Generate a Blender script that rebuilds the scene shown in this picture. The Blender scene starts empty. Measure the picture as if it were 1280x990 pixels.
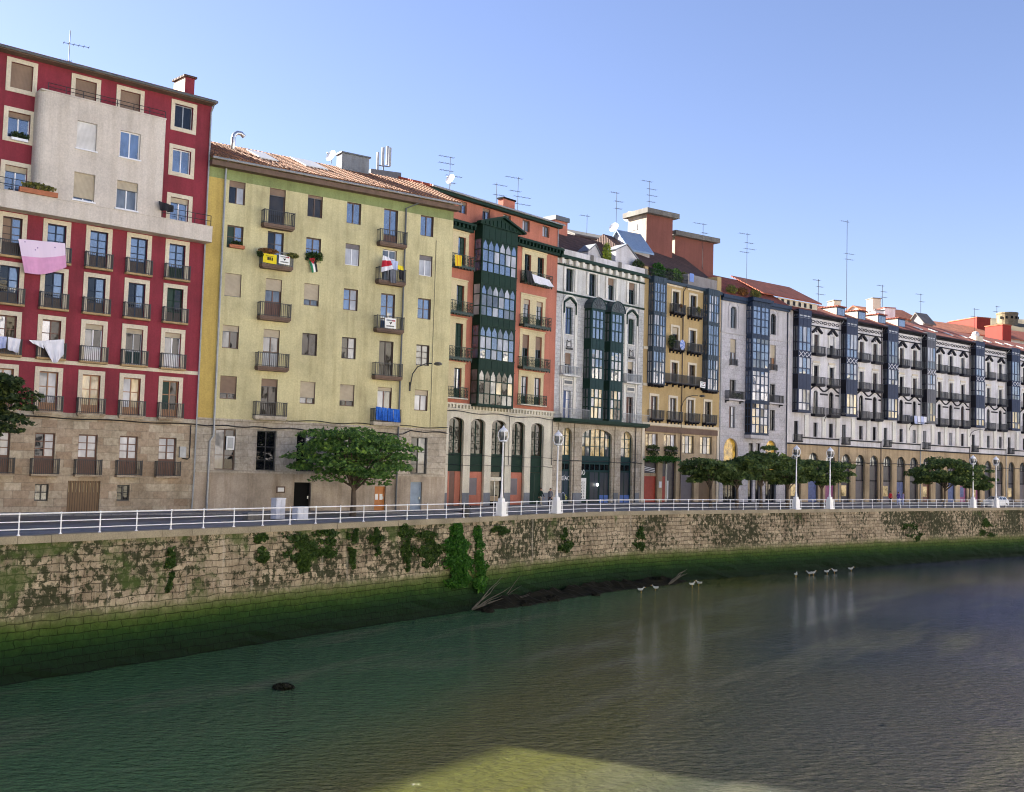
import bpy, bmesh, math, random
from mathutils import Vector, Matrix, Quaternion
R = random.Random(7)
SC = bpy.context.scene
COL = SC.collection
PI = math.pi
rad = math.radians

# ------------------------------------------------------------------ camera
CAM = Vector((0, 0, 4.0)); FPX = 1330.0; PITCH = rad(3.66); ROLL = rad(1.64)
_f = Vector((0, math.cos(PITCH), math.sin(PITCH)))
_r0 = Vector((1, 0, 0)); _u0 = Vector((0, -math.sin(PITCH), math.cos(PITCH)))
_r = _r0 * math.cos(ROLL) + _u0 * math.sin(ROLL)
_u = -_r0 * math.sin(ROLL) + _u0 * math.cos(ROLL)
cd = bpy.data.cameras.new('camera'); cam = bpy.data.objects.new('camera', cd); COL.objects.link(cam)
cd.sensor_fit = 'HORIZONTAL'; cd.sensor_width = 36.0; cd.lens = 36.0 * FPX / 1280.0
cd.clip_start = 0.5; cd.clip_end = 9000
M = Matrix((_r, _u, -_f)).transposed().to_4x4(); M.translation = CAM; cam.matrix_world = M
SC.camera = cam

def ray(px, py):
    return _f + _r * ((px - 640) / FPX) - _u * ((py - 495) / FPX)
def at_y(px, py, Y):          # survey helper: the world point seen at a photo pixel, at distance Y
    d = ray(px, py); return CAM + d * (Y / d.y)
def at_z(px, py, z=0.0):
    d = ray(px, py); return CAM + d * ((z - CAM.z) / d.z)

# ------------------------------------------------------------------ materials
MATS = {}
def nt(name):
    m = bpy.data.materials.new(name); m.use_nodes = True
    n = m.node_tree.nodes; l = m.node_tree.links
    return m, n, l, n['Principled BSDF']
def col(c, a=1.0): return (c[0], c[1], c[2], a)
def ramp(n, stops, interp='LINEAR'):
    r = n.new('ShaderNodeValToRGB'); r.color_ramp.interpolation = interp
    e = r.color_ramp.elements
    while len(e) < len(stops): e.new(0.5)
    for k, (p, c) in enumerate(stops):
        e[k].position = p; e[k].color = col(c) if len(c) == 3 else c
    return r
def mixc(n, l, fac, a, b, mode='MIX'):
    m = n.new('ShaderNodeMix'); m.data_type = 'RGBA'; m.blend_type = mode
    if isinstance(fac, (int, float)): m.inputs[0].default_value = fac
    else: l.new(fac, m.inputs[0])
    for s, v in ((6, a), (7, b)):
        if isinstance(v, (tuple, list)): m.inputs[s].default_value = col(v)
        else: l.new(v, m.inputs[s])
    return m.outputs[2]
def uvmap(n, l, sx=1, sy=1, sz=1):
    t = n.new('ShaderNodeUVMap'); mp = n.new('ShaderNodeMapping'); mp.inputs[3].default_value = (sx, sy, sz)
    l.new(t.outputs[0], mp.inputs[0]); return mp.outputs[0]
def posmap(n, l, sx=1, sy=1, sz=1):
    t = n.new('ShaderNodeNewGeometry'); mp = n.new('ShaderNodeMapping'); mp.inputs[3].default_value = (sx, sy, sz)
    l.new(t.outputs['Position'], mp.inputs[0]); return mp.outputs[0]
def noise(n, l, vec, scale, detail=4, rough=.55, out='Fac'):
    t = n.new('ShaderNodeTexNoise'); t.inputs['Scale'].default_value = scale; t.inputs['Detail'].default_value = detail
    t.inputs['Roughness'].default_value = rough
    if vec is not None: l.new(vec, t.inputs['Vector'])
    return t.outputs[out]
def bump(n, l, h, strength, dist, b):
    t = n.new('ShaderNodeBump'); t.inputs['Strength'].default_value = strength; t.inputs['Distance'].default_value = dist
    l.new(h, t.inputs['Height']); l.new(t.outputs[0], b.inputs['Normal']); return t
def dk(c, k): return tuple(x * k for x in c)

def plaster(name, c, stain=.25, rough=.85, fine=.1):
    """weathered render: big patches, rain streaks, fine grain"""
    m, n, l, b = nt(name)
    v = posmap(n, l)
    a = noise(n, l, v, .35, 5, .6)
    vs = posmap(n, l, 1, 1, .08)
    s = noise(n, l, vs, 1.6, 5, .7)
    g = noise(n, l, v, 9, 3, .6)
    ra = ramp(n, [(.3, dk(c, 1 - stain)), (.55, c), (.75, dk(c, 1 + stain * .35))]); l.new(a, ra.inputs[0])
    rs = ramp(n, [(.34, (.66, .62, .56)), (.55, (1, 1, 1))]); l.new(s, rs.inputs[0])
    x = mixc(n, l, min(.9, stain * 2.2), ra.outputs[0], rs.outputs[0], 'MULTIPLY')
    rg = ramp(n, [(.3, (1 - fine * 2,) * 3), (.7, (1, 1, 1))]); l.new(g, rg.inputs[0])
    x = mixc(n, l, 1.0, x, rg.outputs[0], 'MULTIPLY')
    l.new(x, b.inputs['Base Color']); b.inputs['Roughness'].default_value = rough
    bump(n, l, g, .25, .02, b)
    MATS[name] = m; return m

def masonry(name, c1, c2, mortar, bw, bh, stain=.4, ms=.012, offset=.5, squash=1.0):
    m, n, l, b = nt(name)
    v = uvmap(n, l)
    # slightly wobbling courses
    wob = noise(n, l, v, .9, 3, .5, 'Color')
    sub = n.new('ShaderNodeVectorMath'); sub.operation = 'MULTIPLY_ADD'
    l.new(wob, sub.inputs[0]); sub.inputs[1].default_value = (.12, .07, 0); l.new(v, sub.inputs[2])
    t = n.new('ShaderNodeTexBrick'); l.new(sub.outputs[0], t.inputs['Vector'])
    t.inputs['Scale'].default_value = 1.0; t.inputs['Brick Width'].default_value = bw; t.inputs['Row Height'].default_value = bh
    t.inputs['Mortar Size'].default_value = ms; t.inputs['Mortar Smooth'].default_value = .3; t.inputs['Bias'].default_value = 0
    t.inputs['Color1'].default_value = col(c1); t.inputs['Color2'].default_value = col(c2); t.inputs['Mortar'].default_value = col(mortar)
    t.offset = offset; t.squash = squash
    p = posmap(n, l)
    a = noise(n, l, p, .5, 6, .65); g = noise(n, l, p, 5, 5, .65)
    ra = ramp(n, [(.3, (1 - stain, 1 - stain, 1 - stain * 1.1)), (.6, (1, 1, 1))]); l.new(a, ra.inputs[0])
    rg = ramp(n, [(.3, (.62, .6, .58)), (.62, (1.05, 1.05, 1.05))]); l.new(g, rg.inputs[0])
    x = mixc(n, l, 1.0, t.outputs['Color'], ra.outputs[0], 'MULTIPLY')
    x = mixc(n, l, .8, x, rg.outputs[0], 'MULTIPLY')
    l.new(x, b.inputs['Base Color']); b.inputs['Roughness'].default_value = .9
    h = n.new('ShaderNodeMath'); h.operation = 'MULTIPLY_ADD'; l.new(g, h.inputs[0]); h.inputs[1].default_value = .5
    inv = n.new('ShaderNodeMath'); inv.operation = 'SUBTRACT'; inv.inputs[0].default_value = 1; l.new(t.outputs['Fac'], inv.inputs[1])
    l.new(inv.outputs[0], h.inputs[2])
    bump(n, l, h.outputs[0], .6, .04, b)
    MATS[name] = m; return m

def paint(name, c, rough=.5, var=.15, metallic=0.0, spec=.5, scale=3):
    m, n, l, b = nt(name)
    v = posmap(n, l)
    a = noise(n, l, v, scale, 4, .6)
    ra = ramp(n, [(.3, dk(c, 1 - var)), (.7, dk(c, 1 + var))]); l.new(a, ra.inputs[0])
    l.new(ra.outputs[0], b.inputs['Base Color']); b.inputs['Roughness'].default_value = rough
    b.inputs['Metallic'].default_value = metallic; b.inputs['Specular IOR Level'].default_value = spec
    MATS[name] = m; return m

def glass(name, c, ior=2.4, rough=.03, var=.5, streak=False):
    m, n, l, b = nt(name)
    v = posmap(n, l, 1, 1, .45)
    a = noise(n, l, v, 1.1, 3, .6)
    ra = ramp(n, [(.35, dk(c, 1 - var)), (.65, dk(c, 1 + var))]); l.new(a, ra.inputs[0])
    l.new(ra.outputs[0], b.inputs['Base Color'])
    b.inputs['Roughness'].default_value = rough; b.inputs['IOR'].default_value = ior
    wv = noise(n, l, posmap(n, l), .9, 2, .5); bump(n, l, wv, .06, .1, b)
    MATS[name] = m; return m

def slats(name, c, pitch, depth=.5, axis=1, rough=.6):
    """roller blinds, shutters, planks: ribs along one UV axis"""
    m, n, l, b = nt(name)
    v = uvmap(n, l)
    w = n.new('ShaderNodeTexWave'); w.wave_type = 'BANDS'; w.bands_direction = 'Y' if axis == 1 else 'X'
    w.inputs['Scale'].default_value = 1 / pitch / 3.18; w.inputs['Distortion'].default_value = .2; w.inputs['Detail'].default_value = 0
    l.new(v, w.inputs['Vector'])
    ra = ramp(n, [(.0, dk(c, 1 - depth)), (.35, c), (1, dk(c, 1.08))]); l.new(w.outputs['Fac'], ra.inputs[0])
    g = noise(n, l, posmap(n, l), 1.3, 4, .6)
    rg = ramp(n, [(.3, (.8, .8, .8)), (.7, (1.05, 1.05, 1.05))]); l.new(g, rg.inputs[0])
    x = mixc(n, l, 1, ra.outputs[0], rg.outputs[0], 'MULTIPLY')
    l.new(x, b.inputs['Base Color']); b.inputs['Roughness'].default_value = rough
    bump(n, l, w.outputs['Fac'], .4, .02, b)
    MATS[name] = m; return m

def rooftiles(name, c, c2, pitch=.26):
    m, n, l, b = nt(name)
    v = uvmap(n, l)
    t = n.new('ShaderNodeTexBrick'); l.new(v, t.inputs['Vector']); t.inputs['Scale'].default_value = 1
    t.inputs['Brick Width'].default_value = pitch; t.inputs['Row Height'].default_value = .36; t.inputs['Mortar Size'].default_value = .03
    t.inputs['Color1'].default_value = col(c); t.inputs['Color2'].default_value = col(c2); t.inputs['Mortar'].default_value = col(dk(c, .35)); t.offset = 0
    t.inputs['Mortar Smooth'].default_value = .6
    a = noise(n, l, posmap(n, l), .7, 5, .65)
    ra = ramp(n, [(.3, (.6, .58, .56)), (.65, (1.05, 1.05, 1.05))]); l.new(a, ra.inputs[0])
    x = mixc(n, l, 1, t.outputs['Color'], ra.outputs[0], 'MULTIPLY')
    l.new(x, b.inputs['Base Color']); b.inputs['Roughness'].default_value = .85
    w = n.new('ShaderNodeTexWave'); w.bands_direction = 'X'; w.inputs['Scale'].default_value = 1 / pitch / 3.18; l.new(v, w.inputs['Vector'])
    bump(n, l, w.outputs['Fac'], .7, .08, b)
    MATS[name] = m; return m

# walls
plaster('red_render', (.25, .026, .044), .26); plaster('cream_render', (.66, .59, .52), .2)
plaster('cream_trim', (.70, .62, .48), .12); plaster('ochre_sill', (.42, .29, .14), .3)
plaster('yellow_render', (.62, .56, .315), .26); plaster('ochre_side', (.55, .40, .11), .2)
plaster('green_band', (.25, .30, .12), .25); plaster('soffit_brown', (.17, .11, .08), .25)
plaster('orange_render', (.52, .185, .12), .24); plaster('cream_surround', (.70, .60, .36), .15)
plaster('white_stone', (.66, .66, .64), .3); plaster('light_stone', (.72, .68, .56), .22)
plaster('plinth_grey', (.22, .24, .27), .3); plaster('ground_plaster', (.50, .42, .33), .4)
plaster('lilac_stone', (.55, .53, .55), .25)
plaster('white_render', (.70, .68, .70), .28); plaster('white_trim', (.78, .76, .70), .12)
plaster('ochre_render', (.50, .36, .165), .2); plaster('grey_render', (.30, .28, .28), .3)
plaster('tan_stone', (.50, .38, .235), .35); plaster('concrete', (.19, .18, .165), .35)
plaster('brick_red_wall', (.22, .075, .055), .2); plaster('vermilion', (.28, .024, .012), .2)
masonry('warm_ashlar', (.56, .48, .36), (.38, .28, .19), (.34, .29, .22), 1.0, .5, .4)
masonry('pale_ashlar', (.56, .50, .41), (.46, .40, .32), (.26, .23, .19), 1.1, .5, .4)
masonry('white_ashlar', (.62, .62, .62), (.56, .57, .58), (.36, .37, .38), 1.0, .42, .3, .02)
masonry('lilac_ashlar', (.56, .54, .57), (.50, .49, .52), (.36, .35, .37), 1.2, .55, .25, .015)
masonry('castle_stone', (.33, .25, .15), (.26, .20, .12), (.17, .14, .1), 1.0, .5, .4)
# paint, metal, cloth
paint('green_wood', (.007, .028, .018), .6, spec=.2); paint('green_iron', (.012, .035, .022), .5)
paint('teal_wood', (.007, .034, .036), .55, spec=.2); paint('slate_wood', (.032, .052, .074), .55, spec=.25)
paint('navy_wood', (.018, .034, .068), .55, spec=.25); paint('row_wood', (.024, .035, .072), .55, spec=.25); paint('row_dark', (.012, .012, .018), .6, spec=.2)
paint('row_grey_wood', (.06, .06, .075), .5)  # greyer timber for one terrace bay
paint('dark_iron', (.022, .024, .026), .5); paint('black_void', (.006, .006, .006), .9, spec=.2)
paint('brown_wood', (.11, .045, .028), .5); paint('brown_frame', (.10, .06, .04), .5); paint('white_frame', (.75, .75, .78), .4, .05)
paint('warm_wood', (.30, .15, .07), .5); paint('dark_wood', (.045, .03, .025), .5); paint('blue_door', (.03, .07, .20), .5)
paint('rust_red', (.36, .045, .025), .5); paint('orange_door', (.45, .16, .03), .5); paint('blue_grey_door', (.20, .27, .36), .5)
paint('navy_panel', (.010, .018, .036), .4); paint('blue_panel', (.055, .13, .40), .5); paint('white_paint', (.78, .79, .82), .4, .06)
paint('grey_metal', (.30, .32, .34), .45, .15, .3); paint('aerial_grey', (.028, .030, .035), .6, .1, 0, .2); paint('dark_metal', (.10, .11, .12), .5, .15, .2); paint('silver', (.5, .52, .54), .3, .1, .8)
paint('black_cable', (.016, .016, .018), .6); paint('lead_dark', (.035, .05, .055), .5); paint('lamp_dark', (.07, .07, .07), .4)
paint('pink_cloth', (.66, .32, .52), .9, .06); paint('pale_pink_cloth', (.74, .58, .70), .9, .05); paint('white_cloth', (.74, .74, .80), .9, .06)
paint('blue_cloth', (.02, .12, .50), .9, .35, scale=8); paint('red_cloth', (.50, .02, .04), .9, .1); paint('black_cloth', (.02, .02, .024), .9, .2)
paint('yellow_cloth', (.75, .60, .02), .9, .12); paint('orange_cloth', (.70, .28, .02), .9, .1); paint('pale_blue_cloth', (.45, .50, .72), .9, .1)
paint('green_cloth', (.02, .20, .08), .9, .1); paint('grey_cloth', (.13, .14, .17), .9, .2); paint('parasol_blue', (.16, .26, .60), .7, .1)
paint('terracotta', (.38, .13, .06), .8); paint('skin', (.46, .25, .17), .6, .05); paint('hair', (.02, .014, .01), .7, .2)
paint('purple_cloth', (.12, .07, .32), .9, .2); paint('lilac_cloth', (.42, .33, .55), .9, .2); paint('denim', (.08, .11, .20), .9, .2); paint('khaki', (.40, .36, .28), .9, .1)
paint('car_white', (.72, .75, .80), .18, .03, 0, .6); paint('car_glass', (.012, .02, .035), .05, .1, 0, 1.0); paint('tyre', (.015, .015, .015), .8)
paint('gull_white', (.45, .45, .45), .9, .03, spec=.1); paint('gull_grey', (.35, .37, .40), .8, .1); paint('beak', (.6, .35, .05), .6)
paint('paper_white', (.80, .80, .78), .8, .03); paint('magenta_panel', (.30, .10, .20), .6, .2); paint('dusk_blue', (.09, .12, .26), .6, .3)
paint('dark_shop', (.04, .035, .045), .4, .4); paint('yellow_poster', (.60, .50, .10), .7, .3, scale=5); paint('awning_green', (.05, .16, .05), .8, .3)
paint('roof_glass_blue', (.20, .28, .40), .25, .1); paint('skylight_pale', (.62, .60, .54), .35, .1); paint('letter_white', (.8, .82, .85), .7, .02); paint('letter_black', (.01, .01, .01), .8, .02)
paint('letter_yellow', (.6, .6, .12), .7, .05)
slats('roller_brown', (.25, .165, .11), .06); slats('roller_beige', (.50, .42, .30), .06); slats('roller_white', (.66, .64, .62), .07, .25)
slats('roller_grey', (.18, .16, .17), .09, .45); slats('plank_gate', (.17, .10, .045), .16, .6, 0)
slats('shutter_green', (.012, .045, .032), .05, .5)
rooftiles('tiles_orange', (.37, .19, .11), (.28, .135, .075)); rooftiles('tiles_red', (.40, .095, .045), (.31, .07, .036))
rooftiles('tiles_dark', (.12, .06, .045), (.09, .05, .04)); rooftiles('tiles_bright', (.50, .17, .08), (.44, .14, .06))
# glass: dark rooms, rooms with curtains, coated panes, cream panes tinted with the mirrored sunlit bank
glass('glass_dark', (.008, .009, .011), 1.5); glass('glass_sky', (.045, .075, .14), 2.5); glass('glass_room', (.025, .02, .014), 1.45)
glass('glass_curtain', (.40, .41, .44), 1.6, .06, .25); glass('glass_cream', (.50, .40, .22), 1.7, .05, .5); glass('glass_grey', (.09, .10, .11), 1.8, .05, .5)
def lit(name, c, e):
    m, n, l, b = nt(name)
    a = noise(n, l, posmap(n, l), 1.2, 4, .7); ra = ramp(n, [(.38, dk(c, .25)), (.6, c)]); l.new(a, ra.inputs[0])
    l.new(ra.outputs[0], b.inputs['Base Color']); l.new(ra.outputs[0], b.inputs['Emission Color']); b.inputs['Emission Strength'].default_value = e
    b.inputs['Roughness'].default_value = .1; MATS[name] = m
lit('glow_amber', (.58, .36, .07), .09); lit('glow_cream', (.58, .44, .22), .05); lit('lit_lamp', (1, .95, .85), 3.0)  # amber and cream glow stand in for the sunlit bank mirrored in panes

def meshes_from(name, verts, faces, fm, mats, smooth=False):
    me = bpy.data.meshes.new(name); me.from_pydata(verts, [], faces); me.validate(clean_customdata=False) if False else None
    for k in mats: me.materials.append(MATS[k])
    if fm: me.polygons.foreach_set('material_index', fm)
    if smooth: me.polygons.foreach_set('use_smooth', [True] * len(faces))
    uv = me.uv_layers.new(name='UVMap'); data = []
    for p in me.polygons:
        nx, ny, nz = (abs(x) for x in p.normal)
        for li in p.loop_indices:
            v = me.vertices[me.loops[li].vertex_index].co
            if nz > .85: data += (v.x, v.y)
            elif nx > ny and nx > nz: data += (v.y, v.z)
            elif ny >= nx and nz < .3: data += (v.x, v.z)
            else: data += (v.x, math.copysign(math.hypot(v.y, v.z), v.y + v.z * .001))
    uv.data.foreach_set('uv', data); me.update(); return me

class MB:
    """collects faces of one part"""
    def __init__(s, mat): s.v = []; s.f = []; s.m = []; s.mats = []; s.d = mat
    def mi(s, k):
        k = k or s.d
        if k not in s.mats: s.mats.append(k)
        return s.mats.index(k)
    def face(s, pts, mat=None):
        b = len(s.v); s.v += [tuple(p) for p in pts]; s.f.append(tuple(range(b, b + len(pts)))); s.m.append(s.mi(mat))
    def box(s, x0, x1, y0, y1, z0, z1, mat=None, skip=''):
        if x1 < x0: x0, x1 = x1, x0
        if y1 < y0: y0, y1 = y1, y0
        if z1 < z0: z0, z1 = z1, z0
        b = len(s.v); s.v += [(x0, y0, z0), (x1, y0, z0), (x1, y1, z0), (x0, y1, z0), (x0, y0, z1), (x1, y0, z1), (x1, y1, z1), (x0, y1, z1)]
        fs = {'f': (0, 1, 5, 4), 'r': (1, 2, 6, 5), 'k': (2, 3, 7, 6), 'l': (3, 0, 4, 7), 't': (4, 5, 6, 7), 'd': (3, 2, 1, 0)}
        for k, q in fs.items():
            if k not in skip: s.f.append(tuple(b + i for i in q)); s.m.append(s.mi(mat))
        return s
    def obox(s, c, ax, ay, az, mat=None):      # oriented box: centre, half-axis vectors
        c, ax, ay, az = (Vector(q) for q in (c, ax, ay, az)); b = len(s.v)
        for k in ((-1, -1, -1), (1, -1, -1), (1, 1, -1), (-1, 1, -1), (-1, -1, 1), (1, -1, 1), (1, 1, 1), (-1, 1, 1)):
            s.v.append(tuple(c + ax * k[0] + ay * k[1] + az * k[2]))
        for q in ((0, 1, 5, 4), (1, 2, 6, 5), (2, 3, 7, 6), (3, 0, 4, 7), (4, 5, 6, 7), (3, 2, 1, 0)):
            s.f.append(tuple(b + i for i in q)); s.m.append(s.mi(mat))
    def tube(s, pts, r, mat=None, n=6, caps=True):
        pts = [Vector(p) for p in pts]; rs = r if isinstance(r, (list, tuple)) else [r] * len(pts)
        prev = None; b = len(s.v); k0 = s.mi(mat)
        for i, p in enumerate(pts):
            t = (pts[min(i + 1, len(pts) - 1)] - pts[max(i - 1, 0)]).normalized()
            ref = Vector((0, 0, 1)) if abs(t.z) < .9 else Vector((1, 0, 0))
            a = t.cross(ref).normalized() if prev is None else (prev - t * prev.dot(t)).normalized()
            prev = a; c = t.cross(a)
            for j in range(n):
                q = 2 * PI * j / n; s.v.append(tuple(p + (a * math.cos(q) + c * math.sin(q)) * rs[i]))
        for i in range(len(pts) - 1):
            for j in range(n):
                s.f.append((b + i * n + j, b + i * n + (j + 1) % n, b + (i + 1) * n + (j + 1) % n, b + (i + 1) * n + j)); s.m.append(k0)
        if caps:
            s.f.append(tuple(b + j for j in reversed(range(n)))); s.m.append(k0)
            e = b + (len(pts) - 1) * n; s.f.append(tuple(e + j for j in range(n))); s.m.append(k0)
    def lathe(s, prof, c=(0, 0, 0), n=12, mat=None):
        b = len(s.v); k0 = s.mi(mat)
        for r, z in prof:
            for j in range(n):
                q = 2 * PI * j / n; s.v.append((c[0] + r * math.cos(q), c[1] + r * math.sin(q), c[2] + z))
        for i in range(len(prof) - 1):
            for j in range(n):
                s.f.append((b + i * n + j, b + i * n + (j + 1) % n, b + (i + 1) * n + (j + 1) % n, b + (i + 1) * n + j)); s.m.append(k0)
        s.f.append(tuple(b + j for j in reversed(range(n)))); s.m.append(k0)
        e = b + (len(prof) - 1) * n; s.f.append(tuple(e + j for j in range(n))); s.m.append(k0)
    def prism(s, outline, y0, y1, mat=None):   # outline in x,z (counter-clockwise seen from -y) pushed from y0 (front) to y1
        n = len(outline); s.face([(x, y0, z) for x, z in outline], mat); s.face([(x, y1, z) for x, z in reversed(outline)], mat)
        for i in range(n):
            (xa, za), (xb, zb) = outline[i], outline[(i + 1) % n]
            s.face([(xa, y0, za), (xa, y1, za), (xb, y1, zb), (xb, y0, zb)], mat)
    def build(s, name, parent=None, smooth=False):
        me = meshes_from(name, s.v, s.f, s.m, s.mats or [s.d], smooth)
        o = bpy.data.objects.new(name, me); COL.objects.link(o)
        if parent is not None: o.parent = parent
        return o

def empty(name, loc=(0, 0, 0), rz=0, label=None, cat=None, group=None):
    o = bpy.data.objects.new(name, None); COL.objects.link(o); o.location = loc; o.rotation_euler = (0, 0, rz)
    return tag(o, label, cat, group)
def tag(o, label=None, cat=None, group=None, kind=None):
    if label: o['label'] = label
    if cat: o['category'] = cat
    if group: o['group'] = group
    if kind: o['kind'] = kind
    return o
def copy_tree(o, parent=None):
    c = o.copy(); COL.objects.link(c)
    if parent is not None: c.parent = parent
    for ch in list(o.children): copy_tree(ch, c)
    return c

SUN_EL = rad(27); SKY_STR = .05; EXPO = 2.45; NEIGH_H = 16.3; SKY_TINT = (.93, .79, .86)
# ------------------------------------------------------------------ buildings
class Bld:
    """a facade standing on the line P0-P1; local x runs along it, y into the building, z up"""
    def __init__(s, name, label, cat, P0, P1, group=None):
        s.P0 = Vector((P0[0], P0[1], 0)); P1 = Vector((P1[0], P1[1], 0)); d = P1 - s.P0; s.W = d.length; s.d = d / s.W
        s.n = Vector((-s.d.y, s.d.x, 0))         # into the building
        s.root = empty(name, s.P0, math.atan2(s.d.y, s.d.x), label, cat, group)
        s.holes = []; s.zones = []; s.arches = []; s.P1 = P1
    def at(s, px, py, off=0.0):
        d = ray(px, py); q = s.P0 + s.n * off
        t = (q - CAM).dot(s.n) / d.dot(s.n); p = CAM + d * t
        return ((p - s.P0).dot(s.d), p.z)
    def u(s, px, py, off=0): return s.at(px, py, off)[0]
    def z(s, px, py, off=0): return s.at(px, py, off)[1]
    def world(s, x, y, z): return s.P0 + s.d * x + s.n * y + Vector((0, 0, z))
    def zone(s, mat, u0=-1e3, u1=1e3, z0=-1e3, z1=1e3): s.zones.append((mat, u0, u1, z0, z1))
    def matat(s, u, z):
        m = s.zones[0][0]
        for k, a, b, c, d in s.zones:
            if a <= u <= b and c <= z <= d: m = k
        return m
    def wall(s, x0, x1, profile, depth, reveal=.26, side=None, zbot=-.3, lining=None):
        """front sheet with openings cut through it, reveals, side and back walls; profile = top line as (y, z) from front to back"""
        H = profile[0][1]
        us = {x0, x1}; zs = {zbot, H}
        for a, b, c, d in s.holes: us |= {a, b}; zs |= {c, d}
        for k, a, b, c, d in s.zones: us |= {a, b}; zs |= {c, d}
        us = sorted(x for x in us if x0 - 1e-6 <= x <= x1 + 1e-6); zs = sorted(z for z in zs if zbot - 1e-6 <= z <= H + 1e-6)
        def dedup(a):
            o = [a[0]]
            for q in a[1:]:
                if q - o[-1] > 1e-4: o.append(q)
            return o
        us = dedup(us); zs = dedup(zs)
        mb = MB(side or s.zones[0][0])
        for j in range(len(zs) - 1):
            zc = (zs[j] + zs[j + 1]) / 2; run = None
            for i in range(len(us)):
                mk = None
                if i < len(us) - 1:
                    uc = (us[i] + us[i + 1]) / 2
                    if not any(a < uc < b and c < zc < d for a, b, c, d in s.holes): mk = s.matat(uc, zc)
                if run and mk != run[1]:
                    mb.face([(run[0], 0, zs[j]), (us[i], 0, zs[j]), (us[i], 0, zs[j + 1]), (run[0], 0, zs[j + 1])], run[1]); run = None
                if mk and not run: run = (us[i], mk)
        for a, b, c, d in s.holes:
            m = s.matat((a + b) / 2 - (b - a) * .55, (c + d) / 2)
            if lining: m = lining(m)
            mb.face([(a, 0, c), (a, reveal, c), (a, reveal, d), (a, 0, d)], m); mb.face([(b, reveal, c), (b, 0, c), (b, 0, d), (b, reveal, d)], m)
            mb.face([(a, reveal, d), (b, reveal, d), (b, 0, d), (a, 0, d)], m); mb.face([(a, 0, c), (b, 0, c), (b, reveal, c), (a, reveal, c)], m)
        for a, b, zt, rise in s.arches:          # rounded heads: fill the corners of the opening
            m = s.matat(a - .05, zt - .1); cx = (a + b) / 2; rx = (b - a) / 2; N = 10
            P = [(cx - rx * math.cos(PI * k / N), zt - rise + rise * math.sin(PI * k / N)) for k in range(N + 1)]
            for k in range(N):
                (xa, za), (xb, zb) = P[k], P[k + 1]
                mb.face([(xa, 0, za), (xb, 0, zb), (xb, 0, zt), (xa, 0, zt)], m)
                mb.face([(xa, 0, za), (xa, reveal, za), (xb, reveal, zb), (xb, 0, zb)], m)
        e = .004; sm = side or s.zones[0][0]
        for x, flip in ((x0 + e, 0), (x1 - e, 1)):
            pts = [(x, 0.003, zbot)] + [(x, y + (.003 if y == 0 else 0), z) for y, z in profile] + [(x, profile[-1][0], zbot)]
            mb.face(pts if not flip else pts[::-1], sm)
        yb = profile[-1][0]; mb.face([(x1, yb, zbot), (x0, yb, zbot), (x0, yb, profile[-1][1]), (x1, yb, profile[-1][1])], sm)
        for (ya, za), (yb2, zb2) in zip(profile, profile[1:]): mb.face([(x0, ya, za), (x1, ya, za), (x1, yb2, zb2), (x0, yb2, zb2)], sm)
        return mb.build('wall', s.root)

def panes(mb, xs, z0, z1, y, mat, tilt=.012, mats=None):
    for i in range(len(xs) - 1):
        m = mats[i] if mats else mat
        t = [R.uniform(-tilt, tilt) for _ in range(3)]
        mb.face([(xs[i], y + t[0], z0), (xs[i + 1], y + t[1], z0), (xs[i + 1], y + t[1] + t[2], z1), (xs[i], y + t[0] + t[2], z1)], m)

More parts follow.
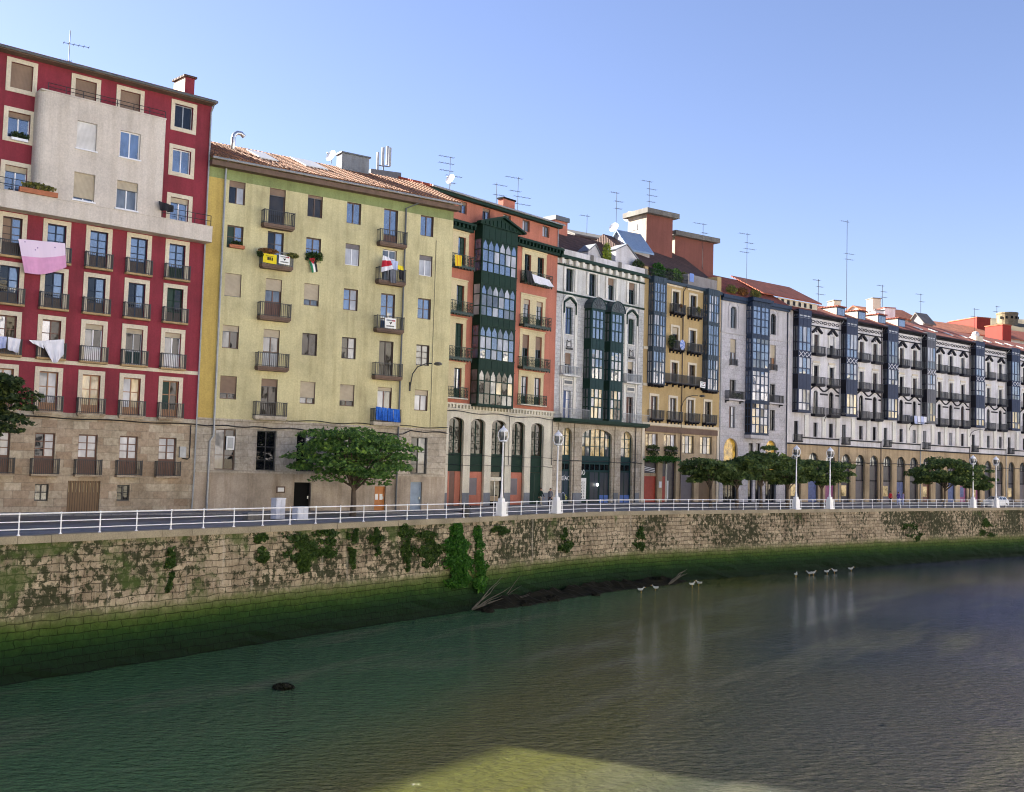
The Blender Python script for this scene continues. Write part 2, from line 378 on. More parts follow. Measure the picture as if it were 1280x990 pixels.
def window(B, u0, u1, z0, z1, frame='brown_frame', pane='glass_dark', leaves=2, bars=(), y=.17, fw=.07, surround=None, sill=None,
           blind=None, arch=0, kind='window', panel=None, shutters=None, keyhole=True, open_leaf=False, hole=True, top_light=None):
    if hole: B.holes.append((u0, u1, z0, z1))
    if arch: B.arches.append((u0, u1, z1, arch))
    f = MB(frame); e = .004; a, b, c, d = u0 + e, u1 - e, z0 + e, z1 - e
    f.box(a, a + fw, y, y + .06, c, d); f.box(b - fw, b, y, y + .06, c, d)
    f.box(a + fw, b - fw, y, y + .06, d - fw, d); f.box(a + fw, b - fw, y, y + .06, c, c + fw)
    if arch:
        cx = (a + b) / 2; rx = (b - a) / 2 - .01
        f.tube([(cx - rx * math.cos(PI * k / 10), y - .01, d - arch + (arch - .02) * math.sin(PI * k / 10)) for k in range(11)], fw * .6, n=4)
    xs = [a + fw * .5 + (b - a - fw) * k / leaves for k in range(leaves + 1)]
    for x in xs[1:-1]: f.box(x - fw * .55, x + fw * .55, y - .012, y + .055, c + fw, d - fw)
    pz0 = c + fw
    if panel:
        pz0 = c + (d - c) * panel[1]; f.box(a + fw, b - fw, y + .012, y + .05, c + fw, pz0, panel[0])
        f.box(a + fw, b - fw, y - .004, y + .03, pz0 - .02, pz0 + .05)
    bw = .028
    for q in bars:
        zz = pz0 + (d - fw - pz0) * q; f.box(a + fw, b - fw, y + .008, y + .045, zz - bw, zz + bw)
    if surround:
        m, w, pr = surround[:3]; nob = len(surround) > 3
        f.box(u0 - w, u0 - .001, -pr, -.002, z0 - (0 if nob else w), z1 + w, m); f.box(u1 + .001, u1 + w, -pr, -.002, z0 - (0 if nob else w), z1 + w, m)
        f.box(u0 - .001, u1 + .001, -pr, -.002, z1 + .001, z1 + w, m)
        if not nob: f.box(u0 - .001, u1 + .001, -pr, -.002, z0 - w, z0 - .001, m)
    if sill: f.box(u0 - .08, u1 + .08, -.10, -.002, z0 - .09, z0 - .001, sill)
    o = f.build(kind, B.root)
    p = MB(pane if isinstance(pane, str) else pane[0])
    ms = None if isinstance(pane, str) else [pane[i % len(pane)] for i in range(leaves)]
    panes(p, xs, pz0 - .01, d - fw * .5, y + .035, p.d, mats=ms)
    p.build('pane', o)
    if blind:
        zb = d - (d - c) * blind[1]; q = MB(blind[0]); q.box(a + .002, b - .002, y - .05, y - .02, zb, d - .002); q.box(a + .002, b - .002, y - .055, y - .015, zb - .03, zb, 'dark_metal')
        q.build('roller_blind', o)
    if shutters:
        for sx, x in ((-1, u0), (1, u1)):
            q = MB(shutters); w = (u1 - u0) * .48
            q.box(x - .02 if sx < 0 else x - .03, x + .03 if sx < 0 else x + .02, -w * .12, y - .03, z0 + .03, z1 - .03); q.build('shutter', o)
    return o

def rail_bars(r, pts, zt, zb, sp, w=.022, mat=None, belly=0):
    for (xa, ya), (xb, yb) in zip(pts, pts[1:]):
        L = math.hypot(xb - xa, yb - ya); k = max(1, round(L / sp))
        for i in range(k + 1):
            t = i / k; x = xa + (xb - xa) * t; y = ya + (yb - ya) * t
            r.box(x - w / 2, x + w / 2, y - w / 2, y + w / 2, zb, zt, mat, 'td')

def balcony(B, u0, u1, zs, proj=.45, slab=.14, smat='ochre_sill', rail=.95, iron='dark_iron', sp=.13, brackets=0, mould=False, scroll=False, corbel=None, fringe=False, label=None):
    s = MB(smat)
    s.box(u0, u1, -proj, -.002, zs - slab, zs)
    if mould: s.box(u0 + .06, u1 - .06, -proj + .07, -.002, zs - slab - .1, zs - slab - .001)
    if corbel:
        for k in range(brackets):
            x = u0 + .12 + (u1 - u0 - .24) * (k / max(1, brackets - 1))
            s.prism([(x - .06, zs - slab - .34), (x + .06, zs - slab - .34), (x + .06, zs - slab - .002), (x - .06, zs - slab - .002)], -proj * .25, -.002, corbel)
            s.box(x - .06, x + .06, -proj * .85, -proj * .25, zs - slab - .17, zs - slab - .002, corbel)
    if fringe:
        k = round((u1 - u0) / .42)
        for i in range(k + 1):
            x = u0 + .05 + (u1 - u0 - .1) * i / k; s.box(x - .05, x + .05, -proj + .02, -proj + .12, zs - slab - .13, zs - slab + .002)
    o = s.build('balcony', B.root)
    if label: o['label'] = label
    r = MB(iron); i = .03; zt = zs + rail
    pts = [(u0 + i, -.01), (u0 + i, -proj + i), (u1 - i, -proj + i), (u1 - i, -.01)]
    for zz, h in ((zt, .05), (zs + .08, .04)):
        r.box(u0 + i - .02, u1 - i + .02, -proj + i - .02, -proj + i + .02, zz - h, zz)
        r.box(u0 + i - .02, u0 + i + .02, -proj + i + .02, -.003, zz - h, zz); r.box(u1 - i - .02, u1 - i + .02, -proj + i + .02, -.003, zz - h, zz)
    far = B.P0.y > 105
    rail_bars(r, pts, zt - .04, zs + .002, sp, .042 if far else .026)
    for x in (u0 + i, u1 - i): r.box(x - .025, x + .025, -proj + i - .025, -proj + i + .025, zs + .002, zt + .03)
    if scroll:
        k = max(2, round((u1 - u0) / .38))
        for q in range(k):
            cx = u0 + (q + .5) * (u1 - u0) / k
            for zc, rr in ((zs + .3, .15), (zs + .62, .13)):
                r.tube([(cx + rr * (1 - .06 * j) * math.cos(j * .9), -proj + i - .01, zc + rr * (1 - .06 * j) * math.sin(j * .9)) for j in range(10)], .02, n=4, caps=False)
        for yq in (-proj * .5,):
            for x in (u0 + i, u1 - i):
                for zc, rr in ((zs + .3, .15), (zs + .62, .13)):
                    r.tube([(x, yq + rr * math.cos(j * .9), zc + rr * math.sin(j * .9)) for j in range(9)], .02, n=4, caps=False)
    r.build('railing', o)
    return o

def gallery(B, u0, u1, proj, levels, zb, zt, wood, cols=4, side=1, transoms=(.33,), glassmats=('glass_sky',), pw=.11, mw=.05, low=None, tips=False,
            sidemat=None, xpattern=(), cap=True, groups=0, lowmat=None, sideglass=None):
    """a glazed timber bay: spandrels, posts, mullions; one pane mesh per storey"""
    y0 = -proj; sw = sidemat or wood
    g = MB(wood); edges = [zb] + [z for l in levels for z in l] + [zt]
    levels = sorted(levels)
    zz = zb
    sp = []
    for a, b in levels: sp.append((zz, a)); zz = b
    sp.append((zz, zt))
    for i, (a, b) in enumerate(sp):
        if b - a < .02: continue
        g.box(u0, u1, y0, -.002, a, b, wood)
        if sidemat: g.face([(u0 - .003, y0 + .02, a), (u0 - .003, y0 + .02, b), (u0 - .003, -.002, b), (u0 - .003, -.002, a)], sidemat)
        # raised mouldings top and bottom of each spandrel, recessed fields between
        if b - a > .3:
            g.box(u0 - .05, u1 + .05, y0 - .05, -.003, b - .07, b - .002, wood); g.box(u0 - .04, u1 + .04, y0 - .04, -.003, a + .002, a + .06, wood)
            for k in range(cols):
                xa = u0 + pw + (u1 - u0 - 2 * pw) * k / cols + .03; xb = u0 + pw + (u1 - u0 - 2 * pw) * (k + 1) / cols - .03
                g.box(xa, xb, y0 - .022, y0 - .002, a + .12, b - .13, wood)
    for a, b in levels:
        for x in (u0, u1 - pw): g.box(x, x + pw, y0, y0 + pw, a, b)
        for x in (u0, u1 - pw): g.box(x, x + pw, -.08, -.002, a, b, sw)
        for k in range(1, cols):
            x = u0 + pw / 2 + (u1 - u0 - pw) * k / cols; w = mw if not groups or k % groups else mw * 2.2
            g.box(x - w / 2, x + w / 2, y0 + .01, y0 + .07, a, b)
        for k in range(1, side):
            yq = y0 + pw + (proj - pw - .08) * k / side
            for x in (u0 + .01, u1 - .06): g.box(x, x + .05, yq - mw / 2, yq + mw / 2, a, b, sw)
        for q in transoms:
            z = a + (b - a) * q
            g.box(u0 + pw, u1 - pw, y0 + .015, y0 + .06, z - mw / 2, z + mw / 2)
            for x in (u0 + .012, u1 - .06): g.box(x, x + .045, y0 + pw, -.08, z - mw / 2, z + mw / 2, sw)
        if tips:      # pointed lights: small brackets at each head
            for k in range(cols):
                xa = u0 + pw / 2 + (u1 - u0 - pw) * k / cols; xb = u0 + pw / 2 + (u1 - u0 - pw) * (k + 1) / cols; w = (xb - xa)
                g.prism([(xa, b - w * .75), (xa + w * .5, b), (xa, b)], y0 + .02, y0 + .06); g.prism([(xb, b - w * .75), (xb, b), (xb - w * .5, b)], y0 + .02, y0 + .06)
    for (a, b) in xpattern:
        for k in range(cols):
            xa = u0 + pw / 2 + (u1 - u0 - pw) * k / cols; xb = u0 + pw / 2 + (u1 - u0 - pw) * (k + 1) / cols
            for p, q in (((xa, a), (xb, b)), ((xa, b), (xb, a))):
                dx, dz = q[0] - p[0], q[1] - p[1]; L = math.hypot(dx, dz)
                g.obox(((p[0] + q[0]) / 2, y0 - .03, (p[1] + q[1]) / 2), (dx / 2, 0, dz / 2), (0, .025, 0), (-dz / L * .028, 0, dx / L * .028), 'white_frame')
    o = g.build('gallery', B.root)
    for li, (a, b) in enumerate(levels):
        p = MB(glassmats[li % len(glassmats)] if isinstance(glassmats[0], str) else glassmats[li % len(glassmats)][0])
        opts = glassmats[li % len(glassmats)]; opts = (opts,) if isinstance(opts, str) else opts
        for k in range(cols):
            xa = u0 + pw / 2 + (u1 - u0 - pw) * k / cols; xb = u0 + pw / 2 + (u1 - u0 - pw) * (k + 1) / cols
            zsplit = [a] + [a + (b - a) * q for q in transoms] + [b]
            for j in range(len(zsplit) - 1):
                mt = R.choice(opts)
                if low and j == 0: mt = R.choice(low)
                panes(p, [xa, xb], zsplit[j], zsplit[j + 1], y0 + .045, mt)
        sg = sideglass or opts[0]
        p.face([(u0 + .04, -.05, a), (u0 + .04, y0 + .06, a), (u0 + .04, y0 + .06, b), (u0 + .04, -.05, b)], sg)
        p.face([(u1 - .04, y0 + .06, a), (u1 - .04, -.05, a), (u1 - .04, -.05, b), (u1 - .04, y0 + .06, b)], sg)
        p.build('pane', o)
    return o

def xprism(mb, outline, x0, x1, mat=None):     # outline in (y, z)
    n = len(outline); mb.face([(x0, y, z) for y, z in outline], mat); mb.face([(x1, y, z) for y, z in reversed(outline)], mat)
    for i in range(n):
        (ya, za), (yb, zb) = outline[i], outline[(i + 1) % n]
        mb.face([(x0, ya, za), (x0, yb, zb), (x1, yb, zb), (x1, ya, za)][::-1], mat)

def roof(B, x0, x1, ze, run, pitch, over, mat, total=None, th=.16, gutter='dark_metal', name='roof', soffit=None, ribs=False):
    """ridge parallel to the street"""
    t = math.tan(rad(pitch)); r = MB(mat); zr = ze + run * t; back = total or run * 2
    zf = ze - over * t; zk = ze - (back - 2 * run) * t
    top = [(-over, zf + th), (run, zr + th), (back, zr - (back - run) * t + th)]
    bot = [(back, zr - (back - run) * t), (run, zr), (-over, zf)]
    xprism(r, top + bot, x0, x1)
    if soffit: r.face([(x0, -over, zf - .004), (x0, 0, ze - .004), (x1, 0, ze - .004), (x1, -over, zf - .004)][::-1], soffit)
    if ribs:      # barrel tiles: half-round ribs up the slope, stepped course by course
        k = int((x1 - x0) / .3); L = math.hypot(run + over, (run + over) * t); nrow = int(L / .42)
        ux = Vector((0, math.cos(rad(pitch)), math.sin(rad(pitch)))); nn = Vector((0, -math.sin(rad(pitch)), math.cos(rad(pitch))))
        base = Vector((0, -over - .06, zf + th + .004 - .06 * t))
        for i in range(k):
            xc = x0 + (i + .5) * (x1 - x0) / k
            for j in range(nrow):
                p = base + ux * (j * L / nrow) + Vector((xc + R.uniform(-.012, .012), 0, 0)); q = p + ux * (L / nrow + .05)
                ra, rb = .115, .085
                A = [p + Vector((-math.cos(a) * ra, 0, 0)) + nn * (math.sin(a) * ra * .8 + .02) for a in (0, .9, 1.57, 2.24, PI)]
                C = [q + Vector((-math.cos(a) * rb, 0, 0)) + nn * (math.sin(a) * rb * .8) for a in (0, .9, 1.57, 2.24, PI)]
                for m in range(4): r.face([A[m], A[m + 1], C[m + 1], C[m]])
                r.face([A[0], A[1], A[2], A[3], A[4]])
    if gutter:
        r.tube([(x0, -over - .05, zf + th * .4), (x1, -over - .05, zf + th * .4)], .085, gutter, 6)
    o = r.build(name, B.root); o['zr'] = zr; return o
def zroof(ze, pitch, y): return ze + y * math.tan(rad(pitch))

def chimney(B, x0, x1, y0, y1, z0, z1, mat, cap='concrete', over=.12, capmat2=None):
    c = MB(mat); c.box(x0, x1, y0, y1, z0, z1, mat); c.box(x0 - over, x1 + over, y0 - over, y1 + over, z1 + .002, z1 + .16, cap)
    return c.build('chimney', B.root)
def pipe(B, pts, r=.06, mat='grey_metal', name='downpipe'):
    m = MB(mat); m.tube(pts, r, n=6); return m.build(name, B.root)

# roof-top aerials, each a thing of its own
def antenna(base, h, label, yag=((.95, 1.2, 0), (.6, .9, 1)), name='tv_antenna', r=.03, az=.5):
    o = empty(name, base, az, label, 'antenna', 'roof antennas')
    m = MB('aerial_grey'); m.tube([(0, 0, 0), (0, 0, h)], r, n=5); m.build('mast', o)
    for frac, L, flip in yag:
        b = MB('aerial_grey'); z = h * frac; sx = -1 if flip else 1
        b.tube([(-.25 * L * sx, 0, z), (.75 * L * sx, 0, z)], .02, n=4)
        for k in range(6):
            x = (-.22 + .19 * k) * L * sx; b.tube([(x, -.28, z), (x, .28, z)], .012, n=4)
        b.build('aerial', o)
    return o
def dish(p, r, label, face=(-.6, -.8, .35), arm=True):
    o = empty('satellite_dish', p, 0, label, 'satellite dish', 'satellite dishes')
    f = Vector(face).normalized(); a = f.cross(Vector((0, 0, 1))).normalized(); b = a.cross(f)
    m = MB('white_paint'); N = 14; c0 = Vector((0, 0, .5))
    rings = [[c0 + (a * math.cos(2 * PI * j / N) + b * math.sin(2 * PI * j / N)) * r * q + f * (q * q * r * .22) for j in range(N)] for q in (.02, .4, .75, 1)]
    for A, C in zip(rings, rings[1:]):
        for j in range(N): m.face([A[j], A[(j + 1) % N], C[(j + 1) % N], C[j]])
    m.build('reflector', o, True)
    s = MB('grey_metal'); s.tube([(0, 0, -.1), (0, 0, .5)], .035, n=5); s.tube([tuple(c0 - b * r), tuple(c0 + f * r * .9)], .02, n=4); s.obox(c0 + f * r * .9, f * .08, a * .05, b * .05); s.build('bracket', o)
    return o
# ------------------------------------------------------------------ street line (survey points on the ground)
def gp(px, Y):
    py = 580 + (px - 640) * .0286 + 5320 / Y; p = at_y(px, py, Y); return Vector((p.x, p.y))
G_RED0, G_RED1 = gp(0, 66), gp(241, 74.3)
_d = (G_RED1 - G_RED0).normalized(); G_REDL = G_RED0 - _d * 11.8
G_YEL1 = gp(555, 86); G_OR0, G_OR1 = gp(524, 94.7), gp(689, 108.8)
G_WH1, G_OC1, G_GR1, G_ROW1 = gp(800, 119.4), gp(897, 130), gp(983, 138.7), gp(1280, 178)

def subplane(B, off):
    s = Bld.__new__(Bld); s.__dict__.update(B.__dict__); s.P0 = B.P0 + B.n * off; s.holes = []; s.arches = []; s.zones = []; s.off = off; s.before = set(B.root.children); return s
def settle(S):
    for c in S.root.children:
        if c not in S.before: c.location.y += S.off

# ================================================================== red apartment house
def build_red():
    B = Bld('apartment_building', 'crimson apartment house with a cream projecting block and stone ground floor', 'building', G_REDL, G_RED1)
    U = lambda px, py, off=0: B.u(px, py, off); Z = lambda px, py, off=0: B.z(px, py, off)
    W = B.W; H = Z(262, 127.5)
    zst = Z(220, 523)
    B.zone('red_render'); B.zone('warm_ashlar', z0=-1, z1=zst)
    B.zone('cream_trim', z0=Z(199, 465), z1=Z(199, 460.5))
    cols = [U(70, 310), U(123.6, 315), U(172.7, 320), U(221, 325)]
    sp = (cols[3] - cols[0]) / 3; cols = [cols[3] - sp * k for k in range(7)][::-1]
    iA = dict(t=Z(206, 298) - .28, b=Z(204, 347)); iB = dict(t=Z(202, 353.2) - .28, b=Z(200.6, 401)); iC = dict(t=Z(200.6, 409.5) - .28, b=Z(199, 459)); iD = dict(t=Z(199.8, 470) - .28, b=Z(197, 521))
    w = 1.16
    for r, (rw, zz) in enumerate((('A', iA), ('B', iB), ('C', iC), ('D', iD))):
        for k, c in enumerate(cols):
            kc = k - 2                     # 0..4 are the five columns in view
            fr, pn, bars, panel, bl = 'navy_wood', ('glass_sky', 'glass_sky'), (.36, .68), ('dark_wood', .34), None
            if rw == 'A' and kc <= 0: fr, pn = 'dark_wood', ('roller_brown', 'glass_sky')
            if rw == 'A' and kc == 4: panel = ('green_wood', .34)
            if rw == 'B': pn, panel, bars = (('glass_dark', 'glass_sky') if kc < 4 else ('shutter_green', 'glass_room')), ('dark_wood', .3), (.5,)
            if rw == 'B' and kc == 4: fr = 'green_wood'
            if rw == 'C' and kc <= 1: fr, pn, bars = 'brown_wood', ('glass_sky', 'glass_room'), (.5,)
            if rw == 'C' and kc >= 2: fr, pn, bars, panel, bl = ('white_frame' if kc != 3 else 'grey_metal'), ('glass_grey', 'glass_dark') if kc != 3 else ('glass_dark', 'glass_dark'), (), (('white_frame' if kc != 3 else 'teal_wood'), .38), ('roller_beige', .13)
            if rw == 'D': fr, pn, bars, panel = 'warm_wood', ((('glass_curtain', 'glass_curtain'), ('glass_grey', 'glass_curtain'), ('glass_cream', 'glass_cream'), ('glass_curtain', 'glass_cream'), ('shutter_green', 'glass_room'), ('glass_grey', 'glass_grey'), ('glass_grey', 'glass_grey'))[kc % 7]), (.55,), ('warm_wood', .2)
            window(B, c - w / 2, c + w / 2, zz['b'], zz['t'], fr, pn, 2, bars, surround=('cream_trim', .28, .05, 1), panel=panel, blind=bl, kind='balcony_door')
            balcony(B, c - .9, c + .9, zz['b'] - .004, .36, .13, 'ochre_sill' if rw != 'D' else 'warm_ashlar', .98, sp=.12, mould=(rw == 'D'))
    tE, bE = Z(198, 546.7), Z(193, 594.5)
    for k, c in enumerate(cols):
        px = c + (-.12)
        window(B, c - .62, c + .62, bE, tE, 'brown_wood', ('glass_curtain', 'glass_curtain') if k != 3 else ('glass_dark', 'glass_curtain'), 2, (.36, .68), fw=.08, panel=('brown_wood', .42), kind='balcony_door')  # pale panes here imitate a bright reflection, not curtains
        balcony(B, c - .86, c + .86, bE - .004, .42, .12, 'warm_ashlar', .98, sp=.12)
    zt, zb = Z(154, 606), Z(154, 626)
    for px in (154, 52): c = U(px, 615); window(B, c - .42, c + .42, zb, zt, 'dark_iron', 'glass_grey' if px < 100 else 'glass_dark', 2, (.5,), sill='warm_ashlar')
    a, b = U(84, 620), U(124.5, 620); zt = Z(104, 601)
    B.holes.append((a, b, -.05, zt)); g = MB('plank_gate'); zl = zt - .75
    g.box(a + .004, b - .004, .1, .16, .02, zl); g.box(a + .004, b - .004, .1, .16, zt - .14, zt - .004)
    for k in range(10):
        x = a + .004 + (b - a - .008) * k / 9.0; g.box(max(a + .004, x - .09), min(b - .004, x + .09), .1, .16, zl, zt - .14)
    o = g.build('gate', B.root); m = MB('glass_cream'); m.face([(a + .02, .15, zl), (b - .02, .15, zl), (b - .02, .15, zt - .1), (a + .02, .15, zt - .1)]); m.build('pane', o)
    # stone band and the run of corbelled sills above the ground floor
    s = MB('pale_ashlar'); s.box(-.0, W - .02, -.09, -.003, zst - .28, zst); s.build('string_course', B.root)
    # upper storeys beside the cream block
    zu = [(Z(229, 165.5) + .27, Z(229, 127) - .27), (Z(225, 221) + .27, Z(225, 182) - .27), (Z(222, 278), Z(222, 242.5) - .27)]
    ur = U(227, 200); ul = U(24, 150); uc = (ul + ur) / 2
    for r, (zb, zt) in enumerate(zu):
        for k, c in enumerate((ul - 7.2, ul, ur)):
            ww = .66
            kind = dict(frame='white_frame', pane='glass_sky', leaves=2)
            if r == 0: kind = dict(frame='grey_metal', pane='glass_dark', leaves=2) if k == 2 else dict(frame='brown_frame', pane='glass_dark', leaves=2, blind=('roller_brown', .97))
            elif k < 2: kind['blind'] = ('roller_brown' if r == 1 else 'roller_beige', .2)
            elif r == 2: kind['blind'] = ('roller_beige', .2)
            window(B, c - ww, c + ww, zb, zt, surround=('cream_trim', .27, .05) + ((1,) if r == 2 else ()), **kind)
    a1, a2 = U(108, 100), U(163, 120)
    for c in (a1, a2): window(B, c - .68, c + .68, zu[0][0] - .1, zu[0][1], 'brown_frame', 'glass_dark', 2, surround=('cream_trim', .27, .05, 1), blind=('roller_brown', .97))
    # the cream block and its long ledge
    S = subplane(B, -1.0); SZ = S.z; SU = S.u
    zlt, zlb = SZ(260, 283), SZ(260, 302); zbt = SZ(206, 149.5); xa, xb = SU(57, 180), SU(205, 200)
    S.zone('cream_render'); S.zone('cream_render', z0=zlb, z1=zlt)
    for (l, r, t, b, x, blind, fr) in ((96, 121, 152.5, 187, 108, ('roller_white', .98), 'white_frame'), (150, 175.5, 165, 198, 163, None, 'white_frame'),
                                    (92, 118.5, 216.5, 251, 105, ('roller_beige', .9), 'white_frame'), (145.6, 172, 227, 262, 159, ('roller_beige', .3), 'white_frame')):
        u0, u1 = SU(l, (t + b) / 2), SU(r, (t + b) / 2)
        window(S, u0, u1, SZ(x, b), SZ(x, t), fr, 'glass_sky' if x != 159 else 'glass_grey', 2, blind=blind, sill='white_frame')
    bw = S
    mb = MB('cream_render')
    us = sorted({xa, xb} | {x for h in S.holes for x in h[:2]}); zs = sorted({zlt, zbt} | {z for h in S.holes for z in h[2:]})
    for i in range(len(us) - 1):
        for j in range(len(zs) - 1):
            uc_, zc_ = (us[i] + us[i + 1]) / 2, (zs[j] + zs[j + 1]) / 2
            if not any(h[0] < uc_ < h[1] and h[2] < zc_ < h[3] for h in S.holes):
                mb.face([(us[i], 0, zs[j]), (us[i + 1], 0, zs[j]), (us[i + 1], 0, zs[j + 1]), (us[i], 0, zs[j + 1])])
    for a, b, c, d in S.holes:
        for q in ([(a, 0, c), (a, .26, c), (a, .26, d), (a, 0, d)], [(b, .26, c), (b, 0, c), (b, 0, d), (b, .26, d)], [(a, .26, d), (b, .26, d), (b, 0, d), (a, 0, d)], [(a, 0, c), (b, 0, c), (b, .26, c), (a, .26, c)]): mb.face(q)
    for k in range(6):      # rounded left corner, then the flank
        q0, q1 = PI / 2 * k / 6, PI / 2 * (k + 1) / 6; rr = .5
        mb.face([(xa - rr * math.sin(q1), rr - rr * math.cos(q1), zlt), (xa - rr * math.sin(q0), rr - rr * math.cos(q0), zlt), (xa - rr * math.sin(q0), rr - rr * math.cos(q0), zbt), (xa - rr * math.sin(q1), rr - rr * math.cos(q1), zbt)])
    mb.face([(xa - .5, .997, zlt), (xa - .5, .5, zlt), (xa - .5, .5, zbt), (xa - .5, .997, zbt)]); mb.face([(xb, 0, zlt), (xb, .997, zlt), (xb, .997, zbt), (xb, 0, zbt)])
    mb.box(xa - .45, xb + .03, -.04, .99, zbt, zbt + .09); mb.box(-.0, W + .0, 0, .995, zlb, zlt); mb.box(.0, W, -.03, .99, zlt + .001, zlt + .05)
    mb.build('projecting_block', B.root)
    r = MB('dark_iron')       # thin guard rails on the two terraces beside and above the block
    for x0, x1, z, h in ((.3, xa - .6, zlt + .05, .75), (xb + .1, W - .1, zlt + .05, .75), (xa, xb, zbt + .09, .5)):
        for q in (h, h * .5): r.tube([(x0, .1, z + q), (x1, .1, z + q)], .022, n=4)
        n = max(2, int((x1 - x0) / 1.1))
        for k in range(n + 1): x = x0 + (x1 - x0) * k / n; r.box(x - .02, x + .02, .08, .12, z, z + h)
    r.build('railing', B.root)
    settle(S)
    B.wall(0, W, [(0, H), (6, H + 2.0), (12, H)], 12)
    roof(B, -.2, W + .05, H, 6, 18.4, .75, 'tiles_red', gutter='dark_metal', th=.2, soffit='soffit_brown')
    e = MB('soffit_brown'); e.box(-.1, W, -.72, -.003, H - .30, H - .02); e.build('eave_board', B.root)
    c0, c1 = U(231, 110, 1.2), U(243, 110, 1.2); zt = Z(238, 97, 1.2); ch = MB('red_render'); ch.prism([(c0, H), (c1, H), (c1, zt), (c0, zt)], 1.2, 3.1); ch.face([(c0 - .004, 1.2, H), (c0 - .004, 1.2, zt), (c0 - .004, 3.1, zt), (c0 - .004, 3.1, H)], 'cream_trim'); ch.obox(((c0 + c1) / 2, 2.15, zt + .1), ((c1 - c0) / 2 + .12, 0, 0), (0, 1.1, .06), (0, 0, .07), 'tiles_dark'); ch.build('chimney', B.root)
    pipe(B, [(W - .1, -.62, H - .25), (W - .1, -.14, H - .75), (W - .1, -.14, zlt + .2)]); pipe(B, [(W - .1, -.14, zlb - .05), (W - .1, -.14, 2.4), (W - .16, -.14, 0)], .055)
    cb = MB('black_cable'); xs = [k * W / 24 for k in range(25)]
    cb.tube([(x, -.12, zst - .36 - .12 * math.sin(k * 1.3) * .3) for k, x in enumerate(xs)], .035, n=4); x = U(237, 550)
    cb.tube([(x, -.1, zst - .4), (x, -.1, Z(237, 572)), (x - .15, -.1, Z(237, 574)), (x - .5, -.1, Z(237, 573))], .04, n=4); cb.build('cable', B.root)
    zj = Z(231, 572); m = MB('grey_metal'); m.box(x - .75, x - .3, -.2, -.003, zj, zj + .75); m.build('junction_box', B.root)
    return B, cols, dict(A=iA, C=iC, ul=ul, ur=ur, zu=zu, zlt=zlt, xb=xb, xa=xa, zbt=zbt, H=H)
RED, RCOLS, RI = build_red()

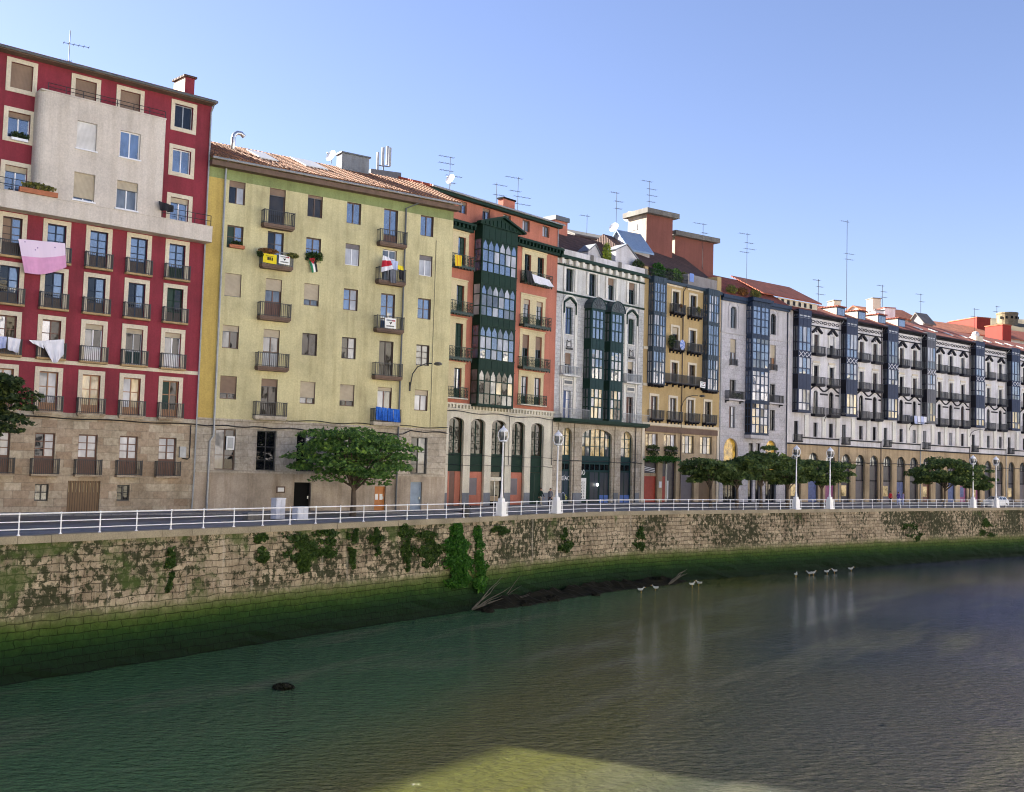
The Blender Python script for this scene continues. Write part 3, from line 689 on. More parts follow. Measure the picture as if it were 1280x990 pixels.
# ================================================================== yellow apartment house
def build_yellow():
    B = Bld('apartment_building', 'pale yellow apartment house with green eave band and small brown balconies', 'building', G_RED1, G_YEL1)
    U = B.u; Z = B.z; W = B.W; H = Z(282, 200.5) + .1
    zst = Z(300, 524.5)
    strip = U(272, 400)
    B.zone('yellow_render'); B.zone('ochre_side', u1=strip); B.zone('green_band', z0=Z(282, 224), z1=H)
    B.zone('pale_ashlar', z0=-1, z1=zst); zg = Z(300, 591); B.zone('ground_plaster', z0=-1, z1=zg, u0=.02)
    tops = [Z(297, 227), Z(296, 282.5), Z(294, 342.5), Z(290, 407), Z(286, 470)]; bots = [Z(297, 253), Z(296, 311), Z(294, 373), Z(290, 436), Z(286, 499)]
    hs = sum(t - b for t, b in zip(tops, bots)) / 5; bots = [t - hs for t in tops]
    dbot = [Z(346, 282.5), Z(345, 333), Z(340, 396.5), Z(338, 459), Z(336, 520)]
    C = [U(296.5, 240), U(346.5, 258), U(394, 257), U(442.5, 266), U(488.5, 281), U(533.8, 284)]
    fr = 'brown_frame'
    look = {  # (row, col): options
        (0, 0): dict(pane=('glass_dark', 'glass_curtain'), blind=('roller_brown', .25)), (0, 2): dict(pane='glass_room', blind=('roller_brown', .12)), (0, 3): dict(pane='glass_sky'), (0, 5): dict(pane='glass_sky'),
        (1, 0): dict(pane=('shutter_green', 'glass_sky'), bars=(.5,)), (1, 2): dict(pane='glass_sky', bars=(.5,)), (1, 3): dict(frame='white_frame', pane='glass_curtain', blind=('roller_grey', .2)), (1, 5): dict(frame='white_frame', pane='glass_curtain', blind=('roller_grey', .2)),
        (2, 0): dict(pane='glass_dark', blind=('roller_beige', .97)), (2, 2): dict(pane='glass_grey', blind=('roller_beige', .72)), (2, 3): dict(pane=('glass_sky', 'glass_curtain'), bars=(.5,)), (2, 5): dict(pane='glass_sky', bars=(.5,)),
        (3, 0): dict(pane=('glass_grey', 'glass_dark'), blind=('roller_beige', .25)), (3, 2): dict(frame='dark_wood', pane='glass_room'), (3, 3): dict(frame='dark_wood', pane=('glass_dark', 'glass_curtain'), bars=(.5,)), (3, 5): dict(frame='dark_wood', pane='glass_grey', bars=(.36, .68)),
        (4, 0): dict(pane='glass_dark', blind=('roller_brown', .75)), (4, 2): dict(pane='glass_grey', blind=('roller_beige', .72)), (4, 3): dict(pane='glass_dark', blind=('roller_beige', .74)), (4, 5): dict(pane='glass_curtain', blind=('roller_beige', .25))}
    doors = {(0, 1): dict(frame=fr, pane='glass_room', leaves=1, blind=('roller_brown', .18)), (1, 1): dict(frame='dark_wood', pane=('glass_dark', 'glass_sky'), bars=(.33, .66)), (2, 1): dict(frame='brown_wood', pane='glass_grey', panel=('brown_wood', .4), blind=('roller_beige', .3)),
             (3, 1): dict(frame=fr, pane=('glass_grey', 'glass_grey'), panel=('grey_metal', .4), blind=('roller_beige', .2)), (4, 1): dict(frame='dark_wood', pane='glass_room', blind=('roller_brown', .2)),
             (0, 4): dict(frame=fr, pane='glass_sky', panel=('brown_wood', .25)), (1, 4): dict(frame='white_frame', pane='glass_grey', bars=(.75,)), (2, 4): dict(frame=fr, pane='glass_sky', bars=(.3, .65)), (3, 4): dict(frame='dark_wood', pane=('glass_room', 'glass_room')), (4, 4): dict(frame='brown_wood', pane=('glass_curtain', 'glass_grey'), blind=('roller_beige', .1))}
    for r in range(5):
        for c, x in enumerate(C):
            if c in (1, 4):
                window(B, x - .62, x + .62, dbot[r], tops[r], kind='balcony_door', **doors[(r, c)])
                balcony(B, x - 1.2, x + 1.2, dbot[r] - .004, .62, .2, 'soffit_brown' if r < 4 else 'pale_ashlar', 1.0, 'dark_iron' if (r, c) != (1, 1) else 'dark_metal', sp=.15, mould=True)
            else:
                window(B, x - .6, x + .6, bots[r], tops[r], **{**dict(frame=fr, leaves=2), **look[(r, c)]})
    # stone first floor
    t, b = Z(300, 537), Z(300, 587.5)
    for px, pn, fr2 in ((281.5, ('glass_grey', 'glass_dark'), 'brown_frame'), (333, ('glass_dark', 'glass_dark'), 'dark_iron'), (382.5, ('glass_dark', 'glass_grey'), 'dark_iron'), (430, ('glass_dark', 'glass_grey'), 'dark_iron'), (478, ('glass_dark', 'glass_dark'), 'dark_iron'), (524, ('glass_dark', 'glass_grey'), 'dark_iron')):
        x = U(px, 560); window(B, x - .74, x + .74, b, t, fr2, pn, 2, (.25, .6) if px > 300 else (.35,), y=.2)
    m = MB('pale_ashlar'); m.box(.02, W - .02, -.09, -.003, zg - .02, zg + .16); m.box(.02, W - .02, -.07, -.003, zst - .12, zst + .02); m.build('string_course', B.root)
    # ground floor doors
    for px, w, top, fr2, kind in ((378, 1.35, Z(378, 603), 'black_void', 'doorway'), (475, .95, Z(475, 608), 'orange_door', 'door'), (520, 1.05, Z(520, 602.5), 'blue_grey_door', 'door')):
        x = U(px, 620); B.holes.append((x - w / 2, x + w / 2, -.05, top)); d = MB(fr2)
        yy = .2 if kind == 'door' else .25
        d.box(x - w / 2 + .004, x + w / 2 - .004, yy, yy + .05, .01, top - .004)
        if kind == 'door':
            d.box(x - w / 2 + .004, x - w / 2 + .09, yy - .04, yy - .001, .01, top - .004); d.box(x + w / 2 - .09, x + w / 2 - .004, yy - .04, yy - .001, .01, top - .004); d.box(x - w / 2 + .09, x + w / 2 - .09, yy - .04, yy - .001, top - .1, top - .004)
        else: d.box(x - w / 2 + .004, x - w / 2 + .07, yy - .06, yy - .001, .01, top - .004, 'dark_wood'); d.box(x + w / 2 - .07, x + w / 2 - .004, yy - .06, yy - .001, .01, top - .004, 'dark_wood')
        o = d.build('door', B.root)
        h = MB('silver'); h.box(x + w / 2 - .2, x + w / 2 - .14, yy - .1, yy - .001, 1.0, 1.2); h.build('handle', o)
        if fr2 == 'orange_door':
            q = MB('paper_white'); q.box(x - .32, x - .08, yy - .012, yy - .001, .95, 1.4); q.box(x + .06, x + .3, yy - .012, yy - .001, .95, 1.4); q.build('notice', o)
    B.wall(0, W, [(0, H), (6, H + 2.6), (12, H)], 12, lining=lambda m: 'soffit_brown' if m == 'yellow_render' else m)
    r = roof(B, -.02, W + .28, H, 6, 23.4, .75, 'tiles_orange', th=.24, gutter='grey_metal', soffit='soffit_brown', ribs=True)
    s = MB('soffit_brown'); s.box(-.01, W + .24, -.66, -.003, H - .72, H - .36); s.build('eave_board', B.root)
    # downpipes
    x1 = strip + .05; x2 = U(499, 480)
    pipe(B, [(x1, -.75, H - .1), (x1, -.2, H - .5), (x1, -.14, H - 1.0), (x1, -.14, 5.4), (x1 - .25, -.14, 5.0), (x1 - .25, -.14, 0)], .075)
    pipe(B, [(x2 + .9, -.75, H - .15), (x2 + .9, -.5, H - .7), (x2, -.14, H - 1.2), (x2, -.14, 0)], .07, 'dark_metal')
    cb = MB('black_cable'); n = 30
    cb.tube([(W * k / n, -.13, zst - .5 - .05 * math.sin(k * 1.7) + (.25 if k > 24 else 0)) for k in range(n + 1)], .04, n=4)
    cb.tube([(W * k / n, -.13, zst + .12 + .06 * math.sin(k * 1.1)) for k in range(8, n + 1)], .03, n=4)
    cb.tube([(U(545, 300), -.05, U(545, 300) * 0 + Z(540, 300)), (U(545, 300), -.05, zst)], .02, n=4); cb.build('cable', B.root)
    # skylights lying on the slope, roof box
    tt = math.tan(rad(23.4))
    def on(y): return H + y * tt + .3
    def slopebox(name, mat, x0, x1, y0, y1, h=.1):
        m = MB(mat); xprism(m, [(y0, on(y0) - .05), (y0, on(y0) + h), (y1, on(y1) + h), (y1, on(y1) - .05)], x0, x1); return m.build(name, B.root)
    slopebox('skylight', 'skylight_pale', U(318, 195, 3), U(341, 200, 3), 1.8, 4.8); slopebox('skylight', 'skylight_pale', U(372, 205, 4), U(400, 210, 4), 2.4, 5.6); slopebox('skylight', 'skylight_pale', .3, U(282, 190), 4.0, 5.8)
    x0, x1 = U(427, 210, 5), U(461, 215, 5); m = MB('plinth_grey'); zt = Z(440, 193.5, 5)
    m.box(x0, x1, 5, 6.0, H + 1, zt, 'plinth_grey'); m.box(x0 - .12, x1 + .12, 4.9, 6.1, zt + .002, zt + .12, 'dark_metal'); m.build('lift_housing', B.root)
    return B, C, dict(tops=tops, bots=bots, dbot=dbot, H=H, zst=zst, on=on)
YEL, YC, YI = build_yellow()

# ================================================================== orange house with green gallery
def build_orange():
    B = Bld('gallery_house', 'terracotta orange house with dark green glazed gallery under a pointed gable', 'building', G_OR0, G_OR1)
    U = B.u; Z = B.z; W = B.W
    H = Z(690, 278.5); zc0, zc1 = Z(600, 293.5), Z(600, 285)
    zb = Z(600, 513); zb2 = Z(600, 507)
    B.zone('orange_render'); B.zone('light_stone', z0=-1, z1=zb2)
    zpl = Z(600, 616); B.zone('plinth_grey', z0=-1, z1=zpl)
    # attic windows
    t, b = Z(579, 252), Z(579, 267)
    us = [U(551.5, 246), U(578.5, 258), U(608, 267), U(634, 270), U(657.7, 281), U(682.5, 288)]
    for k, x in enumerate(us): window(B, x - .55, x + .55, b, t, 'brown_frame', ('glass_dark', 'glass_sky') if k < 3 else ('glass_curtain', 'glass_grey'), 2, blind=('roller_brown', .25) if k < 3 else None)
    g0, g1 = U(600, 400, -1.0), U(644.5, 400, -1.0)
    xc = (g0 + g1) / 2
    # rows of balcony doors either side
    tt = [Z(660, 318), Z(660, 374.5), Z(660, 419), Z(660, 471)]; bb = [Z(655, 352), Z(655, 406), Z(655, 459), Z(655, 505.5)]
    rx = [U(659.5, 330), U(675.5, 335)]; lx = [2 * xc - x for x in rx]
    Lx = U(577, 310); d = Lx - lx[0]; lx = [Lx, Lx - (rx[1] - rx[0])]
    for r in range(4):
        for side, xs in (('r', rx), ('l', lx)):
            a, c = min(xs), max(xs)
            pn = {('r', 0): ('glass_dark', 'glass_dark'), ('r', 1): ('glass_curtain', 'glass_curtain'), ('r', 2): ('glass_grey', 'glass_dark'), ('r', 3): ('glass_curtain', 'glass_curtain'), ('l', 0): ('glass_sky', 'shutter_green'), ('l', 1): ('glass_grey', 'shutter_green'), ('l', 2): ('shutter_green', 'shutter_green'), ('l', 3): ('glass_grey', 'glass_sky')}[(side, r)]
            for x in xs:
                window(B, x - .5, x + .5, bb[r], tt[r], 'green_wood', pn, 2, (.5,), panel=('green_wood', .3), kind='balcony_door', blind=('roller_brown', .4) if (side == 'r' and r == 2) else (('roller_beige', .18) if side == 'r' and r == 1 else None))
            s = MB('cream_surround'); w = .42
            for x0, x1 in ((a - .5 - w, a - .502), (a + .502, c - .502), (c + .502, c + .5 + w)): s.box(x0, x1, -.05, -.002, bb[r] + .02, tt[r] + .001)
            s.box(a - .5 - w, c + .5 + w, -.05, -.002, tt[r] + .002, tt[r] + .55); s.box(a - .5 - w - .06, c + .5 + w + .06, -.12, -.052, tt[r] + .42, tt[r] + .56); s.build('surround', B.root)
            if r < 3: balcony(B, a - 1.1, c + 1.1, bb[r] - .004, .75, .2, 'green_iron', 1.0, 'green_iron', sp=.2, scroll=True, fringe=True)
            else: balcony(B, a - 1.0, c + 1.0, bb[r] - .004, .5, .1, 'light_stone', 1.0, 'green_iron', sp=.2, scroll=True)
    # central gallery, four storeys
    lv = [(Z(602, 337.5, -1), Z(602, 297.5, -1)), (Z(600, 392.6, -1), Z(600, 354, -1)), (Z(599, 447, -1), Z(599, 406, -1)), (Z(598, 504, -1), Z(598, 461.5, -1))]
    gl = [('glass_sky', 'glass_sky', 'glass_curtain'), ('glass_curtain', 'glass_grey', 'glass_sky'), ('glass_sky', 'glass_curtain', 'glass_grey'), ('glass_grey', 'glass_room', 'glass_cream')]
    gallery(B, g0, g1, 1.0, lv, lv[3][0] - .25, zc1 + .1, 'green_wood', 6, 1, (.3, .68), [('glass_grey', 'glass_room', 'glass_cream', 'glass_grey'), gl[2], gl[1], gl[0]], tips=True, pw=.16, mw=.10)
    gm = MB('green_wood'); za = Z(630, 273.5, -1); zg = zc1 + .12
    gm.prism([(g0 - .5, zg), (g1 + .5, zg), (g1 + .5, zg + .15), (xc, za), (g0 - .5, zg + .15)], -1.15, -.004)
    for k in range(9):      # carved pendants and verge boards
        x = g0 + (g1 - g0) * (k + .5) / 9; hgt = (1 - abs(x - xc) / (xc - g0 + .5)) * (za - zg); gm.box(x - .12, x + .12, -1.22, -1.152, zg + .1, zg + .1 + hgt * .62)
    for s_ in (-1, 1):
        p = Vector((xc, -1.2, za + .05)); q = Vector((xc + s_ * (xc - g0 + .75), -1.2, zg + .1)); m_ = (p + q) / 2; dd = (p - q) / 2
        gm.obox(m_, dd, (0, .28, 0), Vector((-dd.z, 0, dd.x)).normalized() * .09, 'green_wood')
    gm.build('gable', B.root)
    # bracketed green cornice
    for x0, x1 in ((0, g0 - .52), (g1 + .52, W + .2)):
        cn = MB('green_wood')
        cn.box(x0, x1, -.75, -.003, zc1 - .22, zc1); cn.box(x0, x1, -.4, -.004, zc0 - .1, zc1 - .222)
        n = int((x1 - x0) / .55)
        for k in range(n + 1): x = x0 + .1 + (x1 - x0 - .2) * k / max(1, n); cn.box(x - .08, x + .08, -.68, -.402, zc0 + .12, zc1 - .224)
        cn.build('cornice', B.root)
    # ground floor: white stone with five tall openings
    oc = [U(570, 560), U(598.5, 560), U(620.5, 560), U(647.5, 560), U(671.5, 560)]; st = (oc[4] - oc[0]) / 4; oc = [oc[0] + st * k for k in range(5)]
    ztop = Z(599, 523.5); zmid = Z(599, 567); zp = Z(599, 588.5); hw = 1.0
    for k, x in enumerate(oc):
        B.holes.append((x - hw, x + hw, -.05, ztop)); B.arches.append((x - hw, x + hw, ztop, .45))
        f = MB('green_wood'); yy = .3
        for q in (-hw + .004, -.05, hw - .084): f.box(x + q, x + q + .08 if q != -.05 else x + .05, yy, yy + .06, zmid, ztop - .2)
        f.box(x - hw + .004, x + hw - .004, yy - .03, yy + .07, zmid - .12, zmid); f.box(x - hw + .004, x + hw - .004, yy, yy + .05, zp, zmid - .122)
        f.box(x - hw + .004, x + hw - .004, yy - .03, yy + .06, zp - .08, zp - .001)
        for zz in (.25, .5, .75): z = zp + (zmid - zp) * zz; f.box(x - hw + .1, x + hw - .1, yy - .012, yy - .001, z - .03, z + .03)
        for cx, cz in ((-.4, .4), (.4, .4), (-.4, 1.1), (.4, 1.1), (-.4, 1.8), (.4, 1.8)):
            f.tube([(x + cx + .24 * math.cos(j * .7), yy - .02, zmid + .3 + cz + .3 * math.sin(j * .7)) for j in range(10)], .025, n=4)
        o = f.build('shopfront', B.root); p = MB('glass_room'); panes(p, [x - hw + .02, x, x + hw - .02], zmid, ztop, yy + .05, 'glass_room'); p.build('pane', o)
        d = MB('brick_red_wall')
        if k == 0: d.box(x - .45, x + .25, yy + .02, yy + .07, .02, zp - .1, 'brown_wood'); d.box(x + .26, x + hw - .01, yy, yy + .06, .02, zp - .1, 'orange_render'); d.box(x - hw + .01, x - .46, yy, yy + .06, .02, zp - .1, 'orange_render')
        elif k in (1, 3): d.box(x - hw + .01, x + hw - .01, yy, yy + .05, .02, 1.0, 'orange_render'); d.box(x - hw + .01, x + hw - .01, yy, yy + .05, 2.6, zp - .1, 'orange_render'); d.box(x + .35, x + hw - .01, yy, yy + .05, 1.001, 2.599, 'orange_render'); d.box(x - hw + .01, x + .349, yy + .01, yy + .06, 1.001, 2.599, 'roller_grey')
        elif k == 2: d.box(x - hw + .01, x + hw - .01, yy + .03, yy + .07, .02, zp - .1, 'glass_dark'); d.box(x - hw + .01, x + hw - .01, yy - .02, yy + .028, 2.35, 2.7, 'light_stone'); d.box(x - .1, x - .04, yy - .03, yy + .028, .02, 2.3, 'silver'); d.box(x - hw + .05, x + .5, yy - .02, yy + .028, .4, .9, 'tan_stone')
        else: d.box(x - hw - .0 + .01, x + hw - .01, yy - .02, yy + .03, .02, zp - .1, 'green_wood'); d.box(x - .03, x + .03, yy - .04, yy - .021, .02, zp - .2, 'green_iron')
        d.build('door', B.root)
    m = MB('light_stone'); m.box(0, W, -.2, -.003, zb2 - .1, zb2 + .06); m.box(0, W, -.12, -.003, zb2 - .55, zb2 - .42)
    n = int(W / .45)
    for k in range(n): x = .2 + k * .45; m.box(x - .1, x + .1, -.18, -.004, zb2 - .41, zb2 - .101)
    m.box(0, W, -.05, -.003, -.2, zpl - .02, 'plinth_grey') if False else None
    m.build('cornice', B.root)
    cb = MB('black_cable'); n = 26
    cb.tube([(W * k / n, -.24, zb2 - .75 - .08 * math.sin(k * .8)) for k in range(n + 1)], .035, n=4)
    for dz in (0, -.9): cb.tube([(W * k / n, -.06, zmid - .2 + dz - .04 * math.sin(k)) for k in range(n + 1)], .022, n=4)
    x = oc[2] + st * .5; cb.tube([(x, -.06, zb2 - .8), (x, -.06, zmid - 1)], .03, n=4); x = W - .2; cb.tube([(x, -.08, zb2 - .7), (x, -.08, zmid - .9)], .04, n=4); cb.build('cable', B.root)
    B.wall(0, W, [(0, H), (6, H + 1.9), (12, H)], 12)
    roof(B, -.3, W + .25, H, 6, 17.5, .6, 'tiles_red', th=.2, gutter='grey_metal', soffit='green_wood')
    c0, c1 = U(629, 258, 2.6), U(643.5, 258, 2.6); chimney(B, c0, c1, 2.6, 3.3, H, Z(636, 250, 2.6), 'orange_render', 'black_void', .1)
    e = MB('green_wood'); e.box(-.1, W + .1, -.5, -.003, H - .45, H - .16); e.build('eave_board', B.root)
    s = MB('orange_render'); s.box(-2.9, -.01, .02, 9, 0, 21); s.build('sun_gap_block', B.root)  # unseen block added to stop sun slipping between the two houses
    pipe(B, [(W - .15, -.5, H - .1), (W - .15, -.12, H - .5), (W - .15, -.12, zc1)], .05)
    return B, dict(lx=lx, rx=rx, bb=bb, tt=tt, H=H, zb=zb2)
ORA, OI = build_orange()

# ================================================================== white stone house with twin teal bays
def build_white():
    B = Bld('gallery_house', 'white stone house with twin domed teal bays and a rooftop terrace', 'building', G_OR1, G_WH1)
    U = B.u; Z = B.z; W = B.W
    zslab = Z(745, 526); H = Z(703, 311.5)
    B.zone('white_ashlar'); B.zone('pale_ashlar', z0=-1, z1=zslab)
    zband = Z(748, 375); zf = Z(745, 330); B.zone('white_stone', z0=zband, z1=H)
    # top storey
    t, b = Z(712, 336), Z(712, 364.5)
    for i, (px, py) in enumerate(((712.3, 350), (740.8, 357), (764, 362), (790, 368))):
        x = U(px, py); window(B, x - .56, x + .56, b, t, 'green_wood', ('glass_dark', 'glass_dark') if i != 2 else ('glass_curtain', 'glass_dark'), 2, (.6,), y=.24, blind=('roller_brown', .3) if i > 1 else None)
        for q in (-1.05, .72): s = MB('white_trim'); s.box(x + q, x + q + .33, -.13, -.003, b + .1, t + .1); s.build('pilaster', B.root)
        s = MB('white_trim'); s.box(x - .68, x + .68, -.09, -.003, t + .02, t + .14); s.build('lintel', B.root)
    # cornice, frieze, parapet
    m = MB('green_wood'); zc = Z(745, 329.5); zk = Z(745, 341.5)
    m.box(0, W, -.55, -.003, zc - .32, zc); m.box(0, W, -.13, -.004, zk, zk + .16); m.box(0, W, -.1, -.003, zband - .1, zband + .1)
    n = int(W / 1.1)
    for k in range(n): x = .4 + k * 1.1; m.box(x - .16, x + .16, -.45, -.005, zk + .17, zc - .322, 'white_trim'); m.box(x + .35, x + .75, -.2, -.005, zk + .3, zc - .36, 'white_trim')
    m.build('cornice', B.root)
    p = MB('white_render'); p.box(0, W, -.3, -.02, zc + .002, H)
    for k in range(4): x = W * (k + .02) / 3.1; p.box(x, x + .5, -.36, -.31, zc + .003, H + .05, 'concrete')
    p.build('parapet', B.root)
    # twin bays
    lv = [(Z(742, 422.5, -1), Z(742, 388, -1)), (Z(740.5, 472.5, -1), Z(740.5, 436.5, -1)), (Z(739, 522, -1), Z(739, 486, -1))]
    b1 = (U(738.5, 440, -1.0), U(754, 440, -1.0)); b2 = (U(762.8, 445, -1.0), U(780.2, 445, -1.0)); w = (b1[1] - b1[0] + b2[1] - b2[0]) / 2
    for (g0, g1), tag_ in ((b1, 0), (b2, 1)):
        g1 = g0 + w
        gallery(B, g0, g1, 1.0, lv, zslab + .02, lv[0][1] + .25, 'teal_wood', 3, 2, (.38, .7), [('glass_cream', 'glass_cream', 'glass_curtain') if not tag_ else ('glass_cream', 'glass_room', 'glass_curtain'), ('glass_sky', 'glass_curtain'), ('glass_sky',)], pw=.26, mw=.14, sidemat='green_wood', sideglass='glass_grey')
        d = MB('lead_dark'); cx = (g0 + g1) / 2; N = 12; zt = lv[0][1] + .26; rx = (g1 - g0) / 2 + .12; rz = Z(745, 371.5, -1) - zt
        arc = [(cx - rx * math.cos(PI * k / N), zt + rz * math.sin(PI * k / N)) for k in range(N + 1)]
        d.prism(arc[::-1][::-1], -1.08, -.004)
        for k in range(1, 8): a = PI * k / 8; d.obox((cx - rx * .55 * math.cos(a), -1.1, zt + rz * .55 * math.sin(a)), Vector((-math.cos(a) * rx, 0, math.sin(a) * rz)) * .33, (0, .03, 0), Vector((math.sin(a), 0, math.cos(a))) * .03, 'dark_metal')
        d.tube([(x, -1.1, z) for x, z in arc], .06, 'teal_wood', 5); d.build('dome', B.root)
    # hooded windows left and right
    for side, px in (('l', 711.5), ('r', 789.5)):
        x = U(px, 400); t, b = Z(711.5, 384), Z(711.5, 418)
        window(B, x - .55, x + .55, b, t, 'green_wood', ('blue_door', 'glass_sky') if side == 'l' else ('glass_dark', 'shutter_green'), 2, (.6,), y=.24, sill='white_trim')
        h = MB('green_wood'); za = t + 1.0
        for s_ in (-1, 1):
            p0 = Vector((x, -.1, za)); p1 = Vector((x + s_ * .95, -.1, t + .45)); dd = (p0 - p1) / 2; h.obox((p0 + p1) / 2, dd, (0, .1, 0), Vector((-dd.z, 0, dd.x)).normalized() * .09); h.box(x + s_ * .95 - .08, x + s_ * .95 + .08, -.16, -.004, t - .7, t + .44)
        h.build('hood', B.root)
        sr = MB('white_trim')
        for q in (-1.25, .85): sr.box(x + q, x + q + .4, -.1, -.003, zslab + .5, t + .2)
        N = 10; arc = [(x - 1.15 * math.cos(PI * k / N), t + .2 + 1.05 * math.sin(PI * k / N)) for k in range(N + 1)]
        for (xa, za_), (xb, zb_) in zip(arc, arc[1:]):
            dd = Vector((xb - xa, 0, zb_ - za_)) / 2; sr.obox(((xa + xb) / 2, -.05, (za_ + zb_) / 2), dd * 1.05, (0, .045, 0), Vector((-dd.z, 0, dd.x)).normalized() * .1)
        sr.build('surround', B.root)
        cr = MB('dark_iron'); zz = b - 1.3       # carved crest below the sill
        cr.tube([(x - .35, -.06, zz), (x - .3, -.06, zz + .7), (x, -.06, zz + .5), (x + .3, -.06, zz + .7), (x + .35, -.06, zz), (x - .35, -.06, zz)], .05, n=4); cr.box(x - .45, x + .45, -.22, -.004, zz - .3, zz - .12); cr.build('crest', B.root)
        t2, b2_ = Z(708.5, 441), Z(708.5, 468); window(B, x - .5, x + .5, b2_, t2, 'dark_wood', ('glass_dark', 'glass_grey') if side == 'l' else ('glass_grey', 'glass_dark'), 2, (.7,), y=.24, blind=('roller_brown', .5) if side == 'l' else ('roller_beige', .35))
        balcony(B, x - 1.35, x + 1.35, b2_ - .05, .6, .16, 'white_stone', .9, 'grey_metal', sp=.22 if side == 'l' else .14)
        t3, b3 = Z(708.5, 488), zslab + .02
        window(B, x - .6, x + .6, b3, t3, 'blue_door' if side == 'l' else 'brown_wood', ('blue_door', 'glass_curtain') if side == 'l' else ('brown_wood', 'glass_dark'), 2, (.7,), y=.24, kind='balcony_door')
        fl = MB('white_trim'); fl.box(x - .75, x + .75, -.1, -.003, t3 + .55, t3 + 1.15); fl.box(x - .6, x + .6, -.13, -.101, t3 + .68, t3 + 1.02, 'dark_metal'); fl.build('fanlight', B.root)
    # long slab with rail
    s = MB('green_wood'); s.box(-.05, W + .05, -1.15, -.003, zslab - .3, zslab); s.box(0, W, -.95, -.004, zslab - .42, zslab - .302); o = s.build('balcony', B.root)
    r = MB('grey_metal')
    for x0, x1 in ((.05, b1[0] - .1), (b2[0] + w + .1, W - .05)):
        r.box(x0, x1, -1.1, -1.06, zslab + .95, zslab + 1.0); rail_bars(r, [(x0 + .02, -.02), (x0 + .02, -1.08), (x1 - .02, -1.08)], zslab + .95, zslab, .16)
    r.build('railing', o)
    # stone ground floor with arches
    zt1 = Z(709, 534.5)
    for k, (pl, pr, pt, am) in enumerate(((702, 714.5, 534, 1), (727, 764.5, 535.5, 0), (775.5, 790.5, 539, 1))):
        a, b_ = U(pl, 580), U(pr, 580); zt = zt1 if k != 1 else zt1 + .05; B.holes.append((a, b_, -.05, zt)); B.arches.append((a, b_, zt, (b_ - a) / 2 if am else .8))
        f = MB('teal_wood'); yy = .3; zm = Z(745, 570); zlow = Z(745, 590); n = 2 if am else 6
        f.box(a + .004, b_ - .004, yy - .03, yy + .08, zm - .9, zm); f.box(a + .004, b_ - .004, yy - .03, yy + .06, zlow, zlow + .2)
        for j in range(n + 1):
            x = a + .05 + (b_ - a - .1) * j / n; ww = .05 if j % 2 else .09; f.box(max(a + .004, x - ww), min(b_ - .004, x + ww), yy, yy + .07, .02, zt - .02)
        for q in (.35, .7): z = zm + (zt - zm) * q; f.box(a + .004, b_ - .004, yy + .005, yy + .05, z - .035, z + .035)
        o = f.build('shopfront', B.root); p = MB('glass_cream'); 
        for j in range(n):
            xa, xb = a + (b_ - a) * j / n, a + (b_ - a) * (j + 1) / n
            for q in range(3): p.face([(xa, yy + .05, zm + (zt - zm) * q / 3), (xb, yy + .05, zm + (zt - zm) * q / 3), (xb, yy + .05, zm + (zt - zm) * (q + 1) / 3), (xa, yy + .05, zm + (zt - zm) * (q + 1) / 3)], 'glow_cream' if ((k == 1 and j in (2, 3)) or (k == 1 and j == 4 and q < 2) or (k != 1 and j == 1)) else R.choice(('glass_cream', 'glass_grey', 'glass_grey')))
        p.face([(a, yy + .05, zlow), (b_, yy + .05, zlow), (b_, yy + .05, zm), (a, yy + .05, zm)], 'glass_dark'); p.build('pane', o)
        d = MB('navy_panel'); d.box(a + .06, b_ - .06, yy + .02, yy + .05, .02, zlow - .001, 'slate_wood' if k == 0 else ('green_wood' if k == 1 else 'navy_panel'))
        if k == 1:
            x0 = a + (b_ - a) * .36; x1 = a + (b_ - a) * .64; d.box(x0, x1 - .1, yy + .005, yy + .019, .03, zlow - .05, 'navy_panel'); d.box(x1 + .05, b_ - .1, yy + .005, yy + .019, .95, zlow - .05, 'navy_panel'); d.box(x1 + .05, b_ - .1, yy + .003, yy + .019, .03, .94, 'blue_panel')
            x0 = a + .1; x1 = a + (b_ - a) * .23; d.box(x0, x1, yy - .01, yy + .004, .5, 2.75, 'paper_white')
            for j in range(6): z = .72 + j * .31; d.obox(((x0 + x1) / 2, yy - .02, z), (.22, 0, 0), (0, .008, 0), (0, 0, .1), 'green_wood'); d.obox(((x0 + x1) / 2, yy - .032, z), (.09, 0, .06), (0, .004, 0), (-.06, 0, .09), 'paper_white')
            for j in range(2): d.lathe([(.16, 0), (.16, .02)], (a + .28 + j * .42, yy - .05, 3.2), 10, 'paper_white') if False else d.tube([(a + .25 + j * .45 + .17 * math.cos(q * .7), yy - .02, 3.35 + .25 * math.sin(q * .7)) for q in range(10)], .05, 'paper_white', 4)
        if k == 2: d.box(a + .07, b_ - .07, yy + .003, yy + .019, .03, .95, 'blue_panel')
        d.build('door', B.root)
        if k == 1:
            lm = MB('lit_lamp'); lm.lathe([(.05, 0), (.11, .08), (.11, .22), (.04, .32)], ((a + b_) / 2 + .3, yy - .2, 1.9), 8); lm.build('porch_lamp', B.root)
    for px in (699, 719, 723.5, 769.5, 795.5): m = MB('pale_ashlar'); x = U(px, 580); m.box(x - .3, x + .3, -.12, -.003, 1.2, zslab - .45); m.box(x - .36, x + .36, -.16, -.003, 0, 1.2, 'plinth_grey'); m.build('pilaster', B.root)
    cb = MB('black_cable'); zc_ = Z(745, 577); cb.tube([(W * k / 20, -.2, zc_ - .05 * math.sin(k)) for k in range(21)], .035, n=4); x = W - 1.2; cb.tube([(x, -.14, zslab - .4), (x, -.14, .2)], .05, n=5); cb.tube([(1.0, -.1, zc - .4), (1.0, -.1, zslab)], .03, n=4); cb.tube([(W - 1.1, -.12, zc - .4), (W - 1.1, -.12, zslab)], .03, n=4); cb.build('cable', B.root)
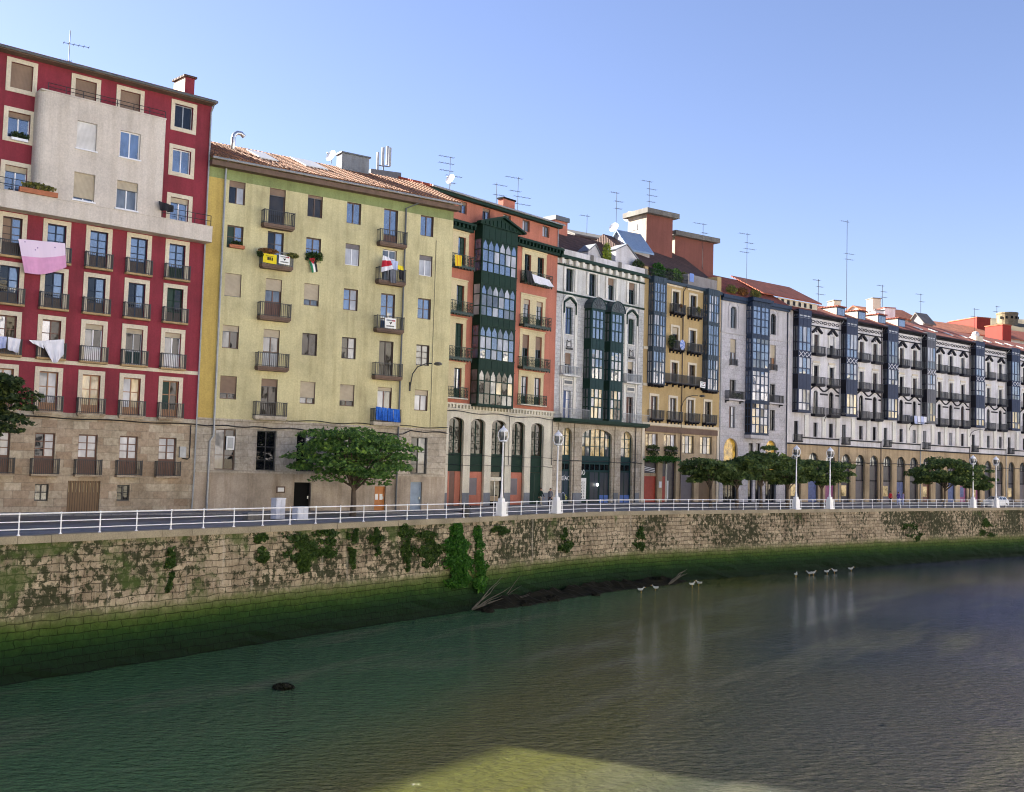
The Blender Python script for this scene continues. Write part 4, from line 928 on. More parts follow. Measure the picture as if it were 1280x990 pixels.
    B.wall(0, W, [(0, H), (.35, H), (.36, H - 1.3), (12, H - 1.3)], 12)
    # mansard roof set behind the terrace, with gabled dormers
    zr = H - 1.3
    r = MB('tiles_dark'); xprism(r, [(1.6, zr), (6.4, zr + 5.2), (12, zr + 1.0), (12, zr)], .1, W - .1); ro = r.build('roof', B.root)
    for px0, px1, py in ((738, 755, 318), (772, 799.5, 322)):
        x0, x1 = U(px0, py, .9), U(px1, py, .9); d = MB('white_render'); zt = Z((px0 + px1) / 2, 306, .9); xm = x0 + (x1 - x0) * .5
        d.prism([(x0, zr), (x1, zr), (x1, zt - 1.3), (xm, zt), (x0, zt - .9)], 1.2, 2.6)
        for p, q in (((x0 - .1, zt - .9), (xm, zt + .06)), ((xm, zt + .06), (x1 + .1, zt - 1.3))):
            dd = Vector((q[0] - p[0], 0, q[1] - p[1])) / 2; d.obox(((p[0] + q[0]) / 2, 1.95, (p[1] + q[1]) / 2 + .05), dd, (0, .85, 0), Vector((-dd.z, 0, dd.x)).normalized() * .06, 'plinth_grey')
        d.build('dormer', B.root)
    c0, c1 = U(694, 280, 6), U(709.5, 280, 6); zt = Z(703, 273, 6); ch = MB('orange_render'); ch.box(c0, c1, 6, 7.5, zr, zt - .35); ch.box(c0 - .15, c1 + .15, 5.8, 7.7, zt - .349, zt + .15, 'dark_metal'); ch.build('chimney', B.root)
    return B, dict(H=H, zr=zr, zslab=zslab, W=W)
WHI, WI = build_white()
# ================================================================== ochre house
def build_ochre():
    B = Bld('gallery_house', 'mustard ochre house with two slate blue glazed bays and a planted roof terrace', 'building', G_WH1, G_OC1)
    U = B.u; Z = B.z; W = B.W
    H = Z(858, 356); zb = Z(858, 534.5); zt = Z(825, 346, -.8)
    B.zone('ochre_render'); B.zone('tan_stone', z0=-1, z1=zb)
    b1 = (U(816.7, 420, -.8), U(832.5, 420, -.8)); w = b1[1] - b1[0]; b2r = U(899, 430, -.8); b2 = (b2r - w, b2r)
    lv = [(Z(825, 389.5, -.8), Z(825, 354.5, -.8)), (Z(825, 433.5, -.8), Z(825, 394.5, -.8)), (Z(824, 479, -.8), Z(824, 440, -.8))]
    gallery(B, b1[0], b1[1], .8, lv, lv[2][0] - .12, zt, 'slate_wood', 4, 2, (.36, .68), [('glass_curtain', 'glass_sky', 'glass_sky'), ('glass_curtain', 'glass_sky'), ('glass_sky',)], pw=.2, mw=.13, groups=2)
    gallery(B, b2[0], b2[1], .8, lv, lv[2][0] - .12, zt, 'slate_wood', 4, 2, (.36, .68), [('glass_sky', 'glass_curtain'), ('glass_sky',), ('glass_sky', 'glass_curtain')], pw=.2, mw=.13, groups=2)
    xs = [U(844.5, 380), U(866.3, 385)]
    tp = [Z(844, 364.5), Z(843.5, 409), Z(842, 453)]; bt = [Z(844, 391.5), Z(843, 437), Z(842, 479)]
    for r in range(3):
        for k, x in enumerate(xs):
            window(B, x - .6, x + .6, bt[r], tp[r], 'dark_wood', [('green_wood', 'glass_dark'), ('glass_grey', 'glass_dark'), ('brown_wood', 'glass_room')][r], 2, (.5,), surround=('cream_trim', .26, .06, 1), kind='balcony_door', blind=('roller_beige', .3) if (r, k) == (1, 0) else None)
        if r < 2:
            for x in xs: balcony(B, x - 1.15, x + 1.15, bt[r] - .004, .7, .1, 'row_dark', 1.0, 'dark_iron', sp=.14, brackets=4, corbel='row_dark')
    x0, x1 = b1[1] + .08, b2[0] - .08
    balcony(B, x0, x1, bt[2] - .004, .7, .1, 'row_dark', 1.0, 'dark_iron', sp=.14, brackets=8, corbel='row_dark')
    c = MB('row_dark')
    for a, b in (b1, b2):
        c.box(a - .05, b + .05, -.9, -.003, lv[2][0] - .24, lv[2][0] - .121)
        for k in range(4): x = a + .2 + (b - a - .4) * k / 3; c.box(x - .06, x + .06, -.8, -.004, lv[2][0] - .42, lv[2][0] - .241)
    c.build('bracket', B.root)
    t4, b4 = Z(817, 495), Z(817, 523.5)
    for k, px in enumerate((817.3, 841, 863, 884.5)):
        x = U(px, 510); window(B, x - .62, x + .62, b4, t4, 'dark_wood', [('brown_wood', 'glass_grey'), ('glass_dark', 'glass_grey'), ('dark_wood', 'glass_grey'), ('dark_wood', 'glass_dark')][k], 2, (.6,), surround=('cream_trim', .28, .06, 1), kind='balcony_door')
        balcony(B, x - 1.15, x + 1.15, b4 - .004, .65, .1, 'row_dark', 1.0, 'dark_iron', sp=.14, brackets=4, corbel='row_dark')
    m = MB('cream_trim'); m.box(0, W, -.12, -.003, zb - .02, zb + .3); m.box(0, .5, -.1, -.004, 0, zb - .03); m.box(W - .45, W, -.1, -.004, 0, zb - .03); m.build('string_course', B.root)
    for bxs in [(-.0, .75, -.12, -.003, z - .35, z - .05) for z in (lv[1][0], lv[2][0])] + [(b1[1] + .1, xs[0] + 1.3, -.07, -.003, tp[0] + .55, tp[0] + .78), (xs[1] - 1.2, b2[0] - .1, -.07, -.003, tp[0] + .55, tp[0] + .78)]: m = MB('cream_trim'); m.box(*bxs); m.build('moulding', B.root)
    e = MB('slate_wood'); e.box(0, W, -.35, -.003, H - .35, H); e.build('eave', B.root)
    sg = MB('soffit_brown'); sg.box(.6, W - .5, -.2, -.005, zb - .75, zb - .1); sg.build('fascia', B.root)
    # shops
    zs0, zs1 = Z(850, 561), Z(850, 544)
    op = []
    for px0, px1, kind in ((807, 822, 'w'), (829.6, 845, 'w'), (853, 867.5, 'd'), (875, 890, 'd')):
        a, b = U(px0, 555), U(px1, 555); op.append((a, b))
        window(B, a, b, zs0 - (.0 if kind == 'w' else .5), zs1, 'brown_frame' if kind == 'w' else 'dark_iron', ('glow_cream', 'glass_cream', 'glass_curtain') if kind == 'w' else ('glass_cream', 'glass_grey', 'glass_cream'), 3, (.5,) if kind == 'd' else (), y=.2)
        zg = Z(850, 577); zd = Z(850, 596)
        B.holes.append((a - .12, b + .12, -.05, zg)); d = MB('dark_shop'); aa, bb = a - .11, b + .11; yy = .3
        if px0 == 807: d.box(aa, bb, yy, yy + .05, .02, zd, 'rust_red'); d.box(aa, bb, yy - .05, yy + .05, zd + .001, zd + .35, 'tan_stone'); d.box(aa, bb, yy, yy + .05, zd + .351, zg - .01, 'dark_shop')
        elif px0 == 829.6:
            xm = aa + .9; d.box(aa, xm, yy, yy + .05, .02, zd, 'rust_red'); d.box(xm + .001, xm + .3, yy - .05, yy + .05, .02, zg - .3, 'light_stone'); d.box(xm + .301, bb, yy, yy + .05, .02, zg - .01, 'dark_shop'); d.box(xm + .4, xm + .62, yy - .02, yy - .001, .5, 2.6, 'paper_white'); d.box(aa, xm, yy, yy + .05, zd + .001, zg - .01, 'dark_shop')
        elif px0 == 853: d.box(aa, bb, yy, yy + .05, .02, zg - .01, 'roller_grey')
        else: d.box(aa, bb, yy, yy + .05, .02, zg - .01, 'plank_gate')
        if px0 == 807:
            for j in range(3): d.obox(((aa + bb) / 2, yy - .02, zd + .95 - j * .18), ((bb - aa) * .42, 0, -.12), (0, .01, 0), (.006, 0, .03), 'letter_white')
        d.build('shopfront', B.root)
    f = MB('awning_green')
    f.box(.3, op[1][1] + .3, -.55, -.003, Z(850, 577) + .05, Z(850, 577) + .2); f.build('canopy', B.root)
    pipe(B, [(W * .5, -.4, H - .2), (W * .5 - .25, -.1, H - .9), (W * .5 - .25, -.1, 0)], .06, 'dark_wood')
    B.wall(0, W, [(0, H), (3.4, H), (3.41, H + 2.2), (12, H + 2.2)], 12)
    # set-back attic behind terrace rail, tiled roof
    p = MB('ochre_render'); zp = Z(808, 333); p.box(.02, .6, -.02, 3.3, H + .002, zp); p.build('parapet', B.root); p = MB('ochre_render'); x0 = U(859, 350); p.box(x0 + .1, W - .05, .0, 3.3, H + .002, Z(880, 347), 'grey_render'); p.box(W - .9, W - .02, -.05, 3.35, H + .003, Z(893, 348) + .3)
    p.box(U(862, 350), U(867, 350), -.04, -.001, H + .5, H + 1.5, 'parasol_blue'); p.build('parapet', B.root)
    r = MB('dark_iron'); xa, xb = .7, x0
    for q in (.5, 1.0): r.tube([(xa, -.1, H + q), (xb, -.1, H + q)], .025, n=4)
    rail_bars(r, [(xa, -.1), (xb, -.1)], H + 1.0, H, .2); r.build('railing', B.root)
    ro = MB('tiles_dark'); xprism(ro, [(1.0, H + 1.5), (6.4, H + 5.6), (12, H + 2.3), (12, H + 2.1), (1.0, H + 1.3)], .05, W - .05); ro.build('roof', B.root)
    return B, dict(H=H, bt=bt, xs=xs, b1=b1, b2=b2, W=W, op=op, zs0=zs0)
OCH, OCI = build_ochre()

# ================================================================== lilac grey house with the navy bay
def build_grey():
    B = Bld('gallery_house', 'lilac grey stone house with one tall navy blue glazed bay', 'building', G_OC1, G_GR1)
    U = B.u; Z = B.z; W = B.W
    H = Z(905, 368); zb = Z(905, 538.5)
    B.zone('lilac_ashlar'); B.zone('lilac_stone', z0=Z(905, 414), z1=H)
    g0, g1 = U(940, 450, -1.0), U(961.8, 450, -1.0)
    lv = [(Z(951, 418, -1), Z(951, 384, -1)), (Z(951, 460, -1), Z(951, 424, -1)), (Z(950, 500.5, -1), Z(950, 464.5, -1)), (Z(949, 541, -1), Z(949, 505, -1))]
    gallery(B, g0, g1, 1.0, lv, lv[3][0] - .3, Z(950, 372.5, -1), 'navy_wood', 4, 2, (.28, .55, .84), [('glass_room', 'glass_cream', 'glass_curtain'), ('glass_sky', 'glass_curtain'), ('glass_sky', 'glass_grey'), ('glass_sky',)], pw=.22, mw=.13, groups=2, low=None)
    t = [Z(917, 383), Z(917, 424), Z(915, 474.5), Z(916, 508)]; b = [Z(917, 410.5), Z(917, 457), Z(915, 499), Z(916, 535)]
    xl = U(917.5, 420); xr = U(966.5, 430); xl = U(916.5, 440)
    for r in range(4):
        for s_, x in ((0, xl), (1, xr)):
            window(B, x - .58, x + .58, b[r], t[r], 'dark_iron' if r != 1 else 'brown_frame', [('glass_dark', 'glass_grey'), ('glass_dark', 'glass_curtain'), ('dark_wood', 'glass_dark'), ('brown_wood', 'glass_curtain')][r] if not s_ else [('glass_grey', 'glass_dark'), ('glass_room', 'warm_wood'), ('navy_panel', 'glass_dark'), ('glass_grey', 'glass_dark')][r], 2, (.6,), y=.24, arch=.5 if r == 0 else 0, blind=('roller_beige', .5) if r == 1 else None, sill='lilac_stone' if r in (0, 3) else None)
            if r == 1: balcony(B, x - .75, x + .75, b[r] - .004, .2, .08, 'lilac_stone', .8, 'dark_iron', sp=.14)
            if r == 2: balcony(B, x - 1.5, x + 1.5, b[r] - .004, .7, .16, 'lilac_stone', 1.0, 'dark_iron', sp=.14, brackets=2, corbel='dark_iron')
            if r == 0:
                sr = MB('lilac_stone'); N = 8; rr = 1.0; arc = [(x - rr * math.cos(PI * k / N), t[0] - .4 + rr * math.sin(PI * k / N)) for k in range(N + 1)]
                for (xa, za), (xb_, zb_) in zip(arc, arc[1:]): dd = Vector((xb_ - xa, 0, zb_ - za)) / 2; sr.obox(((xa + xb_) / 2, -.03, (za + zb_) / 2), dd * 1.04, (0, .028, 0), Vector((-dd.z, 0, dd.x)).normalized() * .07)
                sr.box(x - rr - .06, x - rr + .08, -.055, -.004, b[0], t[0] - .4); sr.box(x + rr - .08, x + rr + .06, -.055, -.004, b[0], t[0] - .4); sr.build('surround', B.root)
    m = MB('navy_wood'); m.box(0, W, -.5, -.003, H - .45, H); m.box(0, W, -.3, -.004, H - .75, H - .451); m.box(g0 - .3, g1 + .3, -1.35, -.501, H - .35, H + .02); m.build('cornice', B.root)
    for z in (Z(905, 414.5), Z(905, 498), zb):
        for xa, xb in ((0, g0 - .05), (g1 + .05, W)): s = MB('lilac_stone'); s.box(xa, xb, -.09, -.003, z - .1, z + .1); s.build('string_course', B.root)
    s = MB('lilac_stone'); s.box(g0 - .1, g1 + .1, -1.05, -.003, lv[3][0] - .75, lv[3][0] - .302); s.build('bay_base', B.root)
    zt = Z(913, 547.5)
    for k, (pl, pr) in enumerate(((904.5, 922), (957, 970.5))):
        a, c = U(pl, 570), U(pr, 570); B.holes.append((a, c, -.05, zt)); B.arches.append((a, c, zt, (c - a) / 2))
        f = MB('dark_iron'); yy = .35; zm = Z(913, 590)
        f.box(a + .004, c - .004, yy, yy + .08, zm - .3, zm)
        for j in range(5): x = a + .05 + (c - a - .1) * j / 4; f.box(max(a + .004, x - .05), min(c - .004, x + .05), yy + .01, yy + .07, .02, zm - .301)
        q = (c - a) / 2
        for j in range(1, 5): an = PI * j / 5; f.obox(((a + c) / 2 - q * .5 * math.cos(an), yy + .03, zm + .2 + q * .55 * math.sin(an)), Vector((-math.cos(an), 0, math.sin(an))) * q * .45, (0, .02, 0), Vector((math.sin(an), 0, math.cos(an))) * .03)
        o = f.build('shopfront', B.root); p = MB('glow_amber'); p.face([(a, yy + .06, zm), (c, yy + .06, zm), (c, yy + .06, zt), (a, yy + .06, zt)]); p.face([(a, yy + .06, 0), (c, yy + .06, 0), (c, yy + .06, zm), (a, yy + .06, zm)], 'glass_room' if k == 0 else 'glass_dark'); p.build('pane', o)
    for px in (938, 947):
        x = U(px, 600); window(B, x - .45, x + .45, -.05, Z(945, 553) - .1, 'dark_wood', 'glass_dark', 1, (.6,), kind='door')
    pipe(B, [(W - .3, -.5, H - .3), (W - .3, -.1, H - .9), (W - .3, -.1, 0)], .07, 'navy_panel'); pipe(B, [(.12, -.1, H - .8), (.12, -.1, 0)], .06, 'grey_metal')
    B.wall(0, W, [(0, H), (6, H + 3.5), (12, H)], 12)
    roof(B, 0.02, W - .02, H + .02, 6, 31, .3, 'tiles_red', th=.2, gutter=None)
    return B, dict(H=H, W=W, xl=xl, xr=xr, b=b, t=t)
GRY, GI = build_grey()

# ================================================================== the white terrace, house by house
class Plane(Bld):
    def __init__(s, P0, P1):
        s.P0 = Vector((P0[0], P0[1], 0)); P1 = Vector((P1[0], P1[1], 0)); d = P1 - s.P0; s.W = d.length; s.d = d / s.W; s.n = Vector((-s.d.y, s.d.x, 0)); s.P1 = P1
ROWP = Plane(G_GR1, G_ROW1)
def rowpt(u): p = ROWP.P0 + ROWP.d * u; return (p.x, p.y)
RZ = ROWP.z; RU = ROWP.u
GPX = [(998, 1014, 450), (1058, 1072, 465), (1110, 1123, 478), (1159, 1170, 488), (1220, 1231, 500), (1265, 1275.5, 508)]
GU = [(RU(a, y, -.9), RU(b, y, -.9)) for a, b, y in GPX]
WPX = [(1020.5, 1039.8), (1077, 1094), (1127, 1143.5), (1174.5, 1188.8, 1203.5), (1235.5, 1250.5), (1280, 1294)]
RB = [0.0] + [g[0] - .25 for g in GU[1:]]
RB += [RB[-1] + 11.4, RB[-1] + 22.8]
rz = dict(eave=RZ(1016, 395.5), fr=RZ(1016, 408), hood=RZ(1020.5, 409.3), t1=RZ(1020.5, 418), b1=RZ(1023, 442.5), t2=RZ(1020.5, 457), b2=RZ(1023, 480.5), t3=RZ(1020, 488), b3=RZ(1022, 518), t4=RZ(1018.5, 528), b4=RZ(1018.5, 546), l1=RZ(1018, 549), l0=RZ(1018, 556.5), arch=RZ(1090, 569.2))
rg = [(RZ(1006, 438, -.9), RZ(1006, 408.5, -.9)), (RZ(1004, 467, -.9), RZ(1004, 447, -.9)), (RZ(1002, 512, -.9), RZ(1002, 486.5, -.9))]
rgtop = (RZ(1006, 397.5, -.9), RZ(1006, 393.8, -.9))
ARCHP = (RU(1107, 600) - RU(1090, 600) + RU(1123, 600) - RU(1107, 600)) / 2
def row_house(k, label, nwin, var):
    u0, u1 = RB[k], RB[k + 1]; W = u1 - u0
    B = Bld('terrace_house', label, 'building', rowpt(u0), rowpt(u1), 'white terrace houses with glazed bays')
    B.zone('white_render'); B.zone('tan_stone', z0=-1, z1=rz['l0'])
    gs = 1.3 if k == 0 else .35; gw = 2.7; g0, g1 = (GU[k][0] - u0, GU[k][1] - u0) if k < 6 else (gs, gs + gw)
    curt = [('glass_sky', 'glass_sky', 'glass_curtain'), ('glass_sky', 'glass_curtain'), ('glass_sky', 'glass_grey', 'glass_curtain'), ('glass_grey', 'glass_curtain', 'glass_sky'), ('glass_sky', 'glass_curtain'), ('glass_sky', 'glass_grey')][var % 6]
    low = [('glass_grey', 'glass_curtain'), ('glass_cream', 'glass_grey', 'glass_curtain'), ('glass_cream', 'glass_curtain'), ('glass_grey', 'glass_cream'), ('glass_curtain', 'glass_cream'), ('glass_cream', 'glass_grey')][var % 6]
    wood = 'row_wood' if k != 3 else 'row_grey_wood'
    gallery(B, g0, g1, .9, [rg[0], (rg[1][0], rg[1][1]), rg[2], rgtop], rg[2][0] - .35, rz['eave'] + .5, wood, 3, 2, (.34,), [low, curt, curt, ('glass_curtain',)], pw=.2, mw=.15, xpattern=[(rg[1][1] + .12, rg[1][1] + .82)], tips=False, sidemat='row_dark', sideglass='glass_grey')
    xs = [g1 + 1.15 + i * (W - g1 - 1.0 + gs * .3) / nwin for i in range(nwin)]
    if k < 6: xs = [RU(px, 425 + (px - 1020) * .15) - u0 for px in WPX[k]]
    rr = random.Random(var * 7 + 1)
    for i, x in enumerate(xs):
        hw = .52
        dk = lambda: rr.choice([('dark_wood', 'glass_dark'), ('dark_wood', 'dark_wood'), ('glass_dark', 'glass_grey'), ('glass_dark', 'glass_dark')])
        window(B, x - hw, x + hw, rz['b1'], rz['t1'], 'row_dark', dk(), 2, (.6,), y=.2, kind='balcony_door', blind=('roller_white', .45) if (k, i) == (0, 1) else None)
        window(B, x - hw, x + hw, rz['b2'], rz['t2'], 'row_dark', dk(), 2, (.6,), y=.2, kind='balcony_door')
        window(B, x - hw, x + hw, rz['b3'], rz['t3'], 'row_dark', dk(), 2, (.6,), y=.2, arch=hw, kind='balcony_door')
        h = MB('row_dark'); za = rz['hood']      # pointed hood
        for s_ in (-1, 1):
            p0 = Vector((x, -.16, za)); p1 = Vector((x + s_ * 1.0, -.16, za - .75)); dd = (p0 - p1) / 2; h.obox((p0 + p1) / 2, dd, (0, .16, 0), Vector((-dd.z, 0, dd.x)).normalized() * .12)
        h.box(x - .1, x + .1, -.05, -.003, rz['t1'] + .3, rz['t1'] + .5); h.build('hood', B.root)
        s = MB('white_trim')
        for q in (-.82, .56): s.box(x + q, x + q + .26, -.07, -.003, rz['b1'], rz['t1'] + .2); s.box(x + q, x + q + .26, -.07, -.003, rz['b2'], rz['t2'] + .1)
        s.box(x - .9, x + .9, -.14, -.004, rz['t2'] + .12, rz['t2'] + .3); s.box(x - .75, x + .75, -.1, -.004, rz['t2'] + .36, rz['t2'] + .62, 'cream_trim'); s.build('surround', B.root)
        for zb in (rz['b1'], rz['b2'], rz['b3']): balcony(B, x - 1.08, x + 1.08, zb - .004, .75, .22, 'row_dark', .95, 'dark_iron', sp=.17, mould=True)
        # wavy hood over the arch, short string beside it
        w_ = MB('row_dark'); P = []
        hs = (xs[1] - xs[0]) / 2
        for q in range(17): a = -1 + q / 8; P.append((min(W - .05, x + a * hs * .995), rz['t3'] + .3 + .34 * math.cos(a * PI) * (1 if abs(a) < .9 else 1)))
        for (xa, za), (xb, zb) in zip(P, P[1:]): dd = Vector((xb - xa, 0, zb - za)) / 2; w_.obox(((xa + xb) / 2, -.06, (za + zb) / 2), dd * 1.06, (0, .055, 0), Vector((-dd.z, 0, dd.x)).normalized() * .09)
        w_.box(x + .9, min(x + hs * 1.5, W - .1), -.06, -.003, rz['t3'] - .55, rz['t3'] - .32); w_.build('hood', B.root)
    # plain mezzanine windows
    mz = [g0 + .9] + [x for x in xs]
    for i, x in enumerate(mz):
        tall = i == 0; window(B, x - .45, x + .45, rz['b4'] - (.7 if tall else 0), rz['t4'], 'row_dark', rr.choice([('glass_dark', 'glass_grey'), ('dark_wood', 'glass_dark'), ('glass_grey', 'glass_curtain'), ('dark_shop', 'glass_dark')]), 2, (), y=.2, kind='balcony_door' if tall else 'window')
        if tall: balcony(B, x - .7, x + 1.0, rz['b4'] - .7, .4, .12, 'row_dark', .9, 'dark_iron', sp=.17)
    for i in range(len(mz)):
        pl = MB('white_trim')
        x = mz[i] + (mz[(i + 1) % len(mz)] - mz[i]) * .5 if i < len(mz) - 1 else W - .45
        pl.box(x - .4, x + .4, -.16, -.003, rz['l1'] + .3, rz['t4'] + .9); pl.build('pilaster', B.root)
    m = MB('row_dark'); zl = rz['l1']; m.box(g0 + 2.0, W, -.12, -.003, zl + .05, zl + .22); m.box(0, W, -.2, -.003, rz['l0'] - .02, rz['l0'] + .16); m.build('ledge', B.root); m = MB('row_dark')
    m.box(g1 + .02, W, -.6, -.003, rz['eave'] + .05, rz['eave'] + .38); m.box(g1 + .02, W, -.18, -.004, rz['fr'], rz['fr'] + .14); m.box(g1 + .02, W, -.1, -.004, rz['eave'] - .18, rz['eave'] + .04)
    n = max(2, int((W - g1) / .9))
    for i in range(n): xa = g1 + .25 + (W - g1 - .4) * i / n; m.tube([(xa + .36 + .36 * math.cos(q * .785), -.05, (rz['fr'] + rz['eave']) / 2 + .16 * math.sin(q * .785)) for q in range(9)], .05, n=4)
    m.build('cornice', B.root)
    # arcade
    na = max(1, round(W / ARCHP)); st = W / na
    shops = ['dark_shop', 'dusk_blue', 'magenta_panel', 'dark_shop', 'roller_grey', 'dark_shop', 'roller_grey', 'dusk_blue', 'dark_shop', 'brown_wood']
    for i in range(na):
        x = st * (i + .5); hw = min(1.1, st * .34); B.holes.append((x - hw, x + hw, -.05, rz['arch'])); B.arches.append((x - hw, x + hw, rz['arch'], hw))
        f = MB('row_dark'); yy = .32; zm = rz['arch'] - hw - .3; f.box(x - hw + .004, x + hw - .004, yy - .02, yy + .08, zm - .12, zm); f.box(x - .04, x + .04, yy, yy + .07, zm, rz['arch'] - .02); f.box(x - hw + .004, x + hw - .004, yy - .02, yy + .07, 3.0, 3.2)
        f.box(x - hw + .004, x + hw - .004, yy + .01, yy + .05, 3.201, zm - .121, 'dark_shop'); o = f.build('shopfront', B.root)
        p = MB('glass_grey'); p.face([(x - hw, yy + .05, zm), (x + hw, yy + .05, zm), (x + hw, yy + .05, rz['arch']), (x - hw, yy + .05, rz['arch'])]); p.build('pane', o)
        s = shops[(i + var * 3) % len(shops)]; d = MB(s); d.box(x - hw + .004, x + hw - .004, yy + .02, yy + .06, .02, 2.999)
        if i % 3 == 0: d.box(x - hw * .55, x + hw * .5, yy - .0, yy + .019, .9, 2.4, 'glow_cream' if i % 2 == 0 else 'dusk_blue')
        d.build('door', B.root)
    cb = MB('black_cable'); cb.tube([(W * q / 6, -.1, 5.6 - .05 * math.sin(q * 2)) for q in range(7)], .05, n=4); cb.build('cable', B.root)
    pipe(B, [(W - .12, -.7, rz['eave']), (W - .12, -.1, rz['eave'] - .6), (W - .12, -.1, 0)], .06, 'dark_wood' if k % 2 else 'grey_metal')
    He = rz['eave'] + .4
    B.wall(0, W, [(0, He), (6.5, He + 2.75), (13, He)], 13)
    roof(B, 0.0, W, He, 6.5, 23, .72, 'tiles_red', th=.18, gutter='row_dark')
    # dormers / skylights
    t = math.tan(rad(23))
    if k in (1, 2):
        for x in (W * .22, W * .72):
            d = MB('row_wood'); y0 = 1.4; z0 = He + y0 * t; d.box(x - .95, x + .95, y0, y0 + 3, z0 - .2, z0 + 1.35); d.box(x - 1.1, x + 1.1, y0 - .2, y0 + 3.2, z0 + 1.351, z0 + 1.5, 'tiles_red')
            d.face([(x - .951, y0 + .1, z0 - .1), (x - .951, y0 + .1, z0 + 1.3), (x - .951, y0 + 2.6, z0 + 1.3)], 'cream_trim'); o = d.build('dormer', B.root)
            p = MB('glass_sky'); panes(p, [x - .8, x - .27, x + .27, x + .8], z0 + .2, z0 + 1.15, y0 - .02, 'glass_sky'); p.build('pane', o)
    elif k > 2:
        for x, y0 in ((W * .2, 1.8), (W * .55, 2.2), (W * .8, 1.6)):
            m = MB('skylight_pale'); xprism(m, [(y0, He + y0 * t + .2), (y0 + 1.2, He + (y0 + 1.2) * t + .2), (y0 + 1.2, He + (y0 + 1.2) * t + .3), (y0, He + y0 * t + .3)], x, x + .8); m.build('skylight', B.root)
    if k == 0:
        m = MB('cream_trim'); y0 = 1.9; z0 = He + y0 * t; m.box(.3, W - 2.6, y0, y0 + .4, z0 - .3, z0 + 1.0)
        for i in range(6): x = .9 + i * (W - 4) / 6; m.box(x, x + .55, y0 - .02, y0 - .001, z0 + .25, z0 + .85, 'row_dark')
        m.build('clerestory', B.root)
        r = MB('tiles_red'); xprism(r, [(y0 - .5, z0 + .95), (y0 + 5, z0 + 3.9), (y0 + 5, z0 + 4.05), (y0 - .5, z0 + 1.12)], -3.5, W - 2.2); r.build('upper_roof', B.root)
    return B, xs, W
ROW = []
for k, (lab, n) in enumerate((('first white terrace house next to the lilac grey house, roof with clerestory strip', 2), ('white terrace house with dormers right of the tall cream chimney', 2),
                              ('white terrace house with blue bay and towels hung out below its third floor', 2), ('wide white terrace house of three bays of windows above the tree', 3), ('white terrace house under the round white chimney', 2),
                              ('white terrace house at the right edge of the photo', 2), ('white terrace house beyond the right edge of the photo', 2))):
    ROW.append(row_house(k, lab, n, k))

# ================================================================== further blocks behind the roofs, the castle hill, neighbours out of frame
def brick_tower(label, pxl, pxr, pyt, Y0, depth, pyt_r, side=True):
    a, b = at_y(pxl, pyt, Y0), at_y(pxr, pyt_r, Y0 + (pxr - pxl) / FPX * Y0 * .8)
    B = Bld('brick_block', label, 'building', (a.x, a.y), (b.x, b.y)); W = B.W; H = a.z - .5
    m = MB('brick_red_wall'); m.box(0, W, 0, depth, 15, H); m.face([(-.004, 0, 15), (-.004, 0, H), (-.004, depth, H), (-.004, depth, 15)], 'ground_plaster'); m.face([(W + .004, 0, 15), (W + .004, 0, H), (W + .004, depth, H), (W + .004, depth, 15)], 'brown_wood')
    m.build('wall', B.root); c = MB('concrete'); c.box(-.5, W + .5, -.7, depth + .5, H + .002, H + .6); c.build('roof', B.root)
    return B, H
T1, T1H = brick_tower('tall red brick stair block with concrete cap and cream flank', 808.5, 841, 262, 128, 3.4, 272)
w_ = MB('dark_shop'); w_.box(-.05, -.01, 1.6, 2.7, T1H - 1.7, T1H - 1.0); w_.build('window', T1.root)
T2, T2H = brick_tower('lower red brick block at the end of the rooftops', 844, 892, 290, 133, 3, 300)
def house_behind(label, px0, px1, pye, Y, rise, wall, roofm, depth=9, drop=9, gable_left=True, name='house'):
    a, b = at_y(px0, pye, Y), at_y(px1, pye, Y + (px1 - px0) / FPX * Y * .75)
    B = Bld(name, label, 'building', (a.x, a.y), (b.x, b.y)); W = B.W; H = a.z
    B.zone(wall); B.wall(0, W, [(0, H), (depth / 2, H + rise), (depth, H)], depth, zbot=H - drop)
    r = MB(roofm); t = rise / (depth / 2); xprism(r, [(-.5, H - .5 * t), (depth / 2, H + rise), (depth + .5, H - .5 * t), (depth + .5, H - .5 * t + .2), (depth / 2, H + rise + .2), (-.5, H - .5 * t + .2)], -.3, W + .3); r.build('roof', B.root)
    return B, H, W
HB1, h1, w1 = house_behind('grey rooftop house with a gable behind the white parapet', 718, 768, 293, 128, 1.0, 'grey_render', 'concrete', 5, 12)
win = MB('dark_shop'); win.box(.8, 2.6, -.02, -.003, h1 - .9, h1 - .2); win.build('window', HB1.root)
HB2, h2, w2 = house_behind('pale rooftop house under a blue sloping glass roof', 786, 812, 309, 123, 2.2, 'lilac_stone', 'roof_glass_blue', 4, 14)  # the blue roof is sloping glass
HB3, _, _ = house_behind('cream gabled house behind the terrace roofs', 1082, 1100, 390, 178, 1.2, 'cream_render', 'tiles_bright', 5, 14)
HB4, _, _ = house_behind('house with long bright orange roof behind the terrace', 1112, 1150, 396, 186, 2.2, 'cream_render', 'tiles_bright', 8, 16)
HB5, _, _ = house_behind('grey gabled house between orange roofs', 1154, 1166, 402, 186, 1.6, 'grey_render', 'concrete', 3, 16)
HB6, _, _ = house_behind('low house with broad orange tiled roof on the right', 1172, 1275, 412, 200, 2.6, 'cream_render', 'tiles_bright', 12, 14)
HB7, _, _ = house_behind('far house with red tiled roof at the right edge', 1215, 1330, 418, 222, 3.0, 'cream_trim', 'tiles_red', 12, 16)
